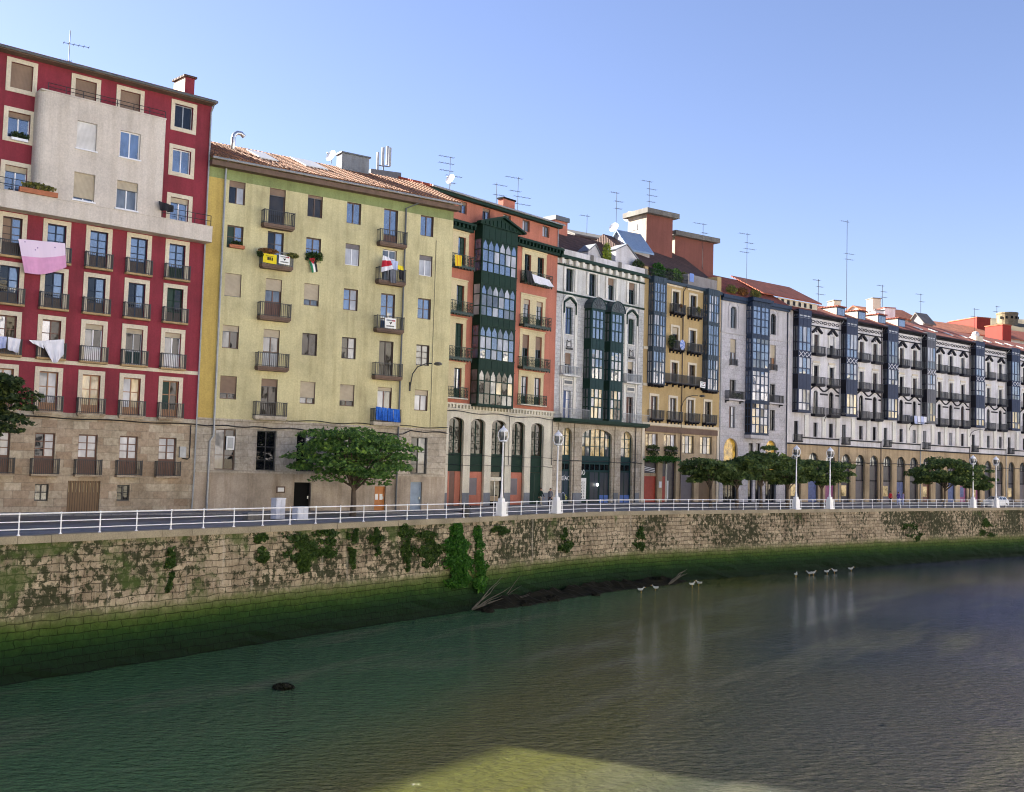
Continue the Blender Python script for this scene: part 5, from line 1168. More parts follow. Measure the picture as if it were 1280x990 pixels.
def red_block(label, px0, px1, pyt, Y, d=4):
    a, b = at_y(px0, pyt, Y), at_y(px1, pyt, Y + 1); B = Bld('roof_block', label, 'building', (a.x, a.y), (b.x, b.y)); m = MB('vermilion'); m.box(0, B.W, 0, d, a.z - 9, a.z); m.box(-.1, B.W + .1, -.1, d + .1, a.z + .002, a.z + .2, 'tiles_bright'); m.build('wall', B.root)
red_block('vermilion roof block, the larger of the two', 1221, 1238, 397, 212, 8); red_block('small vermilion roof block near the right edge', 1253, 1264, 406, 200)
def lone_chimney(label, px0, px1, pyt, pyb, Y, mat, d=1.6, cap='concrete', round_top=False):
    a, b = at_y(px0, pyt, Y), at_y(px1, pyt, Y + .3); z0 = at_y((px0 + px1) / 2, pyb, Y).z; B = Bld('chimney_stack', label, 'chimney', (a.x, a.y), (b.x, b.y)); m = MB(mat); m.box(0, B.W, 0, d, z0 - 2.5, a.z)
    if round_top: m.lathe([(B.W * .42, 0), (B.W * .45, .4), (B.W * .3, .8), (.05, .9)], (B.W / 2, d / 2, a.z), 12, 'white_render')
    else: m.box(-.12, B.W + .12, -.12, d + .12, a.z + .002, a.z + .15, cap)
    m.build('stack', B.root)
lone_chimney('tall plain cream chimney between two terrace roofs', 1042.5, 1051, 376, 392, 150, 'cream_trim'); lone_chimney('white twin chimney with pale cap at the top of the roofs', 1091, 1101, 373, 384, 176, 'cream_trim', 2); lone_chimney('square white chimney with dark cap below the twin chimney', 1094, 1105, 388, 396, 163, 'white_render', 2, 'dark_metal')
lone_chimney('wide white chimney with tiled cap', 1106, 1119, 385, 396, 170, 'white_render', 3, 'tiles_red'); lone_chimney('cream chimney with round white cowl', 1220, 1229, 420, 428, 171, 'cream_trim', 2, round_top=True); 
# castle hill far right
def hill():
    m = MB('hill_grass'); N = 40; rows = []
    P = [(980, 470), (1080, 445), (1150, 418), (1185, 406), (1205, 402), (1240, 399.5), (1262, 398.5), (1300, 400), (1340, 406), (1420, 430), (1500, 470)]
    def top(px):
        for (a, ya), (b, yb) in zip(P, P[1:]):
            if a <= px <= b: t = (px - a) / (b - a); t = t * t * (3 - 2 * t); return ya + (yb - ya) * t
    G = []
    for i in range(N + 1):
        px = 985 + (1495 - 985) * i / N; row = []
        for j in range(9):
            v = j / 8; Y = 330 + 130 * v; t = at_y(px, top(px), 460); z = -.5 + (t.z + .5) * (1 - (1 - v) ** 1.7); q = at_y(px, 500, Y); row.append((q.x, q.y, z + R.uniform(-.6, .6) * v))
        t = row[-1]; row.append((t[0] * 1.12, t[1] + 80, -1)); G.append(row)
    for i in range(N):
        for j in range(9): m.face([G[i][j], G[i + 1][j], G[i + 1][j + 1], G[i][j + 1]])
    o = m.build('hill', None, True); tag(o, kind='structure')
m, n, l, b = nt('hill_grass'); v = posmap(n, l); a = noise(n, l, v, .05, 6, .7); ra = ramp(n, [(.35, (.06, .055, .03)), (.5, (.13, .105, .065)), (.65, (.17, .14, .09))]); l.new(a, ra.inputs[0]); l.new(ra.outputs[0], b.inputs['Base Color']); b.inputs['Roughness'].default_value = 1; MATS['hill_grass'] = m
hill()
p = at_y(1259, 393, 430); CT = empty('castle_tower', (p.x, p.y, 0), 0, 'round ruined stone tower on the hill at the far right', 'tower')
c = MB('castle_stone'); zt = at_y(1259, 391.5, 430).z; r0 = 25 / FPX * 430 / 2; c.lathe([(r0, zt - 14), (r0, zt - .6), (r0 * 1.04, zt - .6), (r0 * 1.04, zt), (r0 * .8, zt), (r0 * .8, zt - 1.5)], (0, 0, 0), 20); c.build('wall', CT)
for k in range(5): a = -PI / 2 + (k - 2) * .5; w = MB('black_void'); w.obox((r0 * .99 * math.cos(a), r0 * .99 * math.sin(a), zt - 2.2), (-.4 * math.sin(a), .4 * math.cos(a), 0), (.3 * math.cos(a), .3 * math.sin(a), 0), (0, 0, .5)); w.build('window', CT)

# neighbours just outside the picture: the lower house upstream and the sunlit far bank that the windows mirror, whitened and drawn close to bounce sun
def plain_house(label, P0, P1, H, wall, roofm, rows, cols, rise=2.5, depth=12, name='neighbour_house'):
    B = Bld(name, label, 'building', P0, P1); W = B.W; B.zone(wall); B.zone('pale_ashlar', z0=-1, z1=3.8)
    w = MB('glass_dark')
    for r in range(rows):
        for c in range(cols):
            x = W * (c + .5) / cols; z = 5 + r * (H - 6) / max(1, rows - 1 + .4); B.holes.append((x - .6, x + .6, z, z + 1.9))
            w.box(x - .596, x + .596, .18, .22, z + .004, z + 1.896); w.box(x - .05, x + .05, .15, .179, z + .004, z + 1.896, 'white_frame')
    w.build('window', B.root)
    B.wall(0, W, [(0, H), (depth / 2, H + rise), (depth, H)], depth); r = MB(roofm); t = rise / (depth / 2)
    xprism(r, [(-.6, H - .6 * t), (depth / 2, H + rise), (depth + .6, H - .6 * t), (depth + .6, H - .6 * t + .2), (depth / 2, H + rise + .2), (-.6, H - .6 * t + .2)], -.2, W + .2); r.build('roof', B.root)
    return B
nd = Vector((.60, .80)); e = G_REDL - _d * .6
plain_house('low cream house upstream of the crimson apartment house', e - nd * 34, e, NEIGH_H, 'cream_render', 'tiles_red', 4, 9)
dq = Vector((.60, .80)); off = Vector((.8, -.6)) * 9
for k, (h, wl) in enumerate(((22, 'white_trim'), (24, 'white_render'), (22, 'white_render'), (24, 'cream_trim'), (23, 'white_render'), (24, 'white_trim'), (23, 'white_render'), (24, 'white_render'), (23, 'white_trim'), (24, 'white_render'), (23, 'white_trim'))):
    a = off + dq * (k * 24 - 54); b_ = a + dq * 23.6; plain_house(('cream', 'pale stone', 'white', 'buff', 'bright white', 'sandy', 'ivory', 'chalky', 'straw coloured', 'snow white', 'oat coloured')[k] + ' house on the near bank behind the photographer', b_, a, h, wl, 'light_stone', 5, 7, rise=1.0, name='near_bank_house')
pm = MB('light_stone'); A, Bq = Vector((.8, -.6)) * 5, Vector((.8, -.6)) * 60
P4 = [A + dq * -90, A + dq * 260, Bq + dq * 260, Bq + dq * -90]; pm.face([(p.x, p.y, .0) for p in P4]); pm.face([(P4[0].x, P4[0].y, 0), (P4[0].x, P4[0].y, -8), (P4[1].x, P4[1].y, -8), (P4[1].x, P4[1].y, 0)]); tag(pm.build('promenade'), kind='structure')
# ------------------------------------------------------------------ quay line, ground, water
WATER = -6.3
_q = [(-47, 14), (-39.4, 22.6), (-22.4, 47.4), (-9.6, 65.9), (-3.2, 74.8), (4.4, 87.2), (10.6, 94.9), (24.2, 106.2), (46, 125.2), (64, 139.6), (112, 178), (200, 250), (420, 425)]
def chaikin(p):
    o = [p[0]]
    for a, b in zip(p, p[1:]): o += [(a[0] * .75 + b[0] * .25, a[1] * .75 + b[1] * .25), (a[0] * .25 + b[0] * .75, a[1] * .25 + b[1] * .75)]
    return o + [p[-1]]
Q = [Vector(p) for p in chaikin(chaikin(_q))]
QS = [0]
for a, b in zip(Q, Q[1:]): QS.append(QS[-1] + (b - a).length)
def qat(s):
    for i in range(len(Q) - 1):
        if QS[i] <= s <= QS[i + 1] or i == len(Q) - 2:
            t = (s - QS[i]) / (QS[i + 1] - QS[i]); d = (Q[i + 1] - Q[i]).normalized(); return Q[i].lerp(Q[i + 1], t), d
def qn(i):
    d = (Q[min(i + 1, len(Q) - 1)] - Q[max(i - 1, 0)]).normalized(); return Vector((-d.y, d.x))     # towards the land
def s_at_px(px, py0=640):
    """station along the quay seen in photo column px (at street level)"""
    best = None; s = 20
    while s < 330:
        p, d = qat(s); v = Vector((p.x, p.y, 0)) - CAM; x = 640 + FPX * v.dot(_r) / v.dot(_f)
        if best is None or abs(x - px) < best[0]: best = (abs(x - px), s)
        s += .1
    return best[1]
def strip(name, o0, o1, z, mat, kind='structure', edge=0):
    m = MB(mat)
    for i in range(len(Q) - 1):
        a, b = Q[i], Q[i + 1]; na, nb = qn(i), qn(i + 1)
        p = [a + na * o0, b + nb * o0, b + nb * o1, a + na * o1]; m.face([(v.x, v.y, z) for v in p])
        if edge: m.face([(p[3].x, p[3].y, z), (p[2].x, p[2].y, z), (p[2].x, p[2].y, z - edge), (p[3].x, p[3].y, z - edge)]); m.face([(p[0].x, p[0].y, z), (p[0].x, p[0].y, z - edge), (p[1].x, p[1].y, z - edge), (p[1].x, p[1].y, z)])
    return tag(m.build(name), kind=kind)
def asphalt(name, c):
    m, n, l, b = nt(name); v = posmap(n, l); a = noise(n, l, v, .4, 5, .6); g = noise(n, l, v, 14, 4, .7)
    ra = ramp(n, [(.3, dk(c, .75)), (.7, dk(c, 1.25))]); l.new(a, ra.inputs[0]); rg = ramp(n, [(.3, (.75,) * 3), (.7, (1.15,) * 3)]); l.new(g, rg.inputs[0])
    l.new(mixc(n, l, 1, ra.outputs[0], rg.outputs[0], 'MULTIPLY'), b.inputs['Base Color']); b.inputs['Roughness'].default_value = .9; bump(n, l, g, .3, .02, b); MATS[name] = m
asphalt('asphalt', (.17, .175, .185)); asphalt('land', (.16, .15, .14)); masonry('paving', (.25, .25, .26), (.22, .22, .23), (.13, .13, .13), .6, .6, .3, .01, 0)
# land: everything behind the quay, out to the horizon
m = MB('land'); 
for i in range(len(Q) - 1):
    a, b = Q[i] + qn(i) * .3, Q[i + 1] + qn(i + 1) * .3; far = Vector((-.8, .6)) * 60
    m.face([(a.x, a.y, -.012), (b.x, b.y, -.012), (b.x + far.x, b.y + far.y, -.012), (a.x + far.x, a.y + far.y, -.012)])
a, b = Q[0] + qn(0) * .3 + Vector((-.8, .6)) * 60, Q[-1] + qn(len(Q) - 1) * .3 + Vector((-.8, .6)) * 60
m.face([(a.x, a.y, -.012), (b.x, b.y, -.012), (2600, 5200, -.012), (-3000, 5200, -.012), (-3800, a.y, -.012)])
m.face([(Q[-1].x, Q[-1].y, -.02), (5000, Q[-1].y + 2500, -.02), (2600, 5200, -.02), (b.x, b.y, -.02)])
tag(m.build('ground'), kind='structure')
strip('road', 2.6, 8.2, .004, 'asphalt'); strip('pavement', .45, 2.6, .12, 'paving', edge=.13)
# wider pavement in front of the facades, following them
m = MB('paving'); F = [G_REDL, G_RED1, G_YEL1, G_OR1, G_WH1, G_OC1, G_GR1, G_ROW1, Vector(rowpt(95))]
for a, b in zip(F, F[1:]):
    d = (b - a).normalized(); n_ = Vector((d.y, -d.x)); w = 2.4
    m.face([(a.x + n_.x * w, a.y + n_.y * w, .125), (b.x + n_.x * w, b.y + n_.y * w, .125), (b.x - n_.x * .5, b.y - n_.y * .5, .125), (a.x - n_.x * .5, a.y - n_.y * .5, .125)]); m.face([(a.x + n_.x * w, a.y + n_.y * w, 0), (b.x + n_.x * w, b.y + n_.y * w, 0), (b.x + n_.x * w, b.y + n_.y * w, .125), (a.x + n_.x * w, a.y + n_.y * w, .125)])
tag(m.build('pavement'), kind='structure')

# quay wall material: courses of rough stone, dark open joints, moss patches, green tide band, black foot
def quay_material():
    m, n, l, b = nt('quay_stone'); v = uvmap(n, l); P = posmap(n, l)
    wob = noise(n, l, v, 1.3, 3, .5, 'Color'); ad = n.new('ShaderNodeVectorMath'); ad.operation = 'MULTIPLY_ADD'; l.new(wob, ad.inputs[0]); ad.inputs[1].default_value = (.5, .26, 0); l.new(v, ad.inputs[2])
    t = n.new('ShaderNodeTexBrick'); l.new(ad.outputs[0], t.inputs['Vector']); t.inputs['Scale'].default_value = 1; t.inputs['Brick Width'].default_value = .85; t.inputs['Row Height'].default_value = .36; t.inputs['Mortar Size'].default_value = .022; t.inputs['Mortar Smooth'].default_value = .4
    t.inputs['Color1'].default_value = (.42, .37, .29, 1); t.inputs['Color2'].default_value = (.26, .225, .175, 1); t.inputs['Mortar'].default_value = (.10, .088, .068, 1)
    big = noise(n, l, P, .22, 6, .65); fine = noise(n, l, P, 3.5, 6, .7)
    rb = ramp(n, [(.32, (.55, .47, .42)), (.5, (1, .96, .9)), (.68, (1.15, 1.1, 1.05))]); l.new(big, rb.inputs[0]); rf = ramp(n, [(.3, (.6, .57, .52)), (.65, (1.1, 1.1, 1.1))]); l.new(fine, rf.inputs[0])
    x = mixc(n, l, 1, t.outputs['Color'], rb.outputs[0], 'MULTIPLY'); x = mixc(n, l, .85, x, rf.outputs[0], 'MULTIPLY')
    # missing mortar and black lichen in ragged horizontal patches
    vs = uvmap(n, l, 1.0, .9, 1); d1 = noise(n, l, vs, 2.6, 6, .7); d2 = noise(n, l, P, .17, 4, .55)
    mu = n.new('ShaderNodeMath'); mu.operation = 'MULTIPLY_ADD'; l.new(d2, mu.inputs[0]); mu.inputs[1].default_value = .75; l.new(d1, mu.inputs[2])
    rd = ramp(n, [(.86, (0, 0, 0)), (.93, (.95, .95, .95))]); l.new(mu.outputs[0], rd.inputs[0])
    x = mixc(n, l, rd.outputs[0], x, (.030, .036, .016))
    # white runs below the coping
    vr = posmap(n, l, 1, 1, .07); s1 = noise(n, l, vr, 1.4, 5, .7); r1 = ramp(n, [(.60, (0, 0, 0)), (.74, (.55, .55, .55))]); l.new(s1, r1.inputs[0])
    sep = n.new('ShaderNodeSeparateXYZ'); gm = n.new('ShaderNodeNewGeometry'); l.new(gm.outputs['Position'], sep.inputs[0]); Z = sep.outputs['Z']
    x = mixc(n, l, r1.outputs[0], x, (.50, .46, .40))
    s2 = noise(n, l, posmap(n, l, 1, 1, .05), 2.6, 5, .7); r2 = ramp(n, [(.50, (1, 1, 1)), (.70, (.45, .43, .40))]); l.new(s2, r2.inputs[0]); x = mixc(n, l, .9, x, r2.outputs[0], 'MULTIPLY')
    # moss drifting down from the top
    g1 = noise(n, l, P, .33, 6, .7); zt = n.new('ShaderNodeMapRange'); l.new(Z, zt.inputs[0]); zt.inputs[1].default_value = -4; zt.inputs[2].default_value = .2; zt.inputs[3].default_value = -.12; zt.inputs[4].default_value = .06
    # upstream (left) half carries more green
    xm = n.new('ShaderNodeMapRange'); l.new(sep.outputs['X'], xm.inputs[0]); xm.inputs[1].default_value = -20; xm.inputs[2].default_value = 20; xm.inputs[3].default_value = .05; xm.inputs[4].default_value = -.10
    ax = n.new('ShaderNodeMath'); l.new(zt.outputs[0], ax.inputs[0]); l.new(xm.outputs[0], ax.inputs[1]); ay = n.new('ShaderNodeMath'); l.new(ax.outputs[0], ay.inputs[0]); l.new(g1, ay.inputs[1])
    rg = ramp(n, [(.52, (0, 0, 0)), (.62, (.8, .8, .8))]); l.new(ay.outputs[0], rg.inputs[0])
    x = mixc(n, l, rg.outputs[0], x, (.055, .085, .022))
    # tide: olive algae, then black-green weed
    w1 = noise(n, l, P, .5, 5, .65); w2 = noise(n, l, posmap(n, l, 1, 1, .25), 1.6, 5, .7)
    za = n.new('ShaderNodeMath'); za.operation = 'MULTIPLY_ADD'; l.new(w1, za.inputs[0]); za.inputs[1].default_value = -1.0; l.new(Z, za.inputs[2])
    zb = n.new('ShaderNodeMath'); zb.operation = 'MULTIPLY_ADD'; l.new(w2, zb.inputs[0]); zb.inputs[1].default_value = -.3; l.new(za.outputs[0], zb.inputs[2])
    mr = n.new('ShaderNodeMapRange'); l.new(zb.outputs[0], mr.inputs[0]); mr.inputs[1].default_value = -6.65; mr.inputs[2].default_value = -3.25
    ra = ramp(n, [(0, (.004, .014, .005)), (.24, (.006, .024, .007)), (.42, (.018, .050, .009)), (.56, (.050, .085, .017)), (.70, (.13, .145, .06)), (.9, (.42, .37, .27))]); l.new(mr.outputs[0], ra.inputs[0])
    rm = ramp(n, [(.66, (1, 1, 1)), (.86, (0, 0, 0))]); l.new(mr.outputs[0], rm.inputs[0])
    jn = ramp(n, [(0, (1, 1, 1)), (.8, (.35, .35, .35))]); l.new(t.outputs['Fac'], jn.inputs[0]); al = mixc(n, l, .9, ra.outputs[0], rf.outputs[0], 'MULTIPLY'); al = mixc(n, l, .8, al, jn.outputs[0], 'MULTIPLY')
    x = mixc(n, l, rm.outputs[0], x, al)
    l.new(x, b.inputs['Base Color']); b.inputs['Roughness'].default_value = .88; b.inputs['Specular IOR Level'].default_value = .15
    h = n.new('ShaderNodeMath'); h.operation = 'MULTIPLY_ADD'; l.new(fine, h.inputs[0]); h.inputs[1].default_value = .8
    iv = n.new('ShaderNodeMath'); iv.operation = 'SUBTRACT'; iv.inputs[0].default_value = 1; l.new(t.outputs['Fac'], iv.inputs[1]); l.new(iv.outputs[0], h.inputs[2])
    bump(n, l, h.outputs[0], .9, .09, b); MATS['quay_stone'] = m
quay_material()
asphalt('coping_stone', (.27, .235, .17))
def quay_wall():
    root = empty('quay_wall', (Q[8].x, Q[8].y, 0), 0, 'long stone river wall with mossy courses and green tide band', 'wall'); inv = -Vector((Q[8].x, Q[8].y, 0))
    prof = [(0, -.02), (-.05, -1.5), (-.16, -3.2), (-.24, -4.8), (-.34, -6.0), (-.7, -7.0), (-1.6, -8.0)]
    me = bpy.data.meshes.new('wall'); V = []; Fc = []; UVs = []; sub = 3; cols_ = []
    for i in range(len(Q) - 1):
        n_ = max(1, int((Q[i + 1] - Q[i]).length / 1.2)) if QS[i] < 260 else 1
        for k in range(n_): cols_.append((i, k / n_))
    cols_.append((len(Q) - 2, 1.0)); np_ = len(prof) * 3 - 2
    for i, t in cols_:
        p = Q[i].lerp(Q[i + 1], t); n_ = (qn(i) * (1 - t) + qn(i + 1) * t).normalized(); s = QS[i] + (QS[i + 1] - QS[i]) * t
        for j in range(np_):
            a = j / 3; k = min(int(a), len(prof) - 2); f = a - k; o = prof[k][0] * (1 - f) + prof[k + 1][0] * f; z = prof[k][1] * (1 - f) + prof[k + 1][1] * f
            o += R.uniform(-.05, .05) * (1 if 0 < j else 0) * (1 + max(0, -z - 4.5) * 1.3); V.append((p.x + n_.x * o + inv.x, p.y + n_.y * o + inv.y, z)); UVs.append((s, z))
    for c in range(len(cols_) - 1):
        for j in range(np_ - 1): a = c * np_ + j; Fc.append((a, a + 1, a + np_ + 1, a + np_))
    me.from_pydata(V, [], Fc); me.materials.append(MATS['quay_stone']); uv = me.uv_layers.new(name='UVMap')
    uv.data.foreach_set('uv', [x for lp in me.loops for x in UVs[lp.vertex_index]]); me.update(); o = bpy.data.objects.new('wall', me); COL.objects.link(o); o.parent = root
    c = MB('coping_stone')
    for i in range(len(Q) - 1):
        L = (Q[i + 1] - Q[i]).length; k = max(1, int(L / 1.6)) if QS[i] < 260 else 1
        for q in range(k):
            a = Q[i].lerp(Q[i + 1], (q + .006) / k); b_ = Q[i].lerp(Q[i + 1], (q + .994) / k); na = qn(i); j = R.uniform(-.012, .012)
            p = [a - na * (.12 + j), b_ - na * (.12 + j), b_ + na * .5, a + na * .5]; z1 = .15 + R.uniform(-.01, .012); z0 = -.2
            P8 = [(v.x + inv.x, v.y + inv.y, z0) for v in p] + [(v.x + inv.x, v.y + inv.y, z1) for v in p]
            for f in ((0, 1, 5, 4), (1, 2, 6, 5), (2, 3, 7, 6), (3, 0, 4, 7), (4, 5, 6, 7)): c.face([P8[x] for x in f])
    c.build('coping', root)
quay_wall()

# water
def water():
    m, n, l, b = nt('river_water'); P = posmap(n, l)
    # weed-green shallows under the wall fading to grey-brown mid-stream, silt yellowed to warm the sun patch
    sep = n.new('ShaderNodeSeparateXYZ'); l.new(P, sep.inputs[0])
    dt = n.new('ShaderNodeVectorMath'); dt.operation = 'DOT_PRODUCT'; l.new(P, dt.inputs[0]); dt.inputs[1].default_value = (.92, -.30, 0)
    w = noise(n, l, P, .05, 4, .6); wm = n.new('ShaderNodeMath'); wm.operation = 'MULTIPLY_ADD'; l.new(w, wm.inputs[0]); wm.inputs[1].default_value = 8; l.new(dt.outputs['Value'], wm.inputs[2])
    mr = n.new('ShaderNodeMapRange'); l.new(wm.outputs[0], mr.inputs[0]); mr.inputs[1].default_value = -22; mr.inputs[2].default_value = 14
    ra = ramp(n, [(0, (.050, .118, .048)), (.20, (.054, .118, .046)), (.34, (.100, .108, .030)), (.48, (.098, .102, .028)), (.60, (.058, .068, .052)), (.85, (.058, .060, .084)), (1, (.072, .070, .125))]); l.new(mr.outputs[0], ra.inputs[0])  # last stops paint the sky's blue-violet reflection into the water colour
    dd = []
    for vv in ((.55 * .05, .83 * .05, 0), (-.83 * .24, .55 * .24, 0)): q_ = n.new('ShaderNodeVectorMath'); q_.operation = 'DOT_PRODUCT'; l.new(P, q_.inputs[0]); q_.inputs[1].default_value = vv; dd.append(q_)
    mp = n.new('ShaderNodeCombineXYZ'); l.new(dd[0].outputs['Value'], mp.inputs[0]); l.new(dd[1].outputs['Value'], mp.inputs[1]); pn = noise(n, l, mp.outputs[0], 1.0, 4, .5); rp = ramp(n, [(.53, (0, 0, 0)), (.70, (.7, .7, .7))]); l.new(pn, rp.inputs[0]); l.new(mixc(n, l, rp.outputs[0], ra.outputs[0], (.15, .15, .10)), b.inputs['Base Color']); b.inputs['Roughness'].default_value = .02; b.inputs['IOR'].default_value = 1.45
    v1 = n.new('ShaderNodeMapping'); l.new(P, v1.inputs[0]); v1.inputs[2].default_value = (0, 0, rad(-20)); v1.inputs[3].default_value = (1.0, 1.7, 1)
    n1 = noise(n, l, v1.outputs[0], 2.1, 5, .62); v2 = n.new('ShaderNodeMapping'); l.new(P, v2.inputs[0]); v2.inputs[2].default_value = (0, 0, rad(12)); v2.inputs[3].default_value = (.5, 1.1, 1)
    n2 = noise(n, l, v2.outputs[0], .55, 3, .5)
    gust = noise(n, l, P, .06, 3, .5); rgu = ramp(n, [(.35, (.6,) * 3), (.65, (1.2,) * 3)]); l.new(gust, rgu.inputs[0])
    mg = n.new('ShaderNodeMath'); mg.operation = 'MULTIPLY'; l.new(n1, mg.inputs[0]); l.new(rgu.outputs[0], mg.inputs[1])
    mm = n.new('ShaderNodeMath'); mm.operation = 'MULTIPLY_ADD'; l.new(n2, mm.inputs[0]); mm.inputs[1].default_value = .25; l.new(mg.outputs[0], mm.inputs[2])
    cm = n.new('ShaderNodeMapRange'); l.new(sep.outputs['Y'], cm.inputs[0]); cm.interpolation_type = 'SMOOTHSTEP'; cm.inputs[1].default_value = 110; cm.inputs[2].default_value = 30; cm.inputs[3].default_value = .03; cm.inputs[4].default_value = 1.0; m5 = n.new('ShaderNodeMath'); m5.operation = 'MULTIPLY'; l.new(mm.outputs[0], m5.inputs[0]); l.new(cm.outputs[0], m5.inputs[1]); bump(n, l, m5.outputs[0], 1.0, .9, b); MATS['river_water'] = m
    mb = MB('river_water'); S = [(-400, -300), (500, -300), (900, 300), (900, 900), (60, 900), (-400, 250)]
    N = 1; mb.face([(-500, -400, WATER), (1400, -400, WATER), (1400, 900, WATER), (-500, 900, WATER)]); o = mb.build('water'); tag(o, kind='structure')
water()
asphalt('river_mud', (.010, .010, .007)); MATS['river_mud'].node_tree.nodes['Principled BSDF'].inputs['Specular IOR Level'].default_value = .1
def mud_bank():      # strip of mud and stones bared at the foot of the wall
    m = MB('river_mud'); s0, s1 = s_at_px(565), s_at_px(870); N = 70; rows = []
    for i in range(N + 1):
        s = s0 + (s1 - s0) * i / N; p, d = qat(s); n_ = Vector((d.y, -d.x)); w = 2.0 * math.sin(PI * min(1, max(0, i / N))) ** .5; row = []
        for j in range(7):
            t = j / 6; o = .7 + (w + 1.0) * t; sf = min(1, math.sin(PI * i / N) * 2.2); z = WATER - .3 * (1 - sf) + (.5 + R.uniform(-.2, .25)) * sf * (1 - t) ** 1.2 - .35 * t; row.append((p.x + n_.x * o, p.y + n_.y * o, z))
        rows.append(row)
    for i in range(N):
        for j in range(6): m.face([rows[i][j], rows[i][j + 1], rows[i + 1][j + 1], rows[i + 1][j]])
    tag(m.build('mud_bank', None, False), kind='structure')
mud_bank()

# ------------------------------------------------------------------ white railing in lengths between the lamp pedestals
LAMPS = [(628, 'first white lamp post from the left, in front of the orange house'), (697, 'white lamp post in front of the white stone house, beside two walkers'), (996, 'white lamp post left of the pair before the terrace trees'),
         (1038, 'white lamp post right of the pair before the terrace trees'), (1217, 'white lamp post left of the white car'), (1246, 'white lamp post in front of the white car')]
LS = [s_at_px(px) for px, _ in LAMPS]
def railing_run(sa, sb, label):
    p0, _ = qat((sa + sb) / 2); root = empty('railing', (p0.x, p0.y, .15), 0, label, 'railing', 'white railings along the quay'); off = .14; Hh = .98
    def P(s): p, d = qat(s); n_ = Vector((-d.y, d.x)); q = p + n_ * off - p0; return Vector((q.x, q.y, 0))
    n = max(1, round((sb - sa) / 2.05)); st = [sa + (sb - sa) * i / n for i in range(n + 1)]
    r = MB('white_paint')
    for h, rr in ((Hh, .036), (Hh * .63, .026), (Hh * .28, .026)): r.tube([P(sa + (sb - sa) * i / (n * 2)) + Vector((0, 0, h)) for i in range(n * 2 + 1)], rr, n=6)
    for s in (sa, sb): r.tube([P(s) + Vector((0, 0, Hh)), P(s) + Vector((0, 0, Hh * .28))], .03, n=6)
    r.build('rails', root); proto = None
    for i, s in enumerate(st):
        s = s + (.35 if i == 0 and n > 1 else (-.35 if i == n and n > 1 else 0))
        if proto is None:
            m = MB('white_paint'); m.lathe([(.085, 0), (.08, .03), (.04, .06), (.034, .1), (.034, Hh - .06), (.05, Hh - .03), (.05, Hh + .03), (.03, Hh + .06)], (0, 0, 0), 8); proto = m.build('post', root); o = proto
        else: o = proto.copy(); COL.objects.link(o); o.parent = root
        o.location = P(s)
g = .62
RL = ['white railing left of the first lamp post, along the red and yellow houses', 'short white railing between the two lamp posts by the walkers', 'long white railing from the white stone house to the terrace trees', 'short white railing between the pair of lamp posts before the terrace trees', 'white railing running from the terrace trees to the white car', 'short white railing between the two lamp posts beside the white car', 'white railing right of the last lamp post at the photo edge']
ends = [30] + LS + [LS[-1] + 45]
for i in range(len(ends) - 1): railing_run(ends[i] + (g if i else 0), ends[i + 1] - g, RL[i])
def lamp(s, label, first=[None]):
    p, d = qat(s); n_ = Vector((-d.y, d.x)); loc = (p.x + n_.x * .1, p.y + n_.y * .1, .13); rz_ = math.atan2(d.y, d.x)
    if first[0]:
        o = copy_tree(first[0]); o.location = loc; o.rotation_euler.z = rz_; o['label'] = label; return o
    o = empty('street_lamp', loc, rz_, label, 'street lamp', 'white quay lamp posts'); first[0] = o
    m = MB('white_paint'); m.box(-.42, .42, -.32, .32, 0, .16); m.box(-.34, .34, -.26, .26, .161, .95); m.box(-.38, .38, -.30, .30, .951, 1.06); m.box(-.22, .22, -.17, .17, 1.061, 1.3); m.build('pedestal', o)
    m = MB('white_paint'); m.lathe([(.16, 1.28), (.12, 1.5), (.09, 1.75), (.08, 1.9), (.062, 5.3), (.09, 5.36), (.09, 5.42), (.06, 5.5)], n=10); m.build('column', o, True)
    m = MB('white_paint')
    m.lathe([(.30, 5.52), (.32, 5.56), (.30, 5.62)], n=10); m.lathe([(.31, 6.22), (.36, 6.27), (.34, 6.36), (.2, 6.5), (.1, 6.58), (.04, 6.72)], n=10); m.lathe([(.07, 5.45), (.2, 5.5), (.28, 5.53)], n=8)
    for k in range(4): a = PI / 4 + k * PI / 2; m.tube([(.27 * math.cos(a), .27 * math.sin(a), 5.6), (.40 * math.cos(a), .40 * math.sin(a), 5.9), (.38 * math.cos(a), .38 * math.sin(a), 6.25)], .035, n=5)
    o2 = m.build('lantern', o); m = MB('glass_grey'); m.lathe([(.2, 5.62), (.3, 5.95), (.3, 6.22)], n=8); m.build('glass', o2)
    return o
for (px, lab), s in zip(LAMPS, LS): lamp(s, lab)
# dark arm lamps fixed to the fronts
def arm_lamp(B, x, z, label, up=1.6, reach=2.0):
    q = B.world(x, -.06, z); o = empty('wall_lamp', q, math.atan2(B.d.y, B.d.x), label, 'street lamp', 'dark arm lamps on the house fronts')
    m = MB('dark_iron'); m.box(-.06, .06, -.02, .055, -.3, .4); m.tube([(0, -.04, .1), (.05, -.25, up * .55), (.3, -.6, up * .85), (.9, -1.0, up), (reach * .75, -1.3, up)], .045, n=6); m.build('arm', o)
    m = MB('lamp_dark'); c = Vector((reach, -1.5, up)); m.lathe([(.02, .12), (.22, .1), (.34, 0), (.30, -.1), (.12, -.16)], tuple(c), 10); m.build('lamp_head', o)
u, z = YEL.at(512, 484); m = arm_lamp(YEL, u, z, 'dark arm lamp on the yellow house right of the balconies', 1.9, 1.6)
u, z = OCH.at(851, 511); arm_lamp(OCH, u, z, 'dark arm lamp on the mustard ochre house above the shop windows')
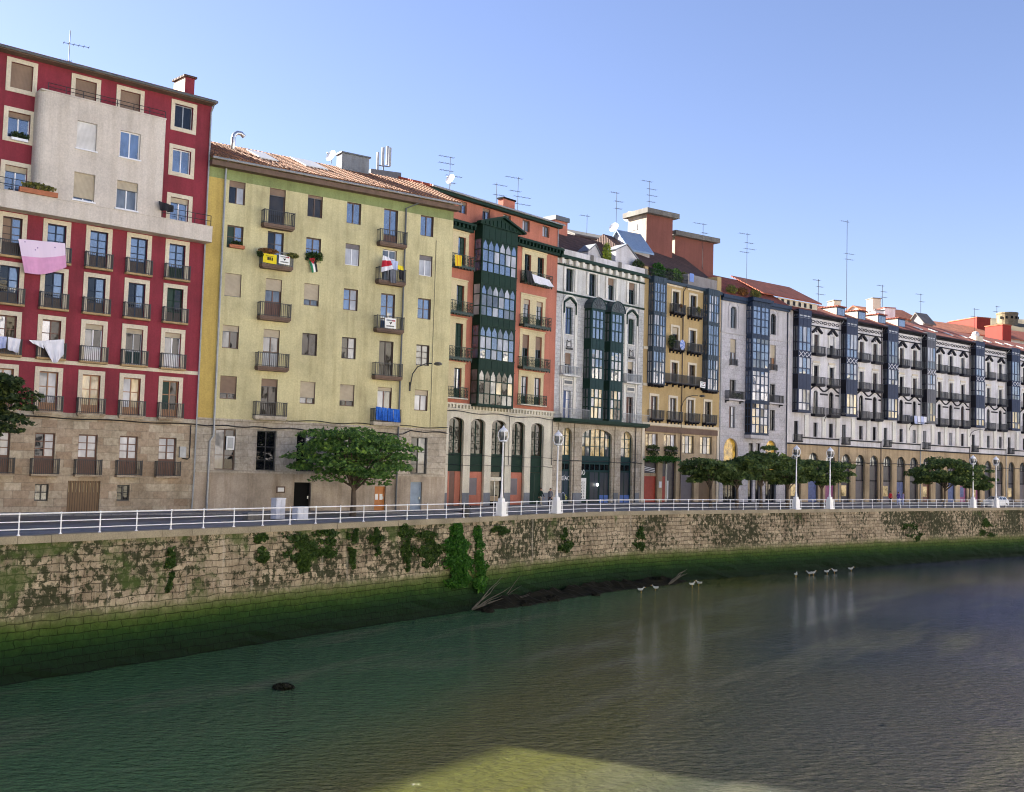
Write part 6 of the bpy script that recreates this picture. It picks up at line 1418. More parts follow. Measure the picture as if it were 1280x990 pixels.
for px, py, lab in ((1029, 529, 'dark arm lamp under the first white terrace house balconies'), (1135, 540, 'dark arm lamp below the hung out white towels'), (1211, 548, 'dark arm lamp at the far end of the white terrace')):
    u, z = ROWP.at(px, py); B = ROW[0][0]; q = ROWP.P0 + ROWP.d * u; 
    class _T: pass
    t = _T(); t.d = ROWP.d; t.world = lambda x, y, zz, u=u: ROWP.P0 + ROWP.d * x + ROWP.n * y + Vector((0, 0, zz)); arm_lamp(t, u, z, lab, 1.4, 2.4)
# ------------------------------------------------------------------ foliage
def leafmat(name, c, var=.5, hue=(1.25, 1.0, .6)):
    m, n, l, b = nt(name); g = n.new('ShaderNodeNewGeometry'); P = posmap(n, l); a = noise(n, l, P, .9, 4, .6)
    r1 = ramp(n, [(0, dk(c, 1 - var)), (.6, c), (1, tuple(c[i] * (1 + var) * hue[i] for i in range(3)))]); l.new(g.outputs['Random Per Island'], r1.inputs[0])
    r2 = ramp(n, [(.3, (.65, .7, .7)), (.7, (1.2, 1.15, 1))]); l.new(a, r2.inputs[0]); l.new(mixc(n, l, 1, r1.outputs[0], r2.outputs[0], 'MULTIPLY'), b.inputs['Base Color'])
    b.inputs['Roughness'].default_value = .6; b.inputs['Specular IOR Level'].default_value = .3
    tr = n.new('ShaderNodeBsdfTranslucent'); tr.inputs[0].default_value = col(tuple(min(1, c[i] * 1.6) for i in range(3))); mx = n.new('ShaderNodeMixShader'); mx.inputs[0].default_value = .25
    l.new(b.outputs[0], mx.inputs[1]); l.new(tr.outputs[0], mx.inputs[2]); l.new(mx.outputs[0], n['Material Output'].inputs[0]); MATS[name] = m
leafmat('leaf_green', (.095, .195, .052)); leafmat('leaf_dark', (.045, .075, .028)); leafmat('leaf_far', (.088, .145, .052)); leafmat('ivy_leaf', (.036, .13, .018)); leafmat('leaf_lime', (.25, .33, .05)); leafmat('weed_dark', (.006, .008, .003)); leafmat('leaf_olive', (.16, .17, .05)); leafmat('moss_leaf', (.040, .085, .020)); leafmat('leaf_rust', (.22, .11, .04))
paint('bark', (.10, .075, .055), .9, .3); paint('twig', (.10, .09, .075), .9, .2)
def rv(r=1.0):
    while True:
        v = Vector((R.uniform(-1, 1), R.uniform(-1, 1), R.uniform(-1, 1)))
        if v.length <= 1: return v * r
def leaf(mb, p, sz, mat=None, flat=.0):
    a = rv().normalized(); a.z *= (1 - flat); a.normalize(); c = a.cross(rv().normalized())
    if c.length < .05: c = a.cross(Vector((.3, .5, .8)))
    c.normalize(); w = sz * R.uniform(.32, .5); h = sz * R.uniform(.8, 1.2) * .6; p = Vector(p); k = a.cross(c) * sz * .12
    mb.face([p - a * h, p + c * w + k, p + a * h, p - c * w + k], mat)
def tree(loc, h, crown_r, crown_z0, label, mat='leaf_green', clumps=46, per=130, leafsz=.30, lean=(0, 0), group='street trees along the quay', flatten=.8, trunk_r=.17):
    o = empty('tree', loc, 0, label, 'tree', group); t = MB('bark'); L = Vector((lean[0], lean[1], 0)); fork = crown_z0 * .86
    t.tube([(0, 0, -.1), (0.02, .01, fork * .5), tuple(L * .3 + Vector((0, 0, fork))), tuple(L * .6 + Vector((0, 0, fork + (h - fork) * .5)))], [trunk_r * 1.25, trunk_r, trunk_r * .85, trunk_r * .4], n=8)
    cen = []; H2 = (h - crown_z0) / 2; zc = crown_z0 + H2
    for k in range(clumps):
        a = 2.399 * k + R.uniform(-.4, .4); q = math.sqrt((k + .5) / clumps); rr = crown_r * q * R.uniform(.82, 1.08)
        zz = zc + H2 * R.uniform(-.9, .95) * math.sqrt(max(.05, 1 - q * q * flatten)); cen.append(Vector((rr * math.cos(a), rr * math.sin(a), zz)) + L)
    for c in cen[::4]:
        b0 = L * .3 + Vector((0, 0, fork + R.uniform(-.2, .4))); md = (b0 + c) / 2 + Vector((0, 0, .35)); t.tube([b0, md, c], [trunk_r * .42, trunk_r * .25, .02], n=5)
    t.build('trunk', o)
    m = MB(mat)
    for c in cen:
        s = R.uniform(.55, 1.05) * crown_r * .27; n_ = int(per * R.uniform(.6, 1.25))
        for _ in range(n_):
            v = rv(); v = v * (v.length ** -.3 if v.length > .05 else 1); leaf(m, c + Vector((v.x * s * 1.55, v.y * s * 1.55, v.z * s * .30 - .25 * (v.x * v.x + v.y * v.y) * s)), leafsz * R.uniform(.7, 1.25), flat=.5)
    m.build('crown', o); return o
def gpt(px, Y): p = gp(px, Y); return (p.x, p.y, .1)
tree(gpt(441, 75.5), 6.5, 3.95, 2.1, 'broad green street tree in front of the yellow house', clumps=70, per=130, leafsz=.25, trunk_r=.2)
tree(gpt(-50, 57), 8.9, 2.9, 4.0, 'dark leafy tree cut by the left edge of the photo', 'leaf_dark', 60, 130, .26)
tree(gpt(888, 111), 5.4, 2.9, 2.2, 'street tree before the mustard ochre house', 'leaf_far', 44, 110, .34)
tree(gpt(921, 113), 5.7, 2.7, 2.3, 'street tree left of the arched amber window', 'leaf_far', 40, 110, .34)
tree(gpt(951, 116), 6.8, 2.9, 2.3, 'tallest street tree, before the navy bay of the lilac grey house', 'leaf_far', 46, 110, .35)
tree(gpt(984, 119), 5.5, 2.7, 2.3, 'street tree left of the paired lamp posts', 'leaf_far', 38, 110, .35)
tree(gpt(1027, 123), 5.9, 3.3, 2.3, 'street tree behind the paired lamp posts', 'leaf_far', 46, 110, .36)
tree(gpt(1181, 139), 6.6, 4.1, 2.5, 'wide street tree before the white terrace, left of the white car', 'leaf_far', 56, 110, .38)
tree(gpt(1224, 146), 5.4, 2.2, 2.2, 'small street tree just behind the white car', 'leaf_far', 28, 100, .38)
for k, (dx, hh) in enumerate(((6, 11.2), (15, 12.0), (24, 11.4))):  # unseen trees added to give the water's sun patch a ragged edge
    q_ = G_REDL - _d * dx + Vector((_d.y, -_d.x)) * 7; tree((q_.x, q_.y, 0), hh, 4.6, 3.5, ('nearest to the crimson house', 'in the middle', 'farthest upstream')[k] + ' plane tree on the upstream pavement, added out of view to dapple the sun patch', 'leaf_green', 46, 60, .36)
def leafy(label, p, size, n, mat, lsz=.16, name='potted_plant', cat='plant', group=None, pot=None, d=None, trail=0):
    o = empty(name, p, math.atan2(d.y, d.x) if d is not None else 0, label, cat, group); m = MB(mat)
    if pot: k = MB(pot[0]); k.box(-pot[1] / 2, pot[1] / 2, -.12, .12, -.02, pot[2]); k.build('planter', o)
    for _ in range(n):
        v = rv(); z = (v.z * .5 + .5) * size[2]
        leaf(m, (v.x * size[0], v.y * size[1], (pot[2] * .8 if pot else 0) + z - (R.random() ** 2 * trail)), lsz * R.uniform(.6, 1.3))
    m.build('foliage', o); return o
# growth on the river wall
PROF = [(0, 0), (.05, 1.5), (.16, 3.2), (.34, 4.8), (.75, 6.0), (1.5, 7.0)]
def wall_out(z):
    for (o0, a), (o1, b) in zip(PROF, PROF[1:]):
        if a <= -z <= b: return o0 + (o1 - o0) * (-z - a) / (b - a)
    return 0
def ivy(label, px, py_top, py_bot, width_px, n, thick=.35, mat='ivy_leaf', lsz=.2, shape='mound', name='ivy'):
    s0 = s_at_px(px); p, d = qat(s0); n_ = Vector((d.y, -d.x)); Y = p.y; k = FPX / Y; hz = 580 + (px - 640) * .0286; zt = 4 - (py_top - hz) / k; zb = 4 - (py_bot - hz) / k
    fore = abs(d.x) + .25; w = width_px / k / (d.x + abs(p.x / p.y) * -d.y * (1 if p.x > 0 else -1) if False else max(.3, d.x - d.y * p.x / p.y)) / 2
    o = empty(name, (p.x, p.y, zb), math.atan2(d.y, d.x), label, 'climbing plant', 'plants growing on the river wall'); m = MB(mat)
    SUBC = [(R.random(), max(-1, min(1, R.gauss(0, .5)))) for _ in range(max(6, n // 60))]
    for _ in range(n):
        t, uc = R.choice(SUBC); t = min(1, max(0, t + R.gauss(0, .05))); z = zb + (zt - zb) * t
        prof = {'mound': math.sin(PI * min(1, .12 + t * .8)) ** .6 * (1.05 - .45 * t), 'hang': (.35 + .65 * t), 'patch': math.sqrt(max(0, 1 - (2 * t - 1) ** 2))}[shape]
        u = uc + R.gauss(0, .16)
        if abs(u) > 1.15: continue
        ww = w * prof * (.8 + .25 * math.sin(z * 5 + px)); th = thick * prof * max(.05, 1 - u * u) * R.random() ** .5
        q = Vector((u * ww, -(wall_out(z) + .02 + th), z - zb)); leaf(m, q + rv(.08), lsz * R.uniform(.6, 1.3))
    m.build('foliage', o); return o
ivy('big bright green ivy mound hanging on the wall corner', 569, 655, 730, 44, 6500, .9, lsz=.19)
ivy('narrower ivy strand right of the big ivy mound', 596, 658, 736, 26, 2200, .5, lsz=.19)
ivy('creeper tuft hanging under the first lamp posts', 622, 654, 667, 30, 500, .3, 'moss_leaf')
ivy('dark creeper clump on the wall under the second lamp post', 706, 660, 688, 22, 900, .3, 'moss_leaf')
ivy('tall thin creeper column on the wall below the blue grey door', 507, 655, 712, 24, 1100, .15, 'moss_leaf', shape='hang')
ivy('ragged creeper patch left of the big ivy mound', 533, 664, 706, 44, 1500, .14, 'moss_leaf', shape='patch')
ivy('creeper column on the wall under the street tree', 441, 660, 708, 22, 900, .14, 'moss_leaf', shape='hang')
ivy('wide creeper clump below the pale utility cabinets', 380, 664, 712, 66, 2200, .18, 'moss_leaf', shape='hang')
ivy('mossy creeper strip far left on the wall', 212, 682, 736, 22, 600, .1, 'moss_leaf', shape='hang')
ivy('creeper fringe below the coping between cabinets and tree', 412, 662, 694, 44, 900, .14, 'moss_leaf', shape='hang')
def driftwood(label, px, py, L, yaw, n=5):
    p = at_z(px, py, WATER + .1); o = empty('driftwood', p, yaw, label, 'branch', 'stranded branches at the wall foot'); m = MB('twig')
    for k in range(n):
        a = R.uniform(-.9, .9); q = Vector((0, 0, 0)); P = [q]; dr = Vector((math.cos(a), math.sin(a) * .5, R.uniform(.15, .9)))
        for j in range(5): q = q + dr * L / 5 + rv(.12); P.append(q)
        m.tube(P, [.06, .05, .04, .03, .02, .01], n=5)
    m.build('branches', o)
for px, a, b_, w, nn, lab in ((330, 666, 700, 30, 700, 'thin creeper patch left of the wide creeper clump'), (470, 660, 692, 26, 700, 'small creeper patch between the two creeper columns'), (800, 658, 690, 26, 500, 'faint mossy tuft on the wall before the ochre house'), (1140, 650, 676, 40, 600, 'mossy tufts on the wall below the white terrace'), (1232, 648, 672, 44, 800, 'mossy tufts on the wall below the white car')): ivy(lab, px, a, b_, w, nn, .15, 'moss_leaf', shape='patch')
driftwood('pale forked branch stranded below the big ivy mound', 590, 762, 2.6, .3, 6); driftwood('low branch lying on the mud right of the ivy', 625, 752, 2.2, .1, 4); driftwood('twigs caught at the wall foot near the gulls', 836, 730, 1.8, .4, 5)
def clump(label, p, r, n, mat='weed_dark', name='weed_clump', cat='weed'):
    o = empty(name, p, 0, label, cat); m = MB(mat)
    for _ in range(n): v = rv(); leaf(m, (v.x * r, v.y * r, abs(v.z) * r * .35), .14)
    m.build('foliage', o)
clump('dark clump of weed floating on the green water', at_z(354, 860, WATER + .02), .5, 700); clump('black tuft of weed on the wall foot by the gulls', at_z(820, 724, WATER + .75), .6, 500)
def mudrock(px, py, r, lab):
    p = at_z(px, py, WATER + .05); o = MB('river_mud'); N = 10
    pr = [(r * .2, r * .55), (r * .62, r * .42), (r * .95, r * .15), (r * 1.05, -.2)]
    o.lathe(pr[::-1], (0, 0, 0), N); ob = o.build('rock'); ob.location = p
    for v in ob.data.vertices: v.co += rv(r * .22)
    tag(ob, lab, 'rock', 'dark rocks at the wall foot')
for px, py, r, lab in ((655, 756, .5, 'dark rock on the mud below the short railing'), (690, 750, .6, 'largest dark rock on the mud below the second lamp post'), (745, 744, .4, 'dark rock on the mud left of the gulls'), (610, 764, .45, 'dark rock beside the stranded forked branch')): mudrock(px, py, r, lab)

# ------------------------------------------------------------------ washing, banners, flags and pots on the fronts
def cloth(B, label, quad, off, mat, name='hung_sheet', cat='laundry', group='washing hung out on the fronts', nx=12, nz=10, amp=.05, parts=None, sag=0, stripes=None):
    """quad: photo points top-left, top-right, bottom-right, bottom-left on the plane OFF in front of the facade"""
    P = [B.at(px, py, -off) for px, py in quad]; o0 = B.world(P[0][0], -off, P[0][1])
    o = empty(name, o0, math.atan2(B.d.y, B.d.x), label, cat, group); ms = [mat] if parts is None else parts
    ph = R.uniform(0, 6)
    def pt(i, j):
        a, b = i / nx, j / nz; t = Vector(P[0]).lerp(Vector(P[1]), a); q = Vector(P[3]).lerp(Vector(P[2]), a); v = t.lerp(q, b)
        return (v.x - P[0][0], amp * math.sin(a * 13 + ph + b * 1.5) * (.25 + b), v.y - P[0][1] - sag * math.sin(PI * a) * b)
    bands = len(ms); 
    for k, mt in enumerate(ms):
        m = MB(mt); j0, j1 = round(nz * k / bands), round(nz * (k + 1) / bands)
        for i in range(nx):
            for j in range(j0, j1): m.face([pt(i, j + 1), pt(i + 1, j + 1), pt(i + 1, j), pt(i, j)], stripes[i * len(stripes) // nx] if stripes else None)
        m.build('cloth' if bands == 1 else ('upper_cloth', 'lower_cloth', 'third_cloth')[k], o)
    return o
m, n, l, b = nt('pale_pink_print'); v = posmap(n, l); vo = n.new('ShaderNodeTexVoronoi'); vo.inputs['Scale'].default_value = 3.2; l.new(v, vo.inputs['Vector']); ra = ramp(n, [(.0, (.25, .16, .32)), (.13, (.3, .2, .4)), (.19, (.74, .60, .74))]); l.new(vo.outputs['Distance'], ra.inputs[0]); l.new(ra.outputs[0], b.inputs['Base Color']); b.inputs['Roughness'].default_value = .9; MATS['pale_pink_print'] = m
cloth(RED, 'big pink blanket with a spotted pale upper half hung from a red house balcony', ((23, 298.5), (81.5, 304), (83, 334), (31, 341)), .55, 'pink_cloth', parts=['pale_pink_print', 'pink_cloth'], sag=.25)
cloth(RED, 'white sheet bunched and rounded on a line of the red house', ((52, 426), (80, 424), (79, 443), (62, 448)), .55, 'white_cloth', amp=.1, sag=.4); cloth(RED, 'long thin end of white cloth stretched along the line beside the bunched sheet', ((36, 425), (53, 426), (55, 436), (40, 428.5)), .56, 'white_cloth', amp=.04)
cloth(RED, 'white shirt hanging on the line at the left edge', ((10, 421), (26, 424), (22, 441), (9, 437)), .55, 'white_cloth', amp=.1); cloth(RED, 'bluish cloth hanging at the very left edge', ((-4, 420), (9, 421), (8, 435), (-4, 436)), .55, 'pale_blue_cloth', amp=.1)
cloth(RED, 'dark clothes bundled on the rack by the right upper balcony', ((198, 251), (217, 257), (216, 266), (199, 262)), 1.25, 'black_cloth', amp=.12)
bx = YC[4]; 
for k, (x0, x1, mt) in enumerate(((470, 476.5, 'blue_cloth'), (477, 484, 'blue_cloth'), (484.5, 491.5, 'blue_cloth'), (492, 499.5, 'blue_cloth'))):
    cloth(YEL, ('left end', 'second from left', 'second from right', 'right end')[k] + ' blue towel on the lowest yellow house balcony', ((x0, 508 + k), (x1, 509 + k), (x1 + .3, 525 + k), (x0, 524.5 + k)), .70, mt, name='towel', amp=.07, nx=5)
cloth(YEL, 'white and red cloth hung on a yellow house balcony', ((479, 319), (487, 322), (496, 335), (477, 340)), .78, 'white_cloth', parts=['white_cloth', 'red_cloth', 'white_cloth'], amp=.1)
cloth(YEL, 'grey trousers on the yellow house balcony line', ((487.5, 335), (495.5, 336), (495, 354), (488, 353)), .74, 'grey_cloth', amp=.05, nx=6); cloth(YEL, 'black clothes with a yellow collar on the yellow house balcony line', ((497, 331), (504, 333), (505, 350), (499, 349)), .74, 'black_cloth', parts=['yellow_cloth', 'black_cloth', 'black_cloth'], amp=.06, nx=6); cloth(YEL, 'light blue cloth beside the white and red cloth', ((489, 324), (498, 327), (497, 338), (490, 336)), .8, 'pale_blue_cloth', amp=.06, nx=6)
cloth(ORA, 'big white sheet hung from the upper right balcony of the orange house', ((664.5, 342), (687, 350), (692, 359), (668, 353.5)), .86, 'white_cloth', amp=.08); cloth(ORA, 'dark clothes hung left of the big white sheet on the orange house', ((658, 337), (665, 340), (667, 355), (659, 352)), .86, 'black_cloth', amp=.08, nx=6)
cloth(ORA, 'orange and yellow striped flag on the upper left orange house balcony', ((568.5, 318), (577.5, 319.5), (576.5, 333), (569, 332)), .86, 'orange_cloth', name='striped_flag', cat='flag', group='flags on balconies', amp=.02, stripes=['yellow_cloth', 'orange_cloth'] * 4 + ['yellow_cloth'], nx=9)
for k, x in enumerate((1143, 1147, 1151, 1155)):
    cloth(ROWP, ('left', 'second', 'third', 'right')[k] + ' of four white towels under the terrace house bay', ((x, 519.5 + k * .4), (x + 3.6, 520 + k * .4), (x + 3.6, 530 + k * .4), (x, 529 + k * .4)), 1.0, 'white_cloth' if k % 2 else 'pale_blue_cloth', name='towel', amp=.05, nx=5)
def lettering(txt, size, mat, parent, loc, name='lettering', rot=(PI / 2, 0, 0)):
    c = bpy.data.curves.new(name, 'FONT'); c.body = txt; c.size = size; c.extrude = .004; c.align_x = 'CENTER'; c.align_y = 'CENTER'; t = bpy.data.objects.new('tmp', c); COL.objects.link(t)
    dg = bpy.context.evaluated_depsgraph_get(); me = bpy.data.meshes.new_from_object(t.evaluated_get(dg)); me.name = name; COL.objects.unlink(t); bpy.data.objects.remove(t); me.materials.clear(); me.materials.append(MATS[mat])
    o = bpy.data.objects.new(name, me); COL.objects.link(o); o.parent = parent; o.location = loc; o.rotation_euler = rot; return o
def banner(B, label, quad, off, mat, kind):
    o = cloth(B, label, quad, off, mat, name='banner', cat='banner', group='protest banners on balconies', amp=.0, nx=4, nz=4)
    P = [B.at(px, py, -off) for px, py in quad]; w = P[1][0] - P[0][0]; h = P[0][1] - P[3][1]; m = MB('letter_black'); y = -.02; rr = random.Random(len(label))
    if kind == 'white':
        rows = [(-.22, 'grey_cloth'), (-.8, 'letter_black')]
        for f, mt in rows:
            x = w * .14
            while x < w * .84: ww = w * rr.uniform(.03, .07); m.box(x, x + ww, y - .006, y, h * f - h * .06, h * f + h * .06, mt); x += ww + w * .025
        cx, cz = w * .5, -h * .5; m.prism([(cx - w * .13, cz + h * .10), (cx - w * .07, cz + h * .03), (cx, cz - h * .14), (cx + w * .1, cz), (cx + w * .14, cz + h * .1), (cx + w * .06, cz + h * .13), (cx, cz + h * .06), (cx - w * .06, cz + h * .12)], y - .006, y, 'letter_black')
        m.box(w * .62, w * .92, y - .005, y, -h * .30, -h * .16, 'red_cloth') if 'yellow' not in label else None
    else:
        for x in (.32, .46, .62): m.box(w * x, w * (x + .1), y - .006, y, -h * .72, -h * .38)
        m.box(w * .2, w * .75, y - .006, y, -h * .3, -h * .24, 'leaf_olive')
    m.build('print', o)
banner(YEL, 'yellow banner with dark characters on the plant covered balcony', ((329, 316), (346, 319), (345.5, 330.5), (328.5, 327.5)), .68, 'yellow_cloth', 'y'); banner(YEL, 'white banner with a black emblem next to the bright banner on the plant covered balcony', ((349, 318), (362.5, 321), (362, 331.5), (348.3, 329)), .68, 'paper_white', 'white')
banner(YEL, 'white banner with a black emblem alone on a lower right balcony', ((481.5, 397), (495, 398.5), (494.8, 411), (481, 409.5)), .68, 'paper_white', 'white'); banner(OCH, 'white banner with a black emblem on the mustard ochre house rail', ((875.5, 476.5), (882, 478), (881.5, 485.5), (875, 484)), .76, 'paper_white', 'white')
def flag_triangle():
    B = YEL; P0 = B.at(389, 323, -.2); o = empty('flag', B.world(P0[0], -.2, P0[1]), math.atan2(B.d.y, B.d.x), 'black white and green flag with a red triangle hanging below the window plants', 'flag', 'flags on balconies')
    e1 = Vector((.28, 0, -.93)).normalized(); e2 = Vector((.93, 0, .28)).normalized(); L, Wd = 1.05, .52; m = MB('black_cloth')
    for k, mt in enumerate(('green_cloth', 'paper_white', 'black_cloth')):
        for j in range(6):
            a0, a1 = L * j / 6, L * (j + 1) / 6; w0, w1 = Wd * k / 3 - Wd * .4, Wd * (k + 1) / 3 - Wd * .4
            f = lambda a, w: tuple(e1 * a + e2 * w + Vector((0, .05 * math.sin(a * 7 + w * 3), 0))); m.face([f(a0, w0), f(a1, w0), f(a1, w1), f(a0, w1)], mt)
    f = lambda a, w: tuple(e1 * a + e2 * w + Vector((0, -.055, 0))); m.face([f(0, -Wd * .4), f(.45, Wd * .1), f(0, Wd * .6)], 'red_cloth'); m.build('cloth', o)
flag_triangle()
def on(B, px, py, off): u, z = B.at(px, py, -off); return B.world(u, -off, z)
PL = 'plants on balconies and sills'
leafy('long dry planter on the cream ledge at the upper left', on(RED, 48, 243, 1.05), (1.1, .2, .5), 420, 'leaf_olive', .15, group=PL, pot=('terracotta', 2.3, .28), d=RED.d)
leafy('green plants in the open window with a white pot, upper left', on(RED, 24, 176, .1), (.6, .15, .45), 200, 'leaf_dark', .14, group=PL, pot=('white_paint', 1.0, .15), d=RED.d)
leafy('trailing green plant on the second window of the yellow house', on(YEL, 393, 323, .15), (.75, .2, .6), 420, 'moss_leaf', .15, group=PL, d=YEL.d, trail=.5); leafy('orange flowering plants over the bright yellow banner', on(YEL, 336, 317, .62), (.8, .2, .4), 320, 'leaf_rust', .14, group=PL, d=YEL.d)
leafy('dark plant at the left end of the bannered balcony', on(YEL, 325, 321, .62), (.3, .2, .45), 160, 'leaf_dark', .14, group=PL, d=YEL.d); leafy('olive green plant at the right end of the bannered balcony', on(YEL, 366, 323, .62), (.5, .25, .4), 260, 'leaf_olive', .14, group=PL, d=YEL.d)
leafy('terracotta window box on the left column of the yellow house', on(YEL, 296, 310, .12), (.45, .15, .35), 180, 'leaf_dark', .13, group=PL, pot=('terracotta', 1.1, .22), d=YEL.d)
leafy('large shrub with light patches on the second ochre house balcony', on(OCH, 840, 435, .5), (.55, .3, 1.7), 420, 'leaf_dark', .16, group=PL, d=OCH.d); leafy('red flowering plant on the top left ochre house balcony', on(OCH, 851, 385, .6), (.35, .2, .5), 160, 'leaf_rust', .13, group=PL, d=OCH.d); leafy('plants on the top right ochre house balcony', on(OCH, 873, 392, .6), (.4, .2, .9), 220, 'leaf_olive', .14, group=PL, d=OCH.d)
for k in range(2):
    a, b_ = OCI['op'][k]; q = OCH.world((a + b_) / 2, -.2, OCI['zs0'] - .35); leafy(('left', 'right')[k] + ' dark flower box hanging under the cream shop windows of the ochre house', q, ((b_ - a) * .55, .2, .5), 420, 'leaf_dark', .2, group=PL, pot=('dark_wood', b_ - a, .2), d=OCH.d, trail=.9)
q = OCH.world(3.2, -.6, OCH.z(850, 577) + .2); leafy('green creeper growing along the canopy of the ochre house', q, (3.4, .3, .4), 900, 'ivy_leaf', .18, name='creeper', d=OCH.d, trail=.5)
TP = 'plants on the roof terraces'
for k, (px, py, s, mt, lab) in enumerate(((823, 352, (1.3, .5, 2.1), 'ivy_leaf', 'tall bright hedge at the left end of the ochre roof terrace'), (834, 352, (1.1, .5, 1.7), 'leaf_dark', 'dark bushes left of centre on the ochre roof terrace'), (845, 352, (1.2, .5, 1.9), 'leaf_green', 'green bush right of centre on the ochre roof terrace'), (855, 352, (.9, .4, 1.7), 'leaf_olive', 'flowering olive bush at the right end of the ochre roof terrace'))):
    p = on(OCH, px, py, -.9); p.z = OCI['H'] + .02; leafy(lab, p, s, 800, mt, .22, name='terrace_shrub', cat='shrub', group=TP, d=OCH.d)
for px, mt, s, lab in ((759.5, 'leaf_lime', (.6, .5, 3.0), 'yellow green sunlit shrub between the white dormers'), (799, 'leaf_dark', (1.2, .5, 1.9), 'dark shrub at the right end of the white terrace'), (786, 'leaf_olive', (1.3, .4, 1.0), 'low plants in front of the right white dormer')):
    u = WHI.u(px, 325, .5); p = WHI.world(u, .6, WI['zr']); p.z = WI['zr']; leafy(lab, p, (s[0], s[1], s[2] + .6), 620, mt, .22, name='terrace_shrub', cat='shrub', group=TP, d=WHI.d)
for px, lab in ((912, 'dry yellow plants on the grey house roof edge, left clump'), (926, 'dry reddish plants on the grey house roof edge'), (942, 'dry yellow plants above the navy bay')):
    u = GRY.u(px, 368, .6); p = GRY.world(u, .3, GI['H'] + .3); leafy(lab, p, (1.1, .4, 1.2), 380, 'leaf_olive' if px != 926 else 'leaf_rust', .2, name='terrace_shrub', cat='shrub', group=TP, d=GRY.d)
p = GRY.world(GI['xl'] + .3, -.55, GI['b'][2] + .1); leafy('row of green plants on the grey house left balcony', p, (1.1, .15, .7), 300, 'leaf_dark', .15, group=PL, d=GRY.d)
# round blue parasol folded on the ochre house balcony, satellite dishes, boxes
q = on(OCH, 853, 431, .85); o = empty('parasol', q, math.atan2(OCH.d.y, OCH.d.x), 'round blue parasol tipped against the ochre house balcony', 'parasol'); m = MB('parasol_blue'); m.obox((0, 0, 0), (.01, 0, 0), (0, .01, 0), (0, 0, .5), 'grey_metal')
N = 12
for k in range(N):
    a, b_ = 2 * PI * k / N, 2 * PI * (k + 1) / N; m.face([(0, -.28, 0), (.5 * math.cos(a), 0, .62 * math.sin(a)), (.5 * math.cos(b_), 0, .62 * math.sin(b_))], 'parasol_blue' if k % 2 else 'pale_blue_cloth')
m.build('canopy', o)
dish(on(WHI, 767.5, 290, -5), .62, 'large cream satellite dish on the pale rooftop house'); dish(on(WHI, 786, 276, -10), .75, 'satellite dish beside the tall brick stair block'); dish(on(YEL, 414, 203, -4.2), .5, 'small white satellite dish on the yellow house roof'); dish(on(ORA, 563, 231, -.8), .5, 'white satellite dish on the eave of the orange house')
# bent steel flue on the yellow roof, phone mast
u, z = YEL.at(291, 188, 4); o = empty('flue_pipe', YEL.world(u, 4, z), math.atan2(YEL.d.y, YEL.d.x), 'bent silver steel flue on the yellow house roof', 'flue'); m = MB('silver'); m.tube([(0, 0, -1), (0, 0, 1.0), (.08, 0, 1.25), (.3, 0, 1.42), (.6, 0, 1.42), (.85, 0, 1.22)], .17, n=10); m.build('duct', o, True)
p = at_y(479, 212, 97); o = empty('phone_mast', p, .4, 'cluster of grey mobile phone antennas on a short mast', 'phone mast'); m = MB('dark_metal'); m.box(-1.3, 1.6, -.5, .5, -2, -.2); m.tube([(0, 0, -.3), (0, 0, 2.1)], .06, n=6); m.box(-.6, .6, -.03, .03, .3, .4); m.build('mast', o)
for k, (x, z0) in enumerate(((-.55, -.2), (-.1, .3), (.35, .5), (.6, .4))): a = MB('grey_metal'); a.box(x - .1, x + .1, -.1, .08, z0, z0 + 1.75); a.build('panel', o)
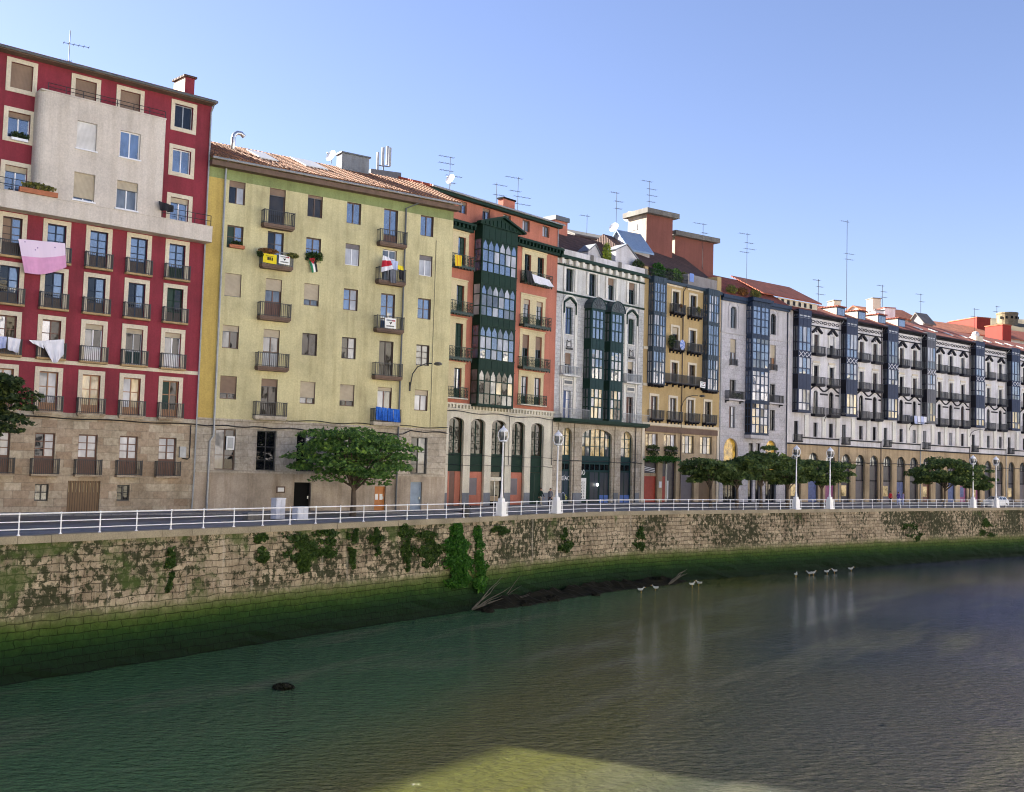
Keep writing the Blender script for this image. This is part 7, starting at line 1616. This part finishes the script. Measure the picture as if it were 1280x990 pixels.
for px, pt, pb, Y, lab, yg in ((88, 38, 82, 72, 'aerial mast above the crimson house', ((.62, 1.7, 0), (.12, .7, 1))), (563, 196, 232, 99, 'comb aerial above the left end of the orange house', ((.98, 1.6, 1), (.75, 1.6, 1), (.5, 1.4, 1), (.35, 1.7, 0), (.1, .8, 0))),
                             (621, 228, 256, 108, 'small aerial left of the orange chimney', ((.9, 1.6, 0), (.45, 1.4, 0))), (648, 221, 262, 108, 'tall aerial right of the orange chimney', ((.95, 2.0, 1), (.55, 1.3, 1), (.4, 2.0, 0), (.18, 2, 0))), (771, 240, 281, 124, 'tall aerial over the pale rooftop house', ((.97, 1.2, 1), (.72, 1.2, 0), (.5, 1.0, 0))),
                             (812, 226, 262, 130, 'aerial on top of the tall brick stair block', ((.97, 1.6, 1), (.72, 1.4, 0), (.5, 1.6, 0), (.28, 1.2, 0))), (879, 279, 322, 131, 'aerial in front of the lower brick block', ((.97, 2.0, 1), (.72, .9, 0))), (934, 291, 353, 140, 'tall aerial above the grey house roof', ((.97, 1.9, 1), (.8, 1.4, 0), (.68, 2.0, 0), (.6, 1.6, 1))),
                             (1059, 275, 392, 160, 'very tall thin aerial mast above the terrace roofs', ((.98, 1.8, 1), (.64, 2.0, 0), (.58, 1.8, 0))), (1023, 349, 380, 150, 'small aerial left of the cream chimney', ((.95, 1.4, 1), (.7, 1.2, 0), (.4, 1.6, 0))), (1103, 356, 384, 176, 'aerial behind the twin white chimney', ((.95, 1.6, 1), (.7, 1.4, 0), (.45, 1.4, 0))),
                             (1151, 367, 392, 190, 'aerial on the bright orange roof', ((.95, 1.8, 1), (.6, 1.2, 0))), (1218, 385, 412, 205, 'aerial left of the larger vermilion block', ((.95, 1.6, 0), (.6, 1.4, 1))), (1246, 382, 408, 206, 'aerial between the vermilion blocks', ((.95, 1.0, 0), (.7, 1.2, 1))), (734, 268, 290, 130, 'faint aerial over the grey rooftop house', ((.9, 1.4, 1),))):
    a, b_ = at_y(px, pb, Y), at_y(px, pt, Y); antenna(b_ - Vector((0, 0, (b_.z - a.z) + 1.5)), b_.z - a.z + 1.5, lab, [(1 - (1 - f) * (b_.z - a.z) / (b_.z - a.z + 1.5), L, fl) for f, L, fl in yg], r=.028 if Y < 150 else .04)
# wall lettering beside the white house door and small signs
u, z = WHI.at(706.5, 598); zz = z
lettering('SEÍAO', .62, 'letter_white', WHI.root, (u + .3, .29, zz)); lettering('b', .75, 'letter_yellow', WHI.root, (u + .55, .29, zz - 1.95)); m = MB('pale_blue_cloth')
for k in (-.45, .05): m.tube([(u + k + .22 * math.cos(a * .4), .29, zz - 1.8 + .35 * math.sin(a * .4)) for a in range(9)], .025, n=4)
m.build('scrawl', WHI.root)
def board(B, label, x0, x1, z0, z1, mat, frame, name='sign', cat='sign'):
    o = empty(name, B.world(x0, -.05, z0), math.atan2(B.d.y, B.d.x), label, cat); m = MB(frame); m.box(0, x1 - x0, -.03, .04, 0, z1 - z0); m.box(.09, x1 - x0 - .09, -.045, -.031, .09, z1 - z0 - .09, mat); m.build('board', o); return o
a = YEL.at(345, 616); b_ = YEL.at(356, 608); board(YEL, 'small pale sign in a brown frame on the plastered ground floor', a[0], b_[0], a[1], b_[1], 'paper_white', 'brown_frame')
a = YEL.at(282, 562); b_ = YEL.at(293, 545.5); o = board(YEL, 'white framed poster in the stone window opening', a[0], b_[0], a[1], b_[1], 'grey_metal', 'paper_white', 'poster', 'poster')
o = board(OCH, 'small white notice on the pillar between the vermilion shop doors', OCI['op'][0][1] + .35, OCI['op'][0][1] + .8, 1.8, 2.5, 'paper_white', 'letter_white', 'notice', 'notice')

# ------------------------------------------------------------------ street: cabinets, bin, blocks, car, people, gulls
def street(px, py, z=.0): p = at_z(px, py, z); return p
dr = math.atan2(.80, .60)
def cabinet(px, py, w, h, d, label, mat='pale_cab'):
    p = street(px, py); o = empty('utility_cabinet', p, dr, label, 'utility cabinet', 'pale cabinets on the pavement'); m = MB(mat); m.box(-w / 2, w / 2, -d / 2, d / 2, .08, h); m.box(-w / 2 - .03, w / 2 + .03, -d / 2 - .03, d / 2 + .03, h + .001, h + .06); m.box(-w / 2 + .03, w / 2 - .03, -d / 2 + .02, d / 2 - .02, 0, .079, 'dark_metal'); m.build('housing', o)
    q = MB(mat); q.box(-w / 2 + .05, -.01, -d / 2 - .02, -d / 2 - .001, .14, h - .05); q.box(.01, w / 2 - .05, -d / 2 - .02, -d / 2 - .001, .14, h - .05); q.build('door', o)
paint('pale_cab', (.55, .58, .66), .5, .12)
cabinet(347, 650, .75, 1.35, .5, 'tall pale blue utility cabinet behind the railing'); cabinet(375, 651, .9, .85, .5, 'low pale utility cabinet right of the tall one')
p = street(322, 650); o = empty('stone_block', p, dr, 'low row of pale concrete seat blocks left of the cabinets', 'bench'); m = MB('concrete'); m.box(-1.0, 1.0, -.25, .25, 0, .42); m.box(-1.05, 1.05, -.3, .3, .421, .5, 'plinth_grey'); m.build('seat', o)
p = street(582, 648); o = empty('litter_bin', p, dr, 'black litter bin by the railing in front of the orange house', 'bin'); m = MB('dark_iron'); m.lathe([(.22, 0), (.26, .05), (.28, .8), (.31, .86), (.31, .92), (.2, 1.0)], n=12); m.build('body', o)
q = MB('black_void'); q.obox((.24, -.2, .86), (.1, .1, 0), (.03, -.03, 0), (0, 0, .05)); q.build('slot', o)
def car(p, rz, label):
    o = empty('parked_car', p, rz, label, 'car'); hw = .86
    lower = [(-2.0, .32), (-2.02, .55), (-1.95, .86), (-1.75, .93), (-.9, .97), (1.55, .98), (1.93, .93), (2.0, .62), (1.97, .3)]
    m = MB('car_white')
    def ring(prof, y, k=1): return [(x * k, y, z) for x, z in prof]
    L = [(-hw + .05, .985), (-hw, 1), (-hw, 1)]
    secs = [(-hw + .10, .96), (-hw, 1.0), (hw, 1.0), (hw - .10, .96)]; rings = []
    for y, k in ((-hw, .985), (-hw + .03, 1), (hw - .03, 1), (hw, .985)): rings.append([(x * k, y, .3 + (z - .3) * (k ** 3)) for x, z in lower])
    for A, C in zip(rings, rings[1:]):
        for i in range(len(lower)): j = (i + 1) % len(lower); m.face([A[i], A[j], C[j], C[i]])
    m.face(rings[0]); m.face(rings[-1][::-1])
    base = [(-1.15, .95), (1.85, .96)]; top = [(-.35, 1.44), (.4, 1.48), (1.25, 1.43)]
    cab = lambda y, yt: ([(-1.15, y, .95), (1.85, y, .96)], [(1.3, yt, 1.42), (.4, yt, 1.48), (-.35, yt, 1.43)])
    for sgn in (-1, 1): b_, t_ = cab(sgn * (hw - .04), sgn * (hw - .2)); m.face(b_ + t_ if sgn < 0 else (b_ + t_)[::-1])
    bl, tl = cab(-(hw - .04), -(hw - .2)); br, tr = cab(hw - .04, hw - .2); m.face([tl[0], tl[1], tr[1], tr[0]]); m.face([tl[1], tl[2], tr[2], tr[1]]); m.face([bl[0], br[0], tr[2], tl[2]]); m.face([bl[1], tl[0], tr[0], br[1]])
    body = m.build('body', o)
    g = MB('car_glass')
    for sgn in (-1, 1):
        f = lambda x, z: (x, sgn * (hw - .033 - .16 * (z - .95) / .5 - .0), z)
        for (xa, xb, ta, tb) in ((-.85, .22, -.28, .22), (.30, 1.45, .30, 1.15)): g.face([f(xa, 1.0), f(xb, 1.0), f(tb, 1.40), f(ta, 1.40)])
    g.build('side_window', o); g = MB('car_glass'); g.face([(-1.10, -.7, .99), (-1.10, .7, .99), (-.40, .58, 1.42), (-.40, -.58, 1.42)]); ws = g.build('windscreen', o); ws.location.x = -.012
    g = MB('car_glass'); g.face([(1.78, -.68, 1.02), (1.78, .68, 1.02), (1.36, .56, 1.40), (1.36, -.56, 1.40)]); g.build('rear_window', o).location.x = .012
    for x in (-1.22, 1.25):
        for sgn in (-1, 1):
            t = MB('tyre'); t.tube([(x, sgn * (hw - .2), .31), (x, sgn * (hw + .012), .31)], .31, n=16); w = t.build('wheel', o); r = MB('grey_metal'); r.tube([(x, sgn * (hw + .0), .31), (x, sgn * (hw + .02), .31)], .19, n=10); r.build('rim', w)
    for sgn in (-1, 1):
        h = MB('paper_white'); h.obox((-1.97, sgn * .6, .72), (.05, .02 * sgn, 0), (0, .16, 0), (0, 0, .09)); h.build('headlight', o); h = MB('red_cloth'); h.obox((1.96, sgn * .68, .78), (.05, 0, 0), (0, .1, 0), (0, 0, .13)); h.build('tail_light', o)
        h = MB('car_white'); h.obox((-.75, sgn * (hw + .08), 1.02), (.07, 0, 0), (0, .09, 0), (0, 0, .06)); h.build('mirror', o)
    return o
p, d = qat(s_at_px(1249)); c = gp(1245, 147); car((c.x, c.y, .005), math.atan2(d.y, d.x), 'small white hatchback car parked on the quay road at the right')

def person(p, rz, label, top, legs, hairc='hair', pose='stand', scale=1.0):
    V = []; E = []; Rr = []
    def v(x, y, z, r, par=None):
        V.append((x, y, z)); Rr.append(r)
        if par is not None: E.append((par, len(V) - 1))
        return len(V) - 1
    pel = v(0, 0, .96, .135); wa = v(0, 0, 1.10, .125, pel); ch = v(0, -.01, 1.30, .15, wa); sh = v(0, .0, 1.43, .10, ch); ne = v(0, -.01, 1.50, .055, sh); hb = v(0, -.02, 1.565, .078, ne); hm = v(0, -.015, 1.64, .092, hb); v(0, 0, 1.705, .06, hm)
    st = {'walk': (.20, -.16), 'stand': (.03, -.02)}[pose]
    for sx, k in ((-1, 0), (1, 1)):
        f = st[k]; h = v(sx * .095, 0, .90, .088, pel); kn = v(sx * .10, -f * .6 - .02, .50, .062, h); an = v(sx * .10, -f + .02, .09, .042, kn); v(sx * .115, -f - .14, .035, .036, an)
        a = v(sx * .175, 0, 1.41, .062, sh); el = v(sx * .245, f * .5 + .02, 1.14, .046, a); wr = v(sx * .23, f * .9 - .08, .90, .030, el); pm = v(sx * .225, f - .1, .84, .030, wr)
        for q in range(4): b0 = v(sx * .215 + (q - 1.5) * .004, f - .125 + q * .021, .795, .0095, pm); v(sx * .205, f - .125 + q * .02, .745 + abs(q - 1.5) * .008, .008, b0)
        t = v(sx * .20, f - .155, .83, .0105, pm); v(sx * .195, f - .165, .79, .009, t)
    me = bpy.data.meshes.new('body'); me.from_pydata(V, E, []); ob = bpy.data.objects.new('tmpbody', me); COL.objects.link(ob); md = ob.modifiers.new('s', 'SKIN'); sk = me.skin_vertices[0].data
    for i, r in enumerate(Rr): sk[i].radius = (r * 1.0, r * (.78 if .9 < V[i][2] < 1.45 and abs(V[i][0]) < .15 else 1.0)); sk[i].use_root = (i == 0)
    sb = ob.modifiers.new('u', 'SUBSURF'); sb.levels = 1; sb.render_levels = 1
    dg = bpy.context.evaluated_depsgraph_get(); dg.update(); m2 = bpy.data.meshes.new_from_object(ob.evaluated_get(dg)); bpy.data.objects.remove(ob)
    m2.materials.clear(); [m2.materials.append(MATS[k]) for k in (top, legs, 'skin', 'dark_wood')]
    for f in m2.polygons:
        x, y, z = f.center; f.use_smooth = True; f.material_index = 2 if z > 1.49 else (3 if z < .075 else (2 if (abs(x) > .17 and z < .90) else (0 if z > .93 or abs(x) > .175 else 1)))
    o = empty('person', p, rz, label, 'person'); o.scale = (scale,) * 3; b_ = bpy.data.objects.new('body', m2); COL.objects.link(b_); b_.parent = o
    h = MB(hairc); N = 10
    for i in range(5):
        for j in range(N):
            f = lambda i, j: (.100 * math.sin(PI * .5 * i / 5 * 1.12) * math.cos(2 * PI * j / N), .022 + .112 * math.sin(PI * .5 * i / 5 * 1.12) * math.sin(2 * PI * j / N), 1.645 + .112 * math.cos(PI * .5 * i / 5 * 1.12))
            h.face([f(i, j), f(i, j + 1), f(i + 1, j + 1), f(i + 1, j)])
    h.build('hair', o, True)
    fa = MB('hair')
    for sx in (-1, 1): fa.obox((sx * .035, -.108, 1.645), (.014, 0, 0), (0, .008, 0), (0, 0, .007)); fa.obox((sx * .098, .0, 1.635), (.012, 0, 0), (0, .022, 0), (0, 0, .03), 'skin')
    fa.obox((0, -.118, 1.61), (.012, 0, 0), (0, .02, .004), (0, -.004, .026), 'skin'); fa.obox((0, -.105, 1.575), (.024, 0, 0), (0, .006, 0), (0, 0, .006), 'rust_red'); fa.build('face', o)
    return o
person(gpt(675.8, 101), 1.0, 'person in dark green jacket and light trousers walking past the green shop door', 'green_wood', 'khaki', pose='walk', scale=1.0)
person(gpt(687.5, 100.5), -.4, 'person in grey top and dark trousers walking just left of the second lamp post', 'grey_cloth', 'black_cloth', pose='walk')
person(gpt(1113, 140), .3, 'person in a red shirt standing before the terrace arcade', 'red_cloth', 'black_cloth'); person(gpt(1123, 138), 2.2, 'person in purple top and pale trousers, left of a close pair', 'purple_cloth', 'pale_blue_cloth'); person(gpt(1129, 138), -1.6, 'person in lilac top leaning close to the purple one', 'lilac_cloth', 'pale_blue_cloth')
def gull(px, py, rz, label, z=0.0):
    p = at_z(px, py, WATER + .12 + z); o = empty('gull', p, rz, label, 'bird', 'white gulls at the wall foot'); b_ = MB('gull_white'); N = 8
    prof = [(-.24, .012, .10), (-.17, .05, .11), (-.08, .085, .12), (.03, .095, .13), (.11, .07, .16), (.15, .045, .22), (.18, .05, .27), (.22, .045, .285), (.255, .015, .28)]
    for (xa, ra, za), (xb, rb_, zb) in zip(prof, prof[1:]):
        for j in range(N): f = lambda x, r, z, j: (x, r * math.cos(2 * PI * j / N), z + r * .95 * math.sin(2 * PI * j / N)); b_.face([f(xa, ra, za, j), f(xb, rb_, zb, j), f(xb, rb_, zb, j + 1), f(xa, ra, za, j + 1)])
    b_.build('body', o, True); w = MB('gull_grey')
    for s in (-1, 1): w.obox((-.07, s * .075, .15), (.17, 0, -.02), (0, .022, 0), (0, 0, .05))
    w.build('wing', o); k = MB('beak'); k.obox((.285, 0, .272), (.04, 0, -.006), (0, .012, 0), (0, 0, .012)); [k.tube([(0.0, s * .04, -.14), (0.0, s * .04, .06)], .009, n=4) for s in (-1, 1)]; k.build('beak_and_legs', o); o.scale = (1.15,) * 3
for px, py, rz, lab in ((801.5, 739, 0.2, 'leftmost white gull at the wall foot'), (819, 736.5, 3.0, 'second gull from the left'), (865.5, 732, .4, 'gull with spread shoulders, left of a close pair by the twigs'), (873.5, 730.5, 2.6, 'right gull of the close pair by the twigs'), (995, 719.5, 1, 'lone gull below the paired lamp posts'), (1011.5, 718, 2.8, 'left gull of the touching pair under the terrace trees'), (1017, 717.5, .3, 'right gull of the touching pair under the terrace trees'), (1034, 716, .2, 'third gull from the right'), (1043, 715, 2.9, 'second gull from the right'), (1064, 712.5, .1, 'gull farthest to the right at the wall foot')): gull(px, py, rz, lab)

# ------------------------------------------------------------------ daylight
SUN = Vector((-.908 * math.cos(SUN_EL), .419 * math.cos(SUN_EL), math.sin(SUN_EL)))
sd = bpy.data.lights.new('sun', 'SUN'); sd.energy = 5.0; sd.angle = rad(.8); sd.color = (1, .93, .82); so = bpy.data.objects.new('sun', sd); COL.objects.link(so); so.rotation_euler = SUN.to_track_quat('Z', 'Y').to_euler()
w = bpy.data.worlds.new('World'); SC.world = w; w.use_nodes = True; n = w.node_tree.nodes; l = w.node_tree.links; sk = n.new('ShaderNodeTexSky'); sk.sky_type = 'NISHITA'; sk.sun_disc = False; sk.sun_elevation = SUN_EL; sk.sun_rotation = math.atan2(SUN.x, SUN.y); sk.air_density = 1.0; sk.dust_density = .4; sk.ozone_density = 3.0; sk.altitude = 20
bg = n['Background']; l.new(mixc(n, l, 1, sk.outputs[0], SKY_TINT, 'MULTIPLY'), bg.inputs[0]); bg.inputs[1].default_value = SKY_STR
v = SC.view_settings; v.view_transform = 'Standard'; v.look = 'None'; v.exposure = EXPO; v.gamma = 1; v.use_curve_mapping = False
SC.cycles.use_denoising = True; SC.cycles.filter_width = 1.1
try: SC.cycles.denoiser = 'OPENIMAGEDENOISE'
except Exception: pass
SC.cycles.max_bounces = 6; SC.cycles.caustics_reflective = False; SC.cycles.caustics_refractive = False
